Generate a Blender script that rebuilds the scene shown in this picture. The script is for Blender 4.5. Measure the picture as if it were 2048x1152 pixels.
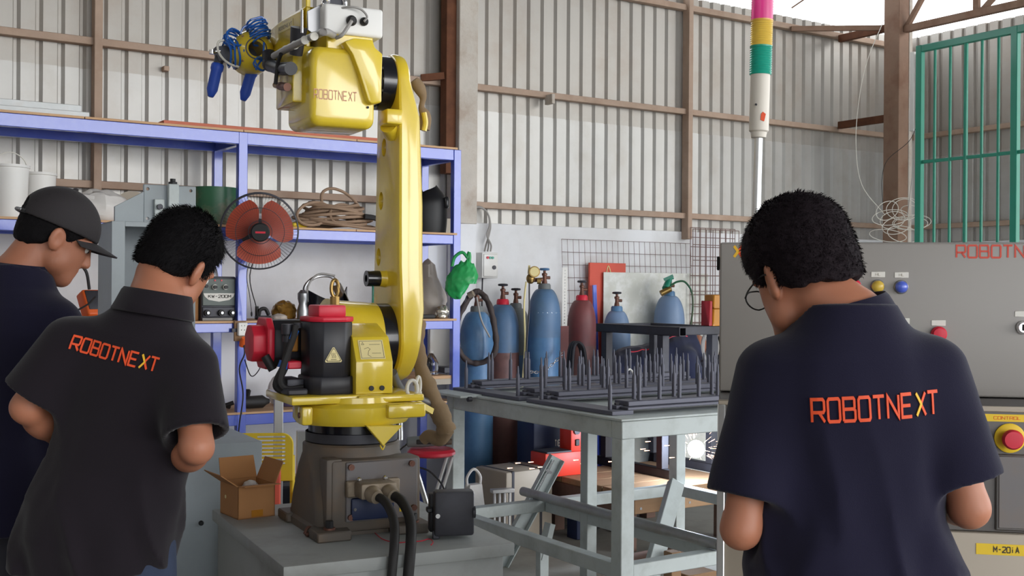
import bpy, bmesh, math, random
import numpy as np
from mathutils import Matrix, Vector, Euler
from mathutils.bvhtree import BVHTree
random.seed(7); np.random.seed(7)
for o in list(bpy.data.objects): bpy.data.objects.remove(o)
scene = bpy.context.scene
C = scene.collection

# ------------------------------------------------------------ camera
F = 2300.0; HC = 1.47; ROLL = 0.007
cam = bpy.data.cameras.new('camera'); camo = bpy.data.objects.new('camera', cam); C.objects.link(camo)
cam.sensor_width = 36.0; cam.lens = F / 2048.0 * 36.0
camo.rotation_mode = 'XYZ'
camo.matrix_world = Matrix.Translation((0, 0, HC)) @ Matrix.Rotation(math.pi / 2, 4, 'X') @ Matrix.Rotation(ROLL, 4, 'Z')
cam.clip_start = 0.05; cam.clip_end = 200
scene.camera = camo

# ------------------------------------------------------------ world, daylight, exposure
w = bpy.data.worlds.new('overcast_sky'); scene.world = w; w.use_nodes = True
nt = w.node_tree; bg = nt.nodes['Background']
bg.inputs[0].default_value = (0.93, 0.965, 1.0, 1); bg.inputs[1].default_value = 2.9
sun = bpy.data.lights.new('sun_offscreen', 'SUN'); sun.energy = 1.15; sun.angle = math.radians(35); sun.color = (1.0, 0.975, 0.94)
suno = bpy.data.objects.new('sun_offscreen', sun); C.objects.link(suno)
suno.rotation_euler = Vector((-0.80, 0.58, -0.24)).to_track_quat('-Z', 'Y').to_euler()
scene.view_settings.view_transform = 'Standard'
scene.view_settings.look = 'None'
scene.view_settings.gamma = 1.0
scene.view_settings.use_curve_mapping = False
scene.view_settings.exposure = 0.42

# ------------------------------------------------------------ measuring helpers
def ray(px, py):
    dx, dy = px - 1024.0, py - 576.0
    x = dx * math.cos(ROLL) + dy * math.sin(ROLL); y = -dx * math.sin(ROLL) + dy * math.cos(ROLL)
    return Vector((x / F, 1.0, -y / F))
EYE = Vector((0, 0, HC))
def at(px, py, Y): return EYE + ray(px, py) * Y
def at_z(px, py, z):
    r = ray(px, py); return EYE + r * ((z - HC) / r.z)
def on(M, px, py, axis, val):
    """point seen at (px,py) on the plane axis=val of frame M, in M's own coordinates"""
    Mi = M.inverted(); o = Mi @ EYE; d = (Mi.to_3x3() @ ray(px, py)); i = 'xyz'.index(axis)
    return o + d * ((val - o[i]) / d[i])
U = Vector((0.838, 0.546, 0)); N = Vector((-0.546, 0.838, 0))
ANG = math.atan2(0.546, 0.838)
# building frame: x along the back wall, y away through the wall (negative = in the room), z up
BF = Matrix.Translation((0, 7.97, 0)) @ Matrix.Rotation(ANG, 4, 'Z')
def bw(px, py, d): return BF @ on(BF, px, py, 'y', -d)

# ------------------------------------------------------------ materials
def lin(c):
    f = lambda v: v / 12.92 if v <= 0.04045 else ((v + 0.055) / 1.055) ** 2.4
    return tuple(f(v / 255.0) for v in c) + (1.0,)
MATS = {}
def mat(name, rgb, rough=0.55, metal=0.0, var=0.12, vs=6.0, dirt=None, dirt_amt=0.0, ds=3.0, bump=0.0, bs=60.0,
        alpha=1.0, trans=0.0, emit=None, es=0.0, coat=0.0, spec=0.5, stretch=None, sheen=0.0, sss=0.0, ior=1.45):
    m = bpy.data.materials.new(name); m.use_nodes = True; nt = m.node_tree; L = nt.links
    b = nt.nodes['Principled BSDF']
    b.inputs['Roughness'].default_value = rough; b.inputs['Metallic'].default_value = metal
    b.inputs['IOR'].default_value = ior; b.inputs['Specular IOR Level'].default_value = spec
    col = lin(rgb)
    tc = nt.nodes.new('ShaderNodeTexCoord'); src = tc.outputs['Object']
    if stretch:
        mp = nt.nodes.new('ShaderNodeMapping'); mp.inputs['Scale'].default_value = stretch
        L.new(src, mp.inputs[0]); src = mp.outputs[0]
    if var > 0:
        n = nt.nodes.new('ShaderNodeTexNoise'); n.inputs['Scale'].default_value = vs; n.inputs['Detail'].default_value = 5
        L.new(src, n.inputs['Vector'])
        mx = nt.nodes.new('ShaderNodeMix'); mx.data_type = 'RGBA'
        lo = tuple(c * (1 - var * 1.6) for c in col[:3]) + (1,); hi = tuple(min(1, c * (1 + var * 1.6)) for c in col[:3]) + (1,)
        mx.inputs['A'].default_value = lo; mx.inputs['B'].default_value = hi
        L.new(n.outputs['Fac'], mx.inputs['Factor']); out = mx.outputs['Result']
        if dirt is not None:
            n2 = nt.nodes.new('ShaderNodeTexNoise'); n2.inputs['Scale'].default_value = ds; n2.inputs['Detail'].default_value = 9
            n2.inputs['Roughness'].default_value = 0.65; L.new(src, n2.inputs['Vector'])
            rp = nt.nodes.new('ShaderNodeMapRange'); rp.inputs['From Min'].default_value = 0.47; rp.inputs['From Max'].default_value = 0.68
            rp.inputs['To Max'].default_value = dirt_amt; L.new(n2.outputs['Fac'], rp.inputs['Value'])
            m2 = nt.nodes.new('ShaderNodeMix'); m2.data_type = 'RGBA'; m2.inputs['B'].default_value = lin(dirt)
            L.new(rp.outputs[0], m2.inputs['Factor']); L.new(out, m2.inputs['A']); out = m2.outputs['Result']
        L.new(out, b.inputs['Base Color'])
    else: b.inputs['Base Color'].default_value = col
    if bump > 0:
        n3 = nt.nodes.new('ShaderNodeTexNoise'); n3.inputs['Scale'].default_value = bs; n3.inputs['Detail'].default_value = 3
        L.new(src, n3.inputs['Vector']); bp = nt.nodes.new('ShaderNodeBump'); bp.inputs['Strength'].default_value = bump
        bp.inputs['Distance'].default_value = 0.004; L.new(n3.outputs['Fac'], bp.inputs['Height']); L.new(bp.outputs[0], b.inputs['Normal'])
    if alpha < 1: b.inputs['Alpha'].default_value = alpha
    if trans > 0: b.inputs['Transmission Weight'].default_value = trans
    if coat > 0: b.inputs['Coat Weight'].default_value = coat; b.inputs['Coat IOR'].default_value = 1.6; b.inputs['Coat Roughness'].default_value = 0.1
    if sheen > 0: b.inputs['Sheen Weight'].default_value = sheen
    if sss > 0: b.inputs['Subsurface Weight'].default_value = sss; b.inputs['Subsurface Radius'].default_value = (0.012, 0.004, 0.002)
    if emit is not None: b.inputs['Emission Color'].default_value = lin(emit); b.inputs['Emission Strength'].default_value = es
    MATS[name] = m; return m
def G(name): return MATS[name]

mat('yellow', (220, 191, 46), 0.36, coat=0.8, var=0.04, vs=3, dirt=(150, 120, 40), dirt_amt=0.18, ds=5)
mat('yellow_plastic', (226, 196, 52), 0.5, var=0.05)
mat('sheet', (182, 180, 176), 0.42, metal=0.35, var=0.09, vs=2.5, dirt=(150, 136, 120), dirt_amt=0.4, ds=1.8, bump=0.15, bs=25)
mat('sheet_b', (172, 167, 160), 0.45, metal=0.3, var=0.08, vs=2.0, dirt=(150, 130, 110), dirt_amt=0.45, ds=1.4, bump=0.15, bs=25)
mat('girt', (172, 148, 130), 0.75, var=0.12, vs=9, dirt=(140, 104, 80), dirt_amt=0.4, ds=4)
mat('girt_dark', (140, 112, 94), 0.8, var=0.12, vs=9, dirt=(112, 72, 50), dirt_amt=0.5, ds=5)
mat('rust', (104, 64, 42), 0.85, var=0.2, vs=14, dirt=(70, 40, 26), dirt_amt=0.6, ds=8)
mat('plaster', (226, 226, 228), 0.85, var=0.04, vs=2.2, dirt=(196, 194, 192), dirt_amt=0.5, ds=1.6, bump=0.12, bs=30)
mat('concrete_col', (196, 188, 178), 0.9, var=0.1, vs=12, dirt=(150, 128, 110), dirt_amt=0.6, ds=6, bump=0.4, bs=70)
mat('floor', (150, 148, 140), 0.7, var=0.12, vs=2.5, dirt=(92, 88, 80), dirt_amt=0.6, ds=1.2, bump=0.1, bs=40)
mat('roof', (120, 120, 120), 0.7, var=0.08)
mat('blue', (70, 92, 196), 0.36, var=0.06, vs=5, dirt=(110, 130, 200), dirt_amt=0.3, ds=6, coat=0.6)
mat('plywood', (206, 168, 130), 0.75, var=0.14, vs=10, stretch=(0.3, 3, 3), dirt=(150, 104, 72), dirt_amt=0.5, ds=5)
mat('red_ply', (196, 112, 88), 0.7, var=0.12, vs=8)
mat('green_gate', (30, 128, 104), 0.45, var=0.08, vs=7, coat=0.2)
mat('alu', (206, 206, 206), 0.32, metal=0.75, var=0.06)
mat('steel', (150, 150, 152), 0.35, metal=0.85, var=0.1, vs=14)
mat('galv', (168, 170, 170), 0.42, metal=0.45, var=0.12, vs=12, dirt=(140, 120, 104), dirt_amt=0.4, ds=8)
mat('tower_beige', (206, 198, 186), 0.45, var=0.03)
mat('chrome', (225, 225, 228), 0.12, metal=1.0, var=0)
mat('dark_steel', (66, 66, 72), 0.5, metal=0.4, var=0.14, vs=10, dirt=(48, 44, 44), dirt_amt=0.5, ds=6)
mat('fixture', (92, 93, 106), 0.5, metal=0.15, var=0.1, vs=9)
mat('black', (22, 22, 24), 0.5, var=0.1)
mat('black_gloss', (18, 19, 26), 0.25, var=0.06, coat=0.3)
mat('rubber', (34, 32, 32), 0.6, var=0.12, vs=12)
mat('table_paint', (182, 190, 190), 0.5, var=0.05, vs=4, dirt=(128, 130, 124), dirt_amt=0.45, ds=5)
mat('pedestal_paint', (154, 157, 155), 0.55, var=0.05, vs=3, dirt=(118, 116, 108), dirt_amt=0.45, ds=4)
mat('grey_paint', (148, 156, 160), 0.5, var=0.04, vs=3, dirt=(126, 132, 134), dirt_amt=0.3, ds=4)
mat('grey_dark_paint', (92, 100, 96), 0.5, var=0.05)
mat('casting', (96, 88, 80), 0.55, metal=0.15, var=0.1, vs=6, dirt=(122, 98, 74), dirt_amt=0.55, ds=7)
mat('casting_plate', (112, 108, 108), 0.5, metal=0.15, var=0.07, vs=6, dirt=(124, 104, 84), dirt_amt=0.35, ds=6)
mat('connector', (150, 136, 118), 0.55, metal=0.4, var=0.12, vs=14, dirt=(112, 92, 70), dirt_amt=0.5, ds=20)
mat('bolt', (110, 76, 64), 0.5, metal=0.5, var=0.2, vs=40)
mat('red_plastic', (204, 36, 58), 0.4, var=0.06)
mat('motor_black', (38, 38, 44), 0.42, var=0.08, dirt=(60, 52, 46), dirt_amt=0.3, ds=8)
mat('white_plastic', (226, 224, 220), 0.45, var=0.03)
mat('white_metal', (220, 218, 214), 0.4, var=0.03)
mat('cabinet', (142, 137, 132), 0.36, var=0.03, vs=2)
mat('controller_dark', (98, 94, 92), 0.6, var=0.05)
mat('controller_beige', (168, 157, 142), 0.55, var=0.04)
mat('orange_text', (222, 78, 36), 0.6, var=0.06, vs=60)
mat('yellow_text', (224, 176, 44), 0.6, var=0.06, vs=60)
mat('red_text', (196, 70, 52), 0.5, var=0)
mat('pink_text', (196, 140, 110), 0.5, var=0)
mat('black_text', (52, 46, 40), 0.6, var=0)
mat('grey_text', (150, 140, 126), 0.6, var=0)
mat('white_text', (206, 216, 226), 0.7, var=0)
mat('label_yellow', (226, 190, 40), 0.5, var=0.04)
mat('label_cream', (224, 208, 150), 0.5, var=0.03)
mat('label_white', (214, 210, 202), 0.5, var=0.02)
mat('cyl_blue', (84, 124, 162), 0.42, var=0.12, vs=7, dirt=(56, 88, 132), dirt_amt=0.6, ds=5, coat=0.15)
mat('cyl_blue_dk', (84, 114, 148), 0.45, var=0.12, vs=7, dirt=(80, 98, 112), dirt_amt=0.6, ds=6)
mat('cyl_pale', (122, 146, 180), 0.42, var=0.08, vs=7, dirt=(120, 146, 180), dirt_amt=0.5, ds=5)
mat('cyl_brown', (122, 84, 78), 0.5, var=0.12, vs=7, dirt=(80, 60, 62), dirt_amt=0.6, ds=5)
mat('cyl_maroon', (122, 66, 66), 0.45, var=0.12, vs=7, dirt=(96, 60, 62), dirt_amt=0.6, ds=5)
mat('cyl_grey', (112, 116, 116), 0.55, var=0.12, vs=9)
mat('brass', (150, 122, 72), 0.35, metal=0.8, var=0.12, vs=20)
mat('hose_brown', (66, 56, 54), 0.7, var=0.2, vs=18, bump=0.5, bs=60)
mat('hose_tan', (150, 124, 102), 0.7, var=0.15, vs=12)
mat('canvas', (134, 112, 86), 0.9, var=0.14, vs=9, bump=0.3, bs=80)
mat('cable_grey', (150, 146, 142), 0.5, var=0.06)
mat('cable_white', (214, 210, 200), 0.5, var=0.06)
mat('pu_blue', (20, 92, 180), 0.3, var=0.05, coat=0.3)
mat('grip_blue', (32, 72, 172), 0.5, var=0.08)
mat('cardboard', (172, 122, 76), 0.8, var=0.06, vs=8)
mat('cardboard_in', (172, 122, 76), 0.85, var=0.06, vs=8)
mat('tape', (176, 116, 30), 0.35, var=0.04)
mat('green_bag', (52, 178, 98), 0.35, var=0.12, vs=12, trans=0.25, bump=0.4, bs=25)
mat('bag_white', (214, 210, 206), 0.5, var=0.08, vs=9, bump=0.5, bs=22)
mat('bag_grey', (176, 166, 158), 0.5, var=0.1, vs=9, bump=0.5, bs=20)
mat('foil', (196, 190, 176), 0.22, metal=0.8, var=0.2, vs=16, bump=0.6, bs=30)
mat('gold_wrap', (150, 112, 50), 0.25, metal=0.5, var=0.3, vs=22, bump=0.6, bs=40)
mat('glass', (236, 240, 244), 0.05, var=0, trans=1.0)
mat('lens_clear', (235, 240, 244), 0.08, var=0, alpha=0.12)
mat('glass_smoke', (90, 96, 110), 0.2, var=0.1, trans=0.5)
mat('pink_lens', (230, 60, 140), 0.25, var=0.02, trans=0.35)
mat('amber_lens', (238, 200, 84), 0.25, var=0.02, trans=0.35)
mat('green_lens', (34, 172, 146), 0.25, var=0.02, trans=0.35)
mat('fan_blade', (206, 92, 66), 0.35, var=0.03, trans=0.45)
mat('orange', (222, 98, 40), 0.45, var=0.06)
mat('red_paint', (156, 36, 44), 0.5, var=0.08, vs=6)
mat('red_board', (206, 84, 66), 0.6, var=0.06)
mat('orange_machine', (222, 58, 38), 0.45, var=0.06)
mat('navy_dark', (26, 40, 76), 0.5, var=0.2, vs=5)
mat('acrylic', (206, 206, 198), 0.5, var=0.08, vs=6, dirt=(240, 240, 240), dirt_amt=0.8, ds=7, bump=0.4, bs=18)
mat('mesh_wire', (116, 90, 84), 0.7, var=0.1)
mat('wood', (150, 118, 88), 0.8, var=0.16, vs=9, stretch=(0.4, 3, 3))
mat('wood_dark', (104, 80, 70), 0.8, var=0.18, vs=9, stretch=(0.4, 3, 3))
mat('green_pipe', (38, 92, 62), 0.4, var=0.16, vs=4, dirt=(140, 116, 100), dirt_amt=0.7, ds=4)
mat('skin', (168, 110, 84), 0.5, var=0.05, vs=14, sss=0.12)
mat('hair', (15, 13, 15), 0.8, var=0.3, vs=120, bump=0.5, bs=300, spec=0.15)
mat('hair_brown', (28, 21, 25), 0.8, var=0.3, vs=120, bump=0.5, bs=300, spec=0.15)
mat('shirt_black', (27, 22, 28), 0.9, spec=0.2, var=0.08, vs=7, sheen=0.12, bump=0.15, bs=500)
mat('shirt_navy', (24, 22, 42), 0.9, spec=0.2, var=0.08, vs=7, sheen=0.12, bump=0.15, bs=500)
mat('jacket_navy', (28, 32, 58), 0.8, var=0.1, vs=7, sheen=0.2)
mat('jeans', (44, 54, 76), 0.85, var=0.14, vs=30, bump=0.2, bs=300)
mat('trousers_dark', (34, 34, 44), 0.85, var=0.1)
mat('cap_black', (38, 34, 36), 0.8, var=0.08, bump=0.2, bs=300)
mat('shoe', (30, 28, 28), 0.5, var=0.1)
mat('eye_white', (226, 222, 216), 0.2, var=0)
mat('purple', (92, 80, 120), 0.5, var=0.06)
mat('arc', (255, 255, 255), 0.5, var=0, emit=(222, 236, 255), es=230)
mat('spark', (255, 210, 170), 0.5, var=0, emit=(255, 190, 150), es=4)

# ------------------------------------------------------------ mesh builder
class MB:
    def __init__(s): s.bm = bmesh.new()
    def _add(s, bm2, M=None):
        if M is not None: bmesh.ops.transform(bm2, matrix=M, verts=bm2.verts)
        me = bpy.data.meshes.new('t'); bm2.to_mesh(me); bm2.free(); s.bm.from_mesh(me); bpy.data.meshes.remove(me); return s
    def box(s, lo, hi, bev=0.0, seg=2, M=None):
        b = bmesh.new(); bmesh.ops.create_cube(b, size=1.0)
        lo = Vector(lo); hi = Vector(hi); c = (lo + hi) / 2; d = hi - lo
        for v in b.verts: v.co = Vector((v.co.x * d.x, v.co.y * d.y, v.co.z * d.z)) + c
        if bev > 0: bmesh.ops.bevel(b, geom=list(b.edges), offset=min(bev, 0.45 * min(abs(d.x), abs(d.y), abs(d.z))), segments=seg, profile=0.5, affect='EDGES')
        return s._add(b, M)
    def beam(s, a, b, wdt, hgt, up=(0, 0, 1), bev=0.0):
        """rectangular bar from a to b"""
        a = Vector(a); b = Vector(b); y = (b - a); L = y.length; y.normalize(); up = Vector(up)
        x = y.cross(up)
        if x.length < 1e-4: x = y.cross(Vector((1, 0, 0)))
        x.normalize(); z = x.cross(y)
        M = Matrix((x, y, z)).transposed().to_4x4(); M.translation = a
        return s.box((-wdt / 2, 0, -hgt / 2), (wdt / 2, L, hgt / 2), bev, 1, M)
    def cyl(s, a, b, r0, r1=None, seg=20, caps=True):
        a = Vector(a); b = Vector(b); r1 = r0 if r1 is None else r1
        bm = bmesh.new(); bmesh.ops.create_cone(bm, cap_ends=caps, segments=seg, radius1=r0, radius2=r1, depth=1.0)
        d = b - a; q = d.to_track_quat('Z', 'Y')
        M = Matrix.Translation((a + b) / 2) @ q.to_matrix().to_4x4() @ Matrix.Diagonal((1, 1, d.length, 1))
        return s._add(bm, M)
    def ell(s, c, r, M=None, seg=20, ring=12):
        bm = bmesh.new(); bmesh.ops.create_uvsphere(bm, u_segments=seg, v_segments=ring, radius=1.0)
        if isinstance(r, (int, float)): r = (r, r, r)
        T = Matrix.Translation(c) @ (M.to_4x4() if M is not None else Matrix.Identity(4)) @ Matrix.Diagonal((r[0], r[1], r[2], 1))
        return s._add(bm, T)
    def lathe(s, prof, c=(0, 0, 0), axis=(0, 0, 1), seg=28, cap=True):
        """prof: list of (r,h) along axis"""
        q = Vector(axis).to_track_quat('Z', 'Y').to_matrix(); c = Vector(c); rows = []
        for r, h in prof:
            rows.append([s.bm.verts.new(c + q @ Vector((r * math.cos(2 * math.pi * k / seg), r * math.sin(2 * math.pi * k / seg), h))) for k in range(seg)])
        for a, b in zip(rows[:-1], rows[1:]):
            for k in range(seg): s.bm.faces.new((a[k], a[(k + 1) % seg], b[(k + 1) % seg], b[k]))
        if cap:
            if prof[0][0] > 1e-5: s.bm.faces.new(rows[0][::-1])
            if prof[-1][0] > 1e-5: s.bm.faces.new(rows[-1])
        return s
    def tube(s, pts, r, seg=10, smooth=0, closed=False, rad=None):
        P = [Vector(p) for p in pts]
        if smooth: P = spline(P, smooth, closed)
        n = len(P); rows = []; up = None
        for i, p in enumerate(P):
            if closed: t = P[(i + 1) % n] - P[i - 1]
            else: t = P[min(i + 1, n - 1)] - P[max(i - 1, 0)]
            if t.length < 1e-9: t = Vector((0, 0, 1))
            t.normalize()
            if up is None:
                up = t.orthogonal().normalized()
            else:
                up = (up - t * up.dot(t))
                up = up.normalized() if up.length > 1e-6 else t.orthogonal().normalized()
            v = t.cross(up)
            rr = r if rad is None else rad[min(len(rad) - 1, int(i * len(rad) / n))] if not callable(rad) else rad(i / max(1, n - 1))
            rows.append([s.bm.verts.new(p + (up * math.cos(2 * math.pi * k / seg) + v * math.sin(2 * math.pi * k / seg)) * rr) for k in range(seg)])
        pairs = list(zip(rows[:-1], rows[1:]))
        if closed: pairs.append((rows[-1], rows[0]))
        for a, b in pairs:
            for k in range(seg): s.bm.faces.new((a[k], a[(k + 1) % seg], b[(k + 1) % seg], b[k]))
        if not closed: s.bm.faces.new(rows[0][::-1]); s.bm.faces.new(rows[-1])
        return s
    def prism(s, poly, d, M=None, bev=0.0, seg=2):
        """poly: list of (x,y); extruded along z from 0 to d, then M"""
        b = bmesh.new(); lo = [b.verts.new((p[0], p[1], 0)) for p in poly]; hi = [b.verts.new((p[0], p[1], d)) for p in poly]
        n = len(poly); b.faces.new(lo[::-1]); b.faces.new(hi)
        for k in range(n): b.faces.new((lo[k], lo[(k + 1) % n], hi[(k + 1) % n], hi[k]))
        bmesh.ops.recalc_face_normals(b, faces=b.faces)
        if bev > 0: bmesh.ops.bevel(b, geom=list(b.edges), offset=bev, segments=seg, profile=0.5, affect='EDGES', clamp_overlap=True)
        return s._add(b, M)
    def grid(s, rows, thick=0.0):
        """rows of points -> sheet (solidified if thick)"""
        b = bmesh.new(); V = [[b.verts.new(p) for p in r] for r in rows]
        for a, c in zip(V[:-1], V[1:]):
            for k in range(len(a) - 1): b.faces.new((a[k], a[k + 1], c[k + 1], c[k]))
        if thick: bmesh.ops.recalc_face_normals(b, faces=b.faces); bmesh.ops.solidify(b, geom=list(b.faces), thickness=thick)
        return s._add(b)
    def build(s, name, m, parent=None, world=False, ang=40, smooth=True, merge=True):
        bm = s.bm
        if merge: bmesh.ops.remove_doubles(bm, verts=bm.verts, dist=1e-5)
        bmesh.ops.recalc_face_normals(bm, faces=bm.faces)
        off = None
        if parent is None:
            vs = [v.co for v in bm.verts]
            off = Vector(((min(v.x for v in vs) + max(v.x for v in vs)) / 2, (min(v.y for v in vs) + max(v.y for v in vs)) / 2, min(v.z for v in vs)))
            bmesh.ops.translate(bm, vec=-off, verts=bm.verts)
        elif world:
            bmesh.ops.transform(bm, matrix=wm(parent).inverted(), verts=bm.verts)
        me = bpy.data.meshes.new(name); bm.to_mesh(me); bm.free()
        if smooth:
            me.shade_smooth()
            try: me.set_sharp_from_angle(angle=math.radians(ang))
            except Exception: pass
        me.materials.append(MATS[m] if isinstance(m, str) else m)
        o = bpy.data.objects.new(name, me); C.objects.link(o)
        if parent is not None: o.parent = parent
        else: o.location = off
        return o
def wm(o):
    M = o.matrix_basis.copy(); p = o.parent
    while p is not None: M = p.matrix_basis @ M; p = p.parent
    return M
def spline(P, k, closed=False):
    out = []; n = len(P); rng = range(n if closed else n - 1)
    for i in rng:
        p0 = P[i - 1] if (closed or i > 0) else P[i] * 2 - P[i + 1]
        p1 = P[i]; p2 = P[(i + 1) % n]; p3 = P[(i + 2) % n] if (closed or i + 2 < n) else P[i + 1] * 2 - P[i]
        for j in range(k):
            t = j / k
            out.append(0.5 * ((2 * p1) + (p2 - p0) * t + (2 * p0 - 5 * p1 + 4 * p2 - p3) * t * t + (3 * p1 - p0 - 3 * p2 + p3) * t ** 3))
    if not closed: out.append(P[-1])
    return out
def tag(o, label=None, cat=None, group=None, kind=None):
    if label: o['label'] = label
    if cat: o['category'] = cat
    if group: o['group'] = group
    if kind: o['kind'] = kind
    return o
def thing(name, label, cat, loc=(0, 0, 0), rz=0.0, group=None, kind=None):
    o = bpy.data.objects.new(name, None); C.objects.link(o); o.empty_display_size = 0.1
    o.location = loc; o.rotation_euler = (0, 0, rz)
    return tag(o, label, cat, group, kind)
def copy_tree(o, parent=None):
    c = o.copy(); C.objects.link(c)
    if parent is not None: c.parent = parent
    for ch in list(o.children): copy_tree(ch, c)
    return c
def dup_part(o, M):
    """another alike part under the same parent, sharing mesh"""
    c = o.copy(); C.objects.link(c); c.matrix_basis = M; return c

# ------------------------------------------------------------ stroke lettering
def _r(c): return c
GL = {
 'R': [[(0, 0), (0, 1), (.72, 1), (.8, .9), (.8, .52), (.72, .42), (0, .42)], [(.45, .42), (.8, 0)]],
 'O': [[(0, .1), (0, .9), (.08, 1), (.72, 1), (.8, .9), (.8, .1), (.72, 0), (.08, 0), (0, .1)]],
 'B': [[(0, 0), (0, 1), (.7, 1), (.76, .92), (.76, .6), (.7, .52), (0, .52)], [(.7, .52), (.8, .44), (.8, .08), (.72, 0), (0, 0)]],
 'T': [[(0, 1), (.8, 1)], [(.4, 1), (.4, 0)]],
 'N': [[(0, 0), (0, 1), (.8, 0), (.8, 1)]],
 'E': [[(.75, 1), (0, 1), (0, 0), (.75, 0)], [(0, .5), (.65, .5)]],
 'X': [[(.1, 1), (.5, .5), (.1, 0)], [(.85, 1), (.52, .55)], [(.52, .45), (.85, 0)]],
 'K': [[(0, 0), (0, 1)], [(.75, 1), (0, .45)], [(.2, .6), (.8, 0)]],
 'W': [[(0, 1), (.2, 0), (.4, .7), (.6, 0), (.8, 1)]],
 'M': [[(0, 0), (0, 1), (.4, .4), (.8, 1), (.8, 0)]],
 'A': [[(0, 0), (.4, 1), (.8, 0)], [(.15, .35), (.65, .35)]],
 'H': [[(0, 0), (0, 1)], [(.8, 0), (.8, 1)], [(0, .5), (.8, .5)]],
 'i': [[(.3, 0), (.3, .65)], [(.3, .85), (.3, 1)]],
 'I': [[(.4, 0), (.4, 1)]], 'L': [[(0, 1), (0, 0), (.7, 0)]], 'S': [[(.8, .9), (.7, 1), (.1, 1), (0, .9), (0, .6), (.1, .5), (.7, .5), (.8, .4), (.8, .1), (.7, 0), (.1, 0), (0, .1)]],
 'G': [[(.8, .85), (.7, 1), (.1, 1), (0, .9), (0, .1), (.1, 0), (.7, 0), (.8, .1), (.8, .45), (.45, .45)]],
 'C': [[(.8, .85), (.7, 1), (.1, 1), (0, .9), (0, .1), (.1, 0), (.7, 0), (.8, .15)]],
 'D': [[(0, 0), (0, 1), (.65, 1), (.8, .85), (.8, .15), (.65, 0), (0, 0)]],
 'P': [[(0, 0), (0, 1), (.72, 1), (.8, .9), (.8, .55), (.72, .45), (0, .45)]],
 'U': [[(0, 1), (0, .1), (.1, 0), (.7, 0), (.8, .1), (.8, 1)]],
 'Y': [[(0, 1), (.4, .5), (.8, 1)], [(.4, .5), (.4, 0)]],
 'F': [[(.75, 1), (0, 1), (0, 0)], [(0, .5), (.6, .5)]],
 '2': [[(0, .85), (.1, 1), (.7, 1), (.8, .9), (.8, .6), (0, .1), (0, 0), (.8, 0)]],
 '0': [[(0, .1), (0, .9), (.1, 1), (.7, 1), (.8, .9), (.8, .1), (.7, 0), (.1, 0), (0, .1)]],
 '1': [[(.2, .8), (.4, 1), (.4, 0)]], '4': [[(.6, 0), (.6, 1), (0, .3), (.8, .3)]],
 '-': [[(.15, .5), (.65, .5)]], ' ': [],
}
def stroke_quads(path, w):
    """flat ribbon quads (2-D) along a polyline with mitred joints"""
    P = [Vector(p) for p in path]; n = len(P); closed = (P[0] - P[-1]).length < 1e-6; L = []; R = []
    for i in range(n):
        if closed: a = P[i - 1] if i > 0 else P[-2]; b = P[i + 1] if i < n - 1 else P[1]
        else: a = P[i - 1] if i > 0 else P[i] * 2 - P[i + 1]; b = P[i + 1] if i < n - 1 else P[i] * 2 - P[i - 1]
        d1 = (P[i] - a).normalized(); d2 = (b - P[i]).normalized(); t = (d1 + d2)
        t = t.normalized() if t.length > 1e-6 else d1
        nn = Vector((-t.y, t.x)); m = w / 2 / max(0.5, abs(nn.dot(Vector((-d1.y, d1.x)))))
        L.append(P[i] + nn * m); R.append(P[i] - nn * m)
    return [(L[i], R[i], R[i + 1], L[i + 1]) for i in range(n - 1)]
def text_quads(txt, height, width=None, weight=0.17, pitch=1.05, slant=0.0, aspect=1.0):
    """[(quad, glyph index, stroke index)] laid out from x=0, scaled to total width"""
    out = []; x = 0.0
    for gi, ch in enumerate(txt):
        for si, st in enumerate(GL.get(ch, [])):
            pts = []
            for a, b in zip(st[:-1], st[1:]):
                k = max(1, int(max(abs(a[0] - b[0]), abs(a[1] - b[1])) / 0.25))
                for j in range(k): pts.append((a[0] + (b[0] - a[0]) * j / k, a[1] + (b[1] - a[1]) * j / k))
            pts.append(st[-1])
            for q in stroke_quads([(x + p[0], p[1]) for p in pts], weight): out.append(([Vector((v.x + slant * v.y, v.y)) for v in q], gi, si))
        x += pitch
    tot = x - (pitch - 0.8); sx = (width / tot) if width else height * aspect
    return [([Vector((v.x * sx, v.y * height)) for v in q], gi, si) for q, gi, si in out]
def flat_text(txt, M, height, width, mname, parent, name='lettering', weight=0.17, off=0.0008, filt=None, world=False):
    """lettering lying in the xy plane of M (x right, y up, z out), slightly proud"""
    b = MB()
    for q, gi, si in text_quads(txt, height, width, weight):
        if filt and not filt(gi, si): continue
        lo = [M @ Vector((v.x, v.y, 0)) for v in q]; hi = [M @ Vector((v.x, v.y, off)) for v in q]
        vl = [b.bm.verts.new(p) for p in lo]; vh = [b.bm.verts.new(p) for p in hi]
        b.bm.faces.new(vh)
        for k in range(4): b.bm.faces.new((vl[k], vl[(k + 1) % 4], vh[(k + 1) % 4], vh[k]))
    return b.build(name, mname, parent, world=world, smooth=False, merge=False)
def face_frame(o, xdir, up):
    x = Vector(xdir).normalized(); y = Vector(up).normalized(); z = x.cross(y).normalized(); y = z.cross(x)
    M = Matrix((x, y, z)).transposed().to_4x4(); M.translation = Vector(o); return M

def bool_diff(o, cutters):
    for c in cutters:
        m = o.modifiers.new('cut', 'BOOLEAN'); m.operation = 'DIFFERENCE'; m.object = c; m.solver = 'EXACT'
    bpy.context.view_layer.update(); dg = bpy.context.evaluated_depsgraph_get()
    me = bpy.data.meshes.new_from_object(o.evaluated_get(dg)); o.modifiers.clear(); old = o.data; o.data = me
    me.shade_smooth(); me.set_sharp_from_angle(angle=math.radians(30))
    for c in cutters: bpy.data.objects.remove(c)

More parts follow.
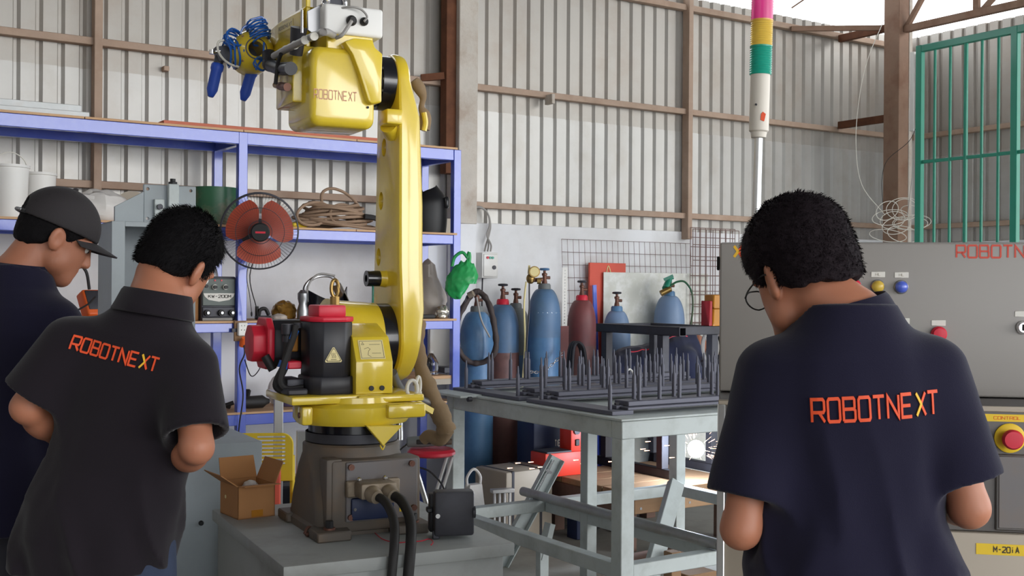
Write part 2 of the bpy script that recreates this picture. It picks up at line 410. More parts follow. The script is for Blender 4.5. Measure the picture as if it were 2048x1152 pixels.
# ============================================================ SETTING
WH = 1.912; TOP = 3.72; XL = -5.6; XR = 4.20      # masonry height, wall top, wall ends (building frame)
fl = MB().box((-9, -6, -0.06), (12, 16, 0.0)).build('floor', 'floor'); tag(fl, 'grey concrete workshop floor', 'floor', kind='structure')
rf = MB().box((-8.5, -14.5, 4.75), (4.6, 0.45, 4.83)).build('ceiling', 'roof'); rf.matrix_basis = BF @ rf.matrix_basis; tag(rf, 'sheet metal workshop roof', 'roof', kind='structure')

def sheet_profile(n, pitch=0.115, dep=0.019):
    pts = []
    for k in range(n):
        x = k * pitch
        pts += [(x, -dep), (x + 0.034, -dep + 0.0006), (x + 0.074, -dep), (x + 0.082, 0), (x + 0.098, 0)]
    pts.append((n * pitch, -dep)); return pts
def sheet_wall(name, M, x0, x1, zlap, label):
    root = bpy.data.objects.new(name, None); C.objects.link(root); root.matrix_basis = M
    tag(root, label, 'wall', kind='structure')
    n = 8; wd = n * 0.115; prof = sheet_profile(n); cnt = int(math.ceil((x1 - x0) / wd)); protos = {}
    for row, (z0, z1, mm, dy) in enumerate(((WH - 0.03, zlap + 0.02, 'sheet', 0.035), (zlap - 0.05, TOP, 'sheet_b', 0.038))):
        for k in range(cnt):
            xs = x0 + k * wd; npit = n
            if xs + wd > x1 + 0.02: npit = max(1, int((x1 - xs) / 0.115))
            key = (row, npit)
            if key in protos: c = protos[key].copy(); C.objects.link(c); c.location = (xs, dy, 0)
            else:
                pr = sheet_profile(npit)
                o = MB().grid([[(p[0], p[1], z) for p in pr] for z in np.linspace(z0, z1, 4)]).build('corrugated_sheet', mm, root, ang=20)
                o.location = (xs, dy, 0); protos[key] = o
    return root
# back wall
wb = sheet_wall('wall_back', BF, XL, XR, 2.66, 'tall back wall of grey corrugated sheets over white masonry')
MB().box((XL, 0.0, 0), (XR + 0.1, 0.16, WH), 0.004, 1).build('masonry', 'plaster', wb)
for z0, zh in ((2.01, 0.042), (2.806, 0.042), (3.60, 0.045)):
    MB().box((XL, -0.045, z0), (XR, 0.012, z0 + zh), 0.003, 1).build('girt', 'girt', wb)
def wall_x(px, d=0.0): return on(BF, px, 400, 'y', -d).x
for px in (194, 1378):
    x = wall_x(px, 0.06); MB().box((x - 0.022, -0.075, WH - 0.06), (x + 0.022, 0.0, TOP + 0.25), 0.003, 1).build('post', 'girt', wb)
# a stub of square tube that juts from the girt, and a rust run below it
p = on(BF, 1097, 200, 'y', -0.06)
MB().box((p.x - 0.012, -0.12, p.z - 0.032), (p.x + 0.014, -0.03, p.z + 0.035), 0.003, 1).build('tube_stub', 'concrete_col', wb)
p = on(BF, 329, 138, 'y', -0.0)
MB().box((p.x - 0.012, -0.03, p.z - 0.014), (p.x + 0.02, 0.02, p.z + 0.014), 0.003, 1).build('sheet_patch', 'girt', wb)
# right wall, square to the back wall
RF = BF @ Matrix.Translation((XR, 0, 0)) @ Matrix.Rotation(-math.pi / 2, 4, 'Z')
wr = sheet_wall('wall_right', RF, 0.0, 3.8, 2.62, 'grey corrugated side wall behind the green gate')
MB().box((0, 0.0, 0), (3.8, 0.16, WH - 0.02), 0.004, 1).build('masonry', 'plaster', wr)
for z0 in (2.01, 2.806):
    MB().box((0, -0.045, z0), (3.8, 0.012, z0 + 0.042), 0.003, 1).build('girt', 'girt', wr)
# unseen front wall, added to block light from behind left
wf = MB().box((-5.2, -4.1, 0), (0.6, -4.0, 4.7)).build('wall_block_front', 'sheet_b'); tag(wf, 'added sheet wall out of view that blocks light from behind left', 'wall', kind='structure')
wl = MB().box((-5.2, -4, 0), (-5.1, 5.6, 4.7)).build('wall_block_left', 'sheet_b'); tag(wl, 'added side wall out of view that blocks light from the left', 'wall', kind='structure')  # unseen side wall, added to keep out light from the left

# columns
def col(px, d, wx, wy, z1, m, label, name='steel_column', base=0.0):
    x = wall_x(px, d); P = BF @ Vector((x, -d, 0))
    t = thing(name, label, 'column', (P.x, P.y, base), ANG)
    return t, wx, wy
cx = wall_x(926, 0.10); P = BF @ Vector((cx, -0.10, 0))
t = thing('wall_column', 'pitted concrete coloured wall column beside the blue rack with rusty side', 'column', (P.x, P.y, 0), ANG)
MB().box((-0.075, -0.07, WH - 0.02), (0.068, 0.09, TOP + 0.9), 0.004, 1).build('upper_shaft', 'concrete_col', t)
MB().box((-0.066, -0.066, 0), (0.066, 0.09, WH - 0.02), 0.004, 1).build('lower_shaft', 'plaster', t)
MB().box((-0.150, -0.03, 2.22), (-0.0755, 0.05, TOP + 0.9), 0.003, 1).build('rusty_channel', 'rust', t)
q = on(BF, 868, 168, 'y', -0.08)
MB().beam((-0.15, 0.0, 2.86), (-0.29, 0.06, 2.84), 0.03, 0.045).build('bracket', 'rust', t)
P = at(1793, 400, 9.25)
t = thing('steel_column', 'rusty brown steel column with a pale flange near the corner, wires around it', 'column', (P.x, P.y, 0), ANG)
MB().box((-0.075, -0.075, 0), (0.045, 0.075, TOP + 0.9), 0.004, 1).build('shaft', 'girt_dark', t)
MB().box((0.045, -0.08, 0), (0.085, 0.08, TOP + 0.9), 0.003, 1).build('flange', 'concrete_col', t)
for z in (2.83, 3.56):
    MB().box((-0.06, 0.075, z), (-0.02, 0.56, z + 0.06), 0.003, 1).build('bracket', 'rust', t)
# roof truss that ties the steel column to the side wall
tr = thing('roof_truss', 'slim brown steel truss running from the rusty column above the green gate', 'truss', (P.x, P.y, 0), ANG)
MB().box((-0.03, -3.4, 3.53), (0.02, -0.08, 3.585), 0.003, 1).build('bottom_chord', 'girt_dark', tr)
MB().box((-0.03, -3.4, 4.45), (0.02, -0.08, 4.5), 0.003, 1).build('top_chord', 'girt_dark', tr)
for y in (-0.72, -1.9, -3.1): MB().box((-0.025, y - 0.025, 3.57), (0.015, y + 0.02, 4.46), 0.003, 1).build('strut', 'girt_dark', tr)
MB().beam((0, -0.08, 3.56), (0, -0.72, 4.46), 0.035, 0.035).build('diagonal', 'girt_dark', tr)
MB().beam((0, -0.75, 3.56), (0, -1.9, 4.46), 0.035, 0.035).build('diagonal', 'girt_dark', tr)
MB().beam((-0.02, 0.1, 3.60), (-0.62, 0.56, 3.60), 0.03, 0.04).build('tie', 'girt_dark', tr)
MB().beam((-0.04, 0.02, 4.30), (-0.68, 0.5, 3.75), 0.012, 0.012).build('tie_rod', 'girt_dark', tr)

# green gate, standing in front of the side wall
P = at(1838, 480, 7.5); GF = Matrix.Translation((P.x, P.y, 0)) @ Matrix.Rotation(ANG - math.pi / 2, 4, 'Z')
t = thing('green_gate', 'tall green barred steel gate standing before the corrugated side wall', 'gate', (P.x, P.y, 0), ANG - math.pi / 2)
zt = on(GF, 1838, 92, 'y', 0).z; zm = on(GF, 1838, 325, 'y', 0).z
xs = [on(GF, px, 300, 'y', 0).x for px in (1840, 1871, 1902, 1931, 1964, 1996, 2031)]; step = (xs[-1] - xs[0]) / 6
NB = 19
MB().box((-0.022, -0.018, zt - 0.045), (step * (NB - 1) + 0.02, 0.018, zt), 0.003, 1).build('top_rail', 'green_gate', t)
MB().box((-0.022, -0.018, 0.06), (step * (NB - 1) + 0.02, 0.018, 0.11), 0.003, 1).build('bottom_rail', 'green_gate', t)
MB().box((0, -0.008, zm - 0.01), (step * (NB - 1), 0.008, zm + 0.012), 0.003, 1).build('cross_bar', 'green_gate', t)
MB().box((0, -0.008, 0.9), (step * (NB - 1), 0.008, 0.922), 0.003, 1).build('cross_bar', 'green_gate', t)
bar = None
for k in range(NB):
    if k in (0, 6, 12, 18): MB().box((k * step - 0.022, -0.02, 0.0), (k * step + 0.022, 0.02, zt), 0.003, 1).build('stile', 'green_gate', t)
    else:
        r = 0.014 if k % 3 == 0 else 0.0095
        MB().cyl((k * step, 0, 0.1), (k * step, 0, zt - 0.03), r, seg=10).build('bar', 'green_gate', t)

# fluorescent tube fitting on the side wall behind the gate
p = at(1829, 130, 9.0)
t = thing('tube_light', 'white vertical tube light fitting next to the rusty column', 'light', (p.x, p.y, 2.72), ANG)
MB().box((-0.02, -0.01, 0), (0.02, 0.03, 0.62), 0.004, 1).build('housing', 'white_metal', t)
MB().cyl((0, -0.03, 0.02), (0, -0.03, 0.6), 0.013).build('tube', 'white_plastic', t)

# ============================================================ BLUE RACK
SD0, SD1 = 0.597, 0.187            # front and back distance from the wall
sxR = wall_x(915, SD0); sx1 = wall_x(486, SD0)
def sz(px, py, d=SD0): return on(BF, px, py, 'y', -d).z
zT = sz(460, 262); zM = sz(845, 468); zL = sz(600, 645); zB = sz(540, 826)
rack = bpy.data.objects.new('storage_rack', None); C.objects.link(rack); rack.matrix_basis = BF
tag(rack, 'long blue steel storage rack with plywood shelves along the back wall', 'rack')
XA = -5.3
pw = 0.026
bays = [sxR, sx1, sx1 - (sxR - sx1) * 1.12 - 0.15, XA]
for k, x in enumerate(bays):
    for d in (SD0, SD1):
        MB().box((x - pw, -d - 0.0, 0), (x + pw, -d + 2 * pw * 0.8, zT), 0.003, 1).build('post', 'blue', rack)
mid = wall_x(868, SD1)
for z, th in ((zT, 0.066), (zM, 0.055), (zL, 0.05), (zB, 0.06)):
    for d in (SD0, SD1):
        MB().box((XA, -d + 0.002, z - th), (sxR - pw, -d + 0.04, z), 0.003, 1).build('beam', 'blue', rack)
    for x in bays:
        MB().box((x - 0.018, -SD0 + 0.03, z - th), (x + 0.018, -SD1, z - 0.004), 0.002, 1).build('cross_member', 'blue', rack)
    for xa, xb in zip(bays[1:], bays[:-1]):
        n = 2 if z < zT - 0.1 else 2
        for j in range(n):
            u0 = xa + (xb - xa) * j / n; u1 = xa + (xb - xa) * (j + 1) / n
            MB().box((u0 + 0.002, -SD0 - 0.004, z + 0.0005), (u1 - 0.002, -SD1 + 0.03, z + 0.013), 0.001, 1).build('shelf_board', 'plywood', rack)
# reddish ply sheet lying on top
xa = wall_x(330, SD0); xb = wall_x(760, SD0)
o = MB().box((xa, -SD0 + 0.03, zT + 0.014), (xb, -SD1, zT + 0.034), 0.001, 1); o = o.build('plywood_sheet', 'red_ply', None)
o.matrix_basis = BF @ o.matrix_basis
tag(o, 'reddish plywood sheet lying flat on top of the blue rack', 'sheet')
def bobj(mb, name, m, label, cat, group=None, kind=None, **k):
    """build a single-mesh thing given in building coordinates"""
    o = mb.build(name, m, None, **k); o.matrix_basis = BF @ o.matrix_basis
    return tag(o, label, cat, group, kind)
def bthing(name, label, cat, x, d, z, rz=0.0, group=None):
    P = BF @ Vector((x, -d, z)); return thing(name, label, cat, (P.x, P.y, P.z), ANG + rz, group)
# two aluminium profiles on top at the left
xe = wall_x(178, 0.5)
bobj(MB().box((-5.0, -0.50, zT + 0.0135), (xe, -0.44, zT + 0.05), 0.002, 1), 'aluminium_profile', 'galv', 'longer aluminium profile lying on the top board of the blue rack', 'profile')
bobj(MB().box((-5.0, -0.46, zT + 0.0505), (xe - 0.03, -0.40, zT + 0.088), 0.002, 1), 'aluminium_profile', 'galv', 'aluminium profile stacked on top of another on the blue rack', 'profile')

# ---- items on the middle shelf (zM)
zs = zM + 0.0135
def ms(px, d): return wall_x(px, d)
x = ms(18, 0.40); t = bthing('white_tub', 'white plastic tub with a wire handle on the middle shelf, edge of the row', 'tub', x, 0.40, zs)
MB().lathe([(0.075, 0), (0.082, 0.004), (0.094, 0.255), (0.1, 0.257), (0.1, 0.27), (0.09, 0.27)]).build('tub_body', 'white_plastic', t)
MB().tube([(-0.095, 0, 0.25), (-0.06, -0.01, 0.31), (0.0, -0.02, 0.335), (0.06, -0.01, 0.31), (0.095, 0, 0.25)], 0.003, 6, 5).build('handle', 'cable_white', t)
x = ms(78, 0.28); t = bthing('white_tub', 'plain white plastic tub on the middle shelf behind the cap', 'tub', x, 0.28, zs)
MB().lathe([(0.07, 0), (0.075, 0.004), (0.083, 0.235), (0.09, 0.237), (0.09, 0.25), (0.08, 0.25)]).build('tub_body', 'white_plastic', t)

def blob(c, r, seed, amp=0.18, seg=28, ring=18, flat=0.0, scale=1.6):
    """crumpled bag-like closed surface"""
    rnd = np.random.RandomState(seed); k = [rnd.normal(size=3) * scale * 2 for _ in range(9)]; ph = rnd.rand(9) * 6.28
    b = MB(); bmesh.ops.create_uvsphere(b.bm, u_segments=seg, v_segments=ring, radius=1.0)
    for v in b.bm.verts:
        d = sum(abs(math.sin(v.co.dot(Vector(q)) + p)) for q, p in zip(k, ph)) / 9 - 0.6
        v.co *= (1 + amp * d * 3)
        v.co = Vector((v.co.x * r[0], v.co.y * r[1], v.co.z * r[2])) + Vector(c)
        if v.co.z < c[2] - r[2] * (1 - flat): v.co.z = c[2] - r[2] * (1 - flat)
    return b
x = ms(205, 0.45)
bobj(blob((x, -0.42, zs + 0.066), (0.15, 0.1, 0.1), 3, 0.16, flat=0.35), 'plastic_bag', 'bag_white', 'crumpled white plastic bag on the middle shelf behind the cap', 'bag', ang=25)
x = ms(262, 0.28); bobj(MB().cyl((x, -0.30, zs + 0.09), (x + 0.012, -0.24, zs + 0.09), 0.09, seg=32), 'cable_reel', 'controller_beige', 'round beige disc standing at the back of the middle shelf', 'disc')
x = ms(275, 0.44); t = bthing('spray_bottle', 'small white bottle with pointed cap on the middle shelf', 'bottle', x, 0.53, zs)
MB().lathe([(0.022, 0), (0.024, 0.003), (0.024, 0.085), (0.014, 0.1), (0.012, 0.115)]).build('bottle_body', 'white_plastic', t)
MB().lathe([(0.013, 0.115), (0.012, 0.13), (0.004, 0.145)]).build('cap', 'white_plastic', t)
MB().lathe([(0.0245, 0.03), (0.0245, 0.06)], cap=False).build('print_band', 'purple', t)
# green painted pipe section
x = ms(434, 0.40); t = bthing('pipe_section', 'green painted steel pipe section with worn rusty patches on the middle shelf', 'pipe', x, 0.36, zs)
MB().lathe([(0.128, 0), (0.128, 0.215), (0.118, 0.215), (0.118, 0.0), (0.128, 0.0)], seg=40, cap=False).build('pipe_wall', 'green_pipe', t)
# hose heap with loops
t = bthing('hose_coil', 'heap of tan welding hoses coiled loosely on the middle shelf', 'hose', ms(668, 0.42), 0.42, zs)
rnd = random.Random(5)
for k in range(9):
    a = 0.26 + rnd.uniform(-0.05, 0.03); bb = 0.10 + rnd.uniform(-0.03, 0.04); z = 0.012 + 0.015 * k
    pts = [(a * (1 - 0.05 * k) * math.cos(q) + rnd.uniform(-.012, .012), bb * math.sin(q) + rnd.uniform(-.012, .012), z + 0.012 * math.sin(2 * q + k) + 0.012) for q in np.linspace(0, 2 * math.pi, 12, endpoint=False)]
    MB().tube(pts, 0.0095, 7, 4, closed=True).build('hose_turn', 'hose_tan', t)
def vloop(cx, cz, rx, rz, y, tilt=0.2):
    return [(cx + rx * math.cos(q), y + 0.05 * math.sin(q + 1), cz + rz * math.sin(q) + tilt * rx * math.cos(q)) for q in np.linspace(0, 2 * math.pi, 14, endpoint=False)]
MB().tube(vloop(-0.17, 0.085, 0.12, 0.065, -0.1), 0.009, 7, 4, closed=True).build('hose_turn', 'hose_tan', t)
MB().tube(vloop(0.06, 0.14, 0.15, 0.10, 0.02, -0.25), 0.009, 7, 4, closed=True).build('hose_turn', 'hose_tan', t)
MB().tube(vloop(0.03, 0.09, 0.1, 0.06, -0.06, 0.1), 0.009, 7, 4, closed=True).build('hose_turn', 'hose_tan', t)
MB().tube([(0.14, -0.12, 0.08), (0.2, -0.12, 0.075), (0.26, -0.11, 0.06)], 0.016, 8, 3).build('gland', 'rubber', t)
t = bthing('yellow_tool', 'yellow handled tool lying in front of the tan hoses', 'tool', ms(598, 0.52), 0.53, zs + 0.016)
MB().lathe([(0.008, -0.05), (0.014, -0.045), (0.016, 0.03), (0.010, 0.05)], axis=(1, 0.2, 0.0), seg=14).build('handle', 'yellow_plastic', t)
MB().cyl((0.05, 0.01, 0.0), (0.13, 0.02, 0.004), 0.005).build('blade', 'steel', t)
# welding helmet at the right end
def helmet(t, flip=1, visor='glass_smoke'):
    b = MB(); rows = []
    for i in range(15):
        v = i / 14; row = []
        for j in range(21):
            a = (-0.62 + 1.24 * j / 20) * math.pi
            r = 0.115 * (1.0 - 0.20 * (v - 0.4) ** 2 * 2) ; top = 0.30 - 0.05 * abs(a) / 2
            z = v * top; depth = 1.15 if abs(a) < 1.2 else 1.0
            r2 = r * (1 - 0.55 * max(0, v - 0.75) / 0.25 * 0.8)
            row.append(Vector((r2 * math.sin(a) * 0.95, -r2 * math.cos(a) * depth, z)))
        rows.append(row)
    b.grid(rows, 0.004).build('shell', 'black', t)
    MB().box((-0.05, -0.142, 0.155), (0.05, -0.118, 0.225), 0.006, 2).build('visor_frame', 'black_gloss', t)
    MB().box((-0.042, -0.1445, 0.163), (0.042, -0.141, 0.217), 0.001, 1).build('visor', visor, t)
    MB().tube([(-0.1, 0.02, 0.2), (-0.095, 0.1, 0.24), (0, 0.14, 0.25), (0.095, 0.1, 0.24), (0.1, 0.02, 0.2)], 0.008, 6, 6).build('headband', 'rubber', t)
    MB().tube([(-0.09, 0.02, 0.24), (-0.05, 0.06, 0.33), (0.05, 0.06, 0.33), (0.09, 0.02, 0.24)], 0.007, 6, 6).build('crown_strap', 'rubber', t)
t = bthing('welding_helmet', 'black welding helmet standing on the middle shelf at the rack end', 'helmet', ms(852, 0.42), 0.42, zs, 1.0)
helmet(t)
x0 = ms(846, 0.3); x1 = ms(905, 0.24)
bobj(MB().box((x0, -0.26, zs), (x1 - 0.02, -0.21, zs + 0.11), 0.003, 1), 'pale_block', 'controller_beige', 'pale board standing behind the black helmet at the rack end', 'board')

# ---- items on the lower shelf (zL)
zs = zL + 0.0135
x = ms(203, 0.5); t = bthing('multimeter', 'orange and grey hand meter lying on the lower shelf behind the men', 'meter', x, 0.48, zs + 0.0275, 0.3)
Mx = Matrix.Rotation(-0.5, 4, 'X')
MB().box((-0.07, -0.02, 0.0), (0.07, 0.055, 0.15), 0.012, 3, Mx).build('meter_case', 'orange', t)
MB().box((-0.06, -0.025, 0.03), (0.05, -0.018, 0.14), 0.006, 2, Mx).build('face_plate', 'dark_steel', t)
MB().tube([(-0.06, 0, 0.14), (-0.08, -0.01, 0.22), (-0.1, 0, 0.26)], 0.008, 6, 4).build('probe', 'rubber', t)
MB().tube([(-0.05, -0.04, 0.1), (-0.12, -0.08, 0.06), (-0.2, -0.05, 0.02), (-0.25, -0.02, 0.05)], 0.005, 6, 5).build('lead', 'rubber', t)
# welding machine
x0 = ms(404, 0.56); x1 = ms(473, 0.56); h = sz(440, 553, 0.56) - zs
t = bthing('welding_machine', 'dark grey inverter welding machine with two dials on the lower shelf', 'welder', (x0 + x1) / 2, 0.56, zs)
wv = (x1 - x0) / 2
MB().box((-wv, 0.0, 0.0), (wv, 0.26, h), 0.008, 2).build('case', 'dark_steel', t)
MB().box((-wv - 0.05, 0.03, 0.0), (-wv - 0.004, 0.25, h * 0.62), 0.004, 2).build('side_pack', 'cardboard_in', t)
MB().box((-wv + 0.006, -0.004, h * 0.34), (wv - 0.006, 0.004, h - 0.012), 0.003, 1).build('front_panel', 'grey_dark_paint', t)
MB().box((-wv + 0.006, -0.006, 0.02), (wv - 0.006, 0.004, h * 0.31), 0.003, 1).build('socket_panel', 'dark_steel', t)
b = MB(); b.prism([(-wv * 0.9, h * 0.62), (wv * 0.9, h * 0.62), (wv * 0.84, h * 0.55), (wv * 0.6, h * 0.47), (0, h * 0.43), (-wv * 0.6, h * 0.47), (-wv * 0.84, h * 0.55)], 0.003, Matrix.Translation((0, -0.004, 0)) @ Matrix.Rotation(math.pi / 2, 4, 'X')); b.build('name_plate', 'label_white', t)
flat_text('KW-200M', face_frame((-wv * 0.62, -0.0072, h * 0.52), (1, 0, 0), (0, 0, 1)), h * 0.062, wv * 1.3, 'black_text', t, weight=0.2)
for dx in (-0.28, 0.34):
    MB().cyl((wv * dx, -0.006, h * 0.76), (wv * dx, -0.018, h * 0.76), 0.014, seg=20).build('dial_ring', 'label_white', t)
    MB().cyl((wv * dx, -0.018, h * 0.76), (wv * dx, -0.03, h * 0.76), 0.0105, seg=16).build('dial', 'black', t)
for dx, dz in ((-0.72, 0.78), (-0.72, 0.9)): MB().cyl((wv * dx, -0.003, h * dz), (wv * dx, -0.012, h * dz), 0.009, seg=14).build('switch', 'black', t)
for dx in (-0.24, 0.14): MB().cyl((wv * dx, -0.003, h * 0.91), (wv * dx, -0.008, h * 0.91), 0.005, seg=10).build('pilot_light', 'red_plastic', t)
for dx in (-0.7, 0.1, 0.72):
    MB().cyl((wv * dx, -0.005, h * 0.18), (wv * dx, -0.024, h * 0.18), 0.017, seg=18).build('cable_socket', 'rubber', t)
    MB().cyl((wv * dx, -0.024, h * 0.18), (wv * dx, -0.034, h * 0.18), 0.008, seg=12).build('socket_pin', 'steel', t)
MB().tube([(-wv, -0.02, 0.0085), (0, -0.03, 0.0085), (wv * 0.7, -0.02, 0.0085)], 0.008, 6, 4).build('trim_cable', 'cable_grey', t)
x = ms(432, 0.3); t = bthing('liquid_bottle', 'clear bottle with yellow green liquid standing behind the welding machine', 'bottle', x, 0.205 + 0.04, zs)
MB().lathe([(0.03, 0), (0.033, 0.004), (0.033, 0.25), (0.026, 0.28), (0.013, 0.3), (0.013, 0.325)]).build('bottle_body', 'glass', t)
MB().lathe([(0.0335, 0.05), (0.0335, 0.2)], cap=False).build('label_band', 'label_yellow', t)
# grey bundles left of the helmet
x = ms(505, 0.45); bobj(MB().beam((x - 0.05, -0.47, zs + 0.012), (x - 0.10, -0.43, zs + 0.13), 0.05, 0.012), 'angle_plate', 'grey_dark_paint', 'dark grey metal plate leaning on the rack post', 'plate')
x = ms(529, 0.42); t = bthing('clamp_tool', 'dark clamp with a curled strap lying on the lower shelf', 'clamp', x, 0.42, zs)
MB().box((-0.045, -0.03, 0), (0.06, 0.03, 0.022), 0.006, 2).build('jaw', 'dark_steel', t)
MB().tube([(-0.03, 0, 0.02), (-0.02, 0.0, 0.055), (0.01, 0, 0.06), (0.03, 0, 0.025)], 0.011, 8, 5).build('strap', 'rubber', t)
MB().cyl((-0.035, 0.015, 0.015), (-0.035, 0.015, 0.075), 0.010).build('handle', 'rubber', t)
x = ms(549, 0.46); bobj(blob((x, -0.54, zs + 0.0145), (0.045, 0.03, 0.020), 8, 0.2, flat=0.3), 'crumpled_paper', 'bag_grey', 'small crumpled grey packet on the lower shelf', 'packet', ang=25)
x = ms(578, 0.46); bobj(blob((x, -0.40, zs + 0.042), (0.07, 0.06, 0.062), 11, 0.2, flat=0.35), 'gold_wrapper', 'gold_wrap', 'shiny brown and gold plastic wrapped pack on the lower shelf', 'packet', ang=25)
x = ms(607, 0.50); t = bthing('spray_gun', 'grey metal spray nozzle standing before the silver visored helmet', 'nozzle', x, 0.50, zs)
MB().lathe([(0.032, 0), (0.034, 0.05), (0.022, 0.09), (0.03, 0.12), (0.03, 0.15), (0.012, 0.17)]).build('nozzle_body', 'steel', t)
x = ms(655, 0.44); t = bthing('welding_helmet', 'black welding helmet with silver wrap and ratchet headband on the lower shelf', 'helmet', x, 0.42, zs)
b = MB(); rows = []
for i in range(13):
    v = i / 12; rows.append([Vector((-0.12 + 0.25 * j / 16, -0.11 * math.sin(math.pi * j / 16) - 0.02, (0.02 + 0.15 * v) * 1.0 - 0.07 * math.sin(math.pi * j / 16) * v + 0.02 * v * (j / 16))) for j in range(17)])
b.grid(rows, 0.006).build('shell', 'black_gloss', t)
b = MB(); rows = []
for i in range(9):
    v = i / 8; rows.append([Vector((0.04 + 0.09 * v + 0.02 * math.sin(3 * j / 10), -0.12 + 0.13 * j / 10, 0.024 + 0.19 * (1 - v) ** 0.8 - 0.002 * j)) for j in range(11)])
b.grid(rows, 0.004).build('silver_wrap', 'foil', t)
MB().tube([(-0.13, 0, 0.11), (-0.12, 0.02, 0.19), (-0.05, 0.03, 0.245), (0.04, 0.02, 0.25), (0.09, 0, 0.2)], 0.010, 7, 6).build('headband', 'steel', t)
MB().tube([(-0.12, -0.02, 0.1), (-0.115, -0.02, 0.2), (-0.05, -0.02, 0.262), (0.05, -0.02, 0.255)], 0.006, 6, 6).build('headband_tube', 'cable_grey', t)
MB().ell((-0.13, 0, 0.1), (0.02, 0.03, 0.05)).build('ratchet_knob', 'rubber', t)
MB().ell((0.0, -0.06, 0.03), (0.11, 0.05, 0.03)).build('chin_guard', 'black', t)
# grey sack + white foil at the right end
x = ms(862, 0.40)
b = blob((x, -0.40, zs + 0.138), (0.105, 0.09, 0.17), 21, 0.13, flat=0.2)
for v in b.bm.verts:
    k = max(0, (v.co.z - zs - 0.12) / 0.18); v.co.x = x + (v.co.x - x) * (1 - 0.55 * min(1, k)) - 0.02 * k
    if v.co.z > zs + 0.27: v.co.z += 0.05
bobj(b, 'grey_sack', 'bag_grey', 'grey plastic sack gathered at the top on the lower shelf by the rack end', 'sack', ang=25)
x = ms(886, 0.55); bobj(blob((x, -0.555, zs + 0.034), (0.042, 0.03, 0.047), 22, 0.2, flat=0.3), 'foil_bag', 'foil', 'crinkled silvery bag beside the grey sack', 'bag', ang=25)
x = ms(853, 0.57); bobj(MB().box((x - 0.06, -0.585, zs), (x + 0.06, -0.55, zs + 0.026), 0.008, 2), 'black_tool', 'rubber', 'small black tool lying before the grey sack', 'tool')
# ---- items on the bottom shelf (zB)
zs = zB + 0.0135
x = ms(508, 0.45); t = bthing('impact_tool', 'dark dusty power tool lying on the bottom shelf', 'tool', x, 0.45, zs + 0.0)
MB().lathe([(0.02, -0.09), (0.034, -0.08), (0.036, 0.06), (0.022, 0.08), (0.014, 0.1)], c=(0, 0, 0.037), axis=(1, 0.1, 0), seg=16).build('tool_body', 'rubber', t)
MB().beam((-0.04, 0, 0.05), (-0.02, 0.02, 0.105), 0.028, 0.022).build('grip', 'rubber', t)
x = ms(448, 0.45); t = bthing('pliers', 'dark pliers lying on the bottom shelf beside the rack post', 'pliers', x, 0.44, zs)
MB().tube([(-0.05, 0, 0.012), (0.0, 0.0, 0.03), (0.05, 0.02, 0.012)], 0.012, 7, 4).build('handle', 'rubber', t)
MB().tube([(-0.06, 0.03, 0.012), (0.0, 0.0, 0.02), (0.06, -0.02, 0.04)], 0.012, 7, 4).build('handle', 'rubber', t)
x = ms(588, 0.42); t = bthing('purple_tin', 'purple grey tub with pale lid on the bottom shelf', 'tub', x, 0.40, zs)
MB().lathe([(0.07, 0), (0.075, 0.005), (0.075, 0.085)]).build('tub_body', 'purple', t)
MB().lathe([(0.079, 0.085), (0.079, 0.1), (0.0, 0.102)]).build('lid', 'purple', t)
x = ms(563, 0.3); bobj(blob((x, -0.245, zs + 0.072), (0.05, 0.045, 0.09), 31, 0.14, flat=0.2), 'cloth_heap', 'bag_white', 'white rag heap beside the purple tub', 'rag', ang=25)
x = ms(860, 0.42); t = bthing('jar', 'clear plastic jar with ribbed sides on a low shelf at the rack end', 'jar', x, 0.45, sz(865, 748, 0.45))
# side shelf under it (short board at the rack end)
zj = sz(865, 748, 0.45)
MB().box((ms(820, 0.5), -0.585, zj - 0.02), (sxR - pw, -SD1, zj - 0.001), 0.001, 1).build('shelf_board', 'plywood', rack)
MB().box((ms(820, 0.5), -0.585, zj - 0.055), (sxR - pw, -0.55, zj - 0.0205), 0.001, 1).build('beam', 'controller_beige', rack)
MB().lathe([(0.042, 0), (0.045, 0.005), (0.042, 0.02), (0.045, 0.035), (0.042, 0.05), (0.045, 0.07), (0.03, 0.1), (0.012, 0.13)]).build('jar_body', 'glass', t)
MB().lathe([(0.014, 0.13), (0.014, 0.145)]).build('lid', 'white_plastic', t)
bobj(MB().box((ms(888, 0.4), -0.42, zj), (ms(903, 0.4), -0.22, zj + 0.035), 0.002, 1), 'dark_bar', 'dark_steel', 'dark steel bar lying on the low shelf behind the jar', 'bar')
# dark back panel of that bay
bobj(MB().box((ms(856, 0.2), -0.24, zj + 0.03), (ms(911, 0.2) - 0.03, -0.225, zL - 0.06), 0.002, 1), 'back_panel', 'label_white', 'pale board standing at the back of the rack end bay', 'board')
# ---- under the bottom shelf: crates and bucket on the floor
p = at(574, 900, 6.35)
t = thing('plastic_crate', 'black plastic crate under the bottom shelf of the rack', 'crate', (p.x - 0.02, p.y, 0), ANG)
b = MB(); b.box((-0.10, -0.14, 0), (0.10, 0.14, 0.012))
for s in (-1, 1): b.box((s * 0.10 - 0.008, -0.148, 0), (s * 0.10 + 0.008, 0.148, 0.40)); b.box((-0.10, s * 0.14 - 0.008, 0), (0.10, s * 0.14 + 0.008, 0.40))
b.build('crate_walls', 'motor_black', t); MB().box((-0.12, -0.16, 0.39), (0.12, -0.14, 0.42), 0.004, 1).build('rim', 'motor_black', t); MB().box((-0.12, 0.14, 0.39), (0.12, 0.16, 0.42), 0.004, 1).build('rim', 'motor_black', t)
p = at(646, 905, 6.05)
t = thing('grey_bucket', 'blue grey plastic bucket under the rack behind the robot base', 'bucket', (p.x, p.y, 0), 0)
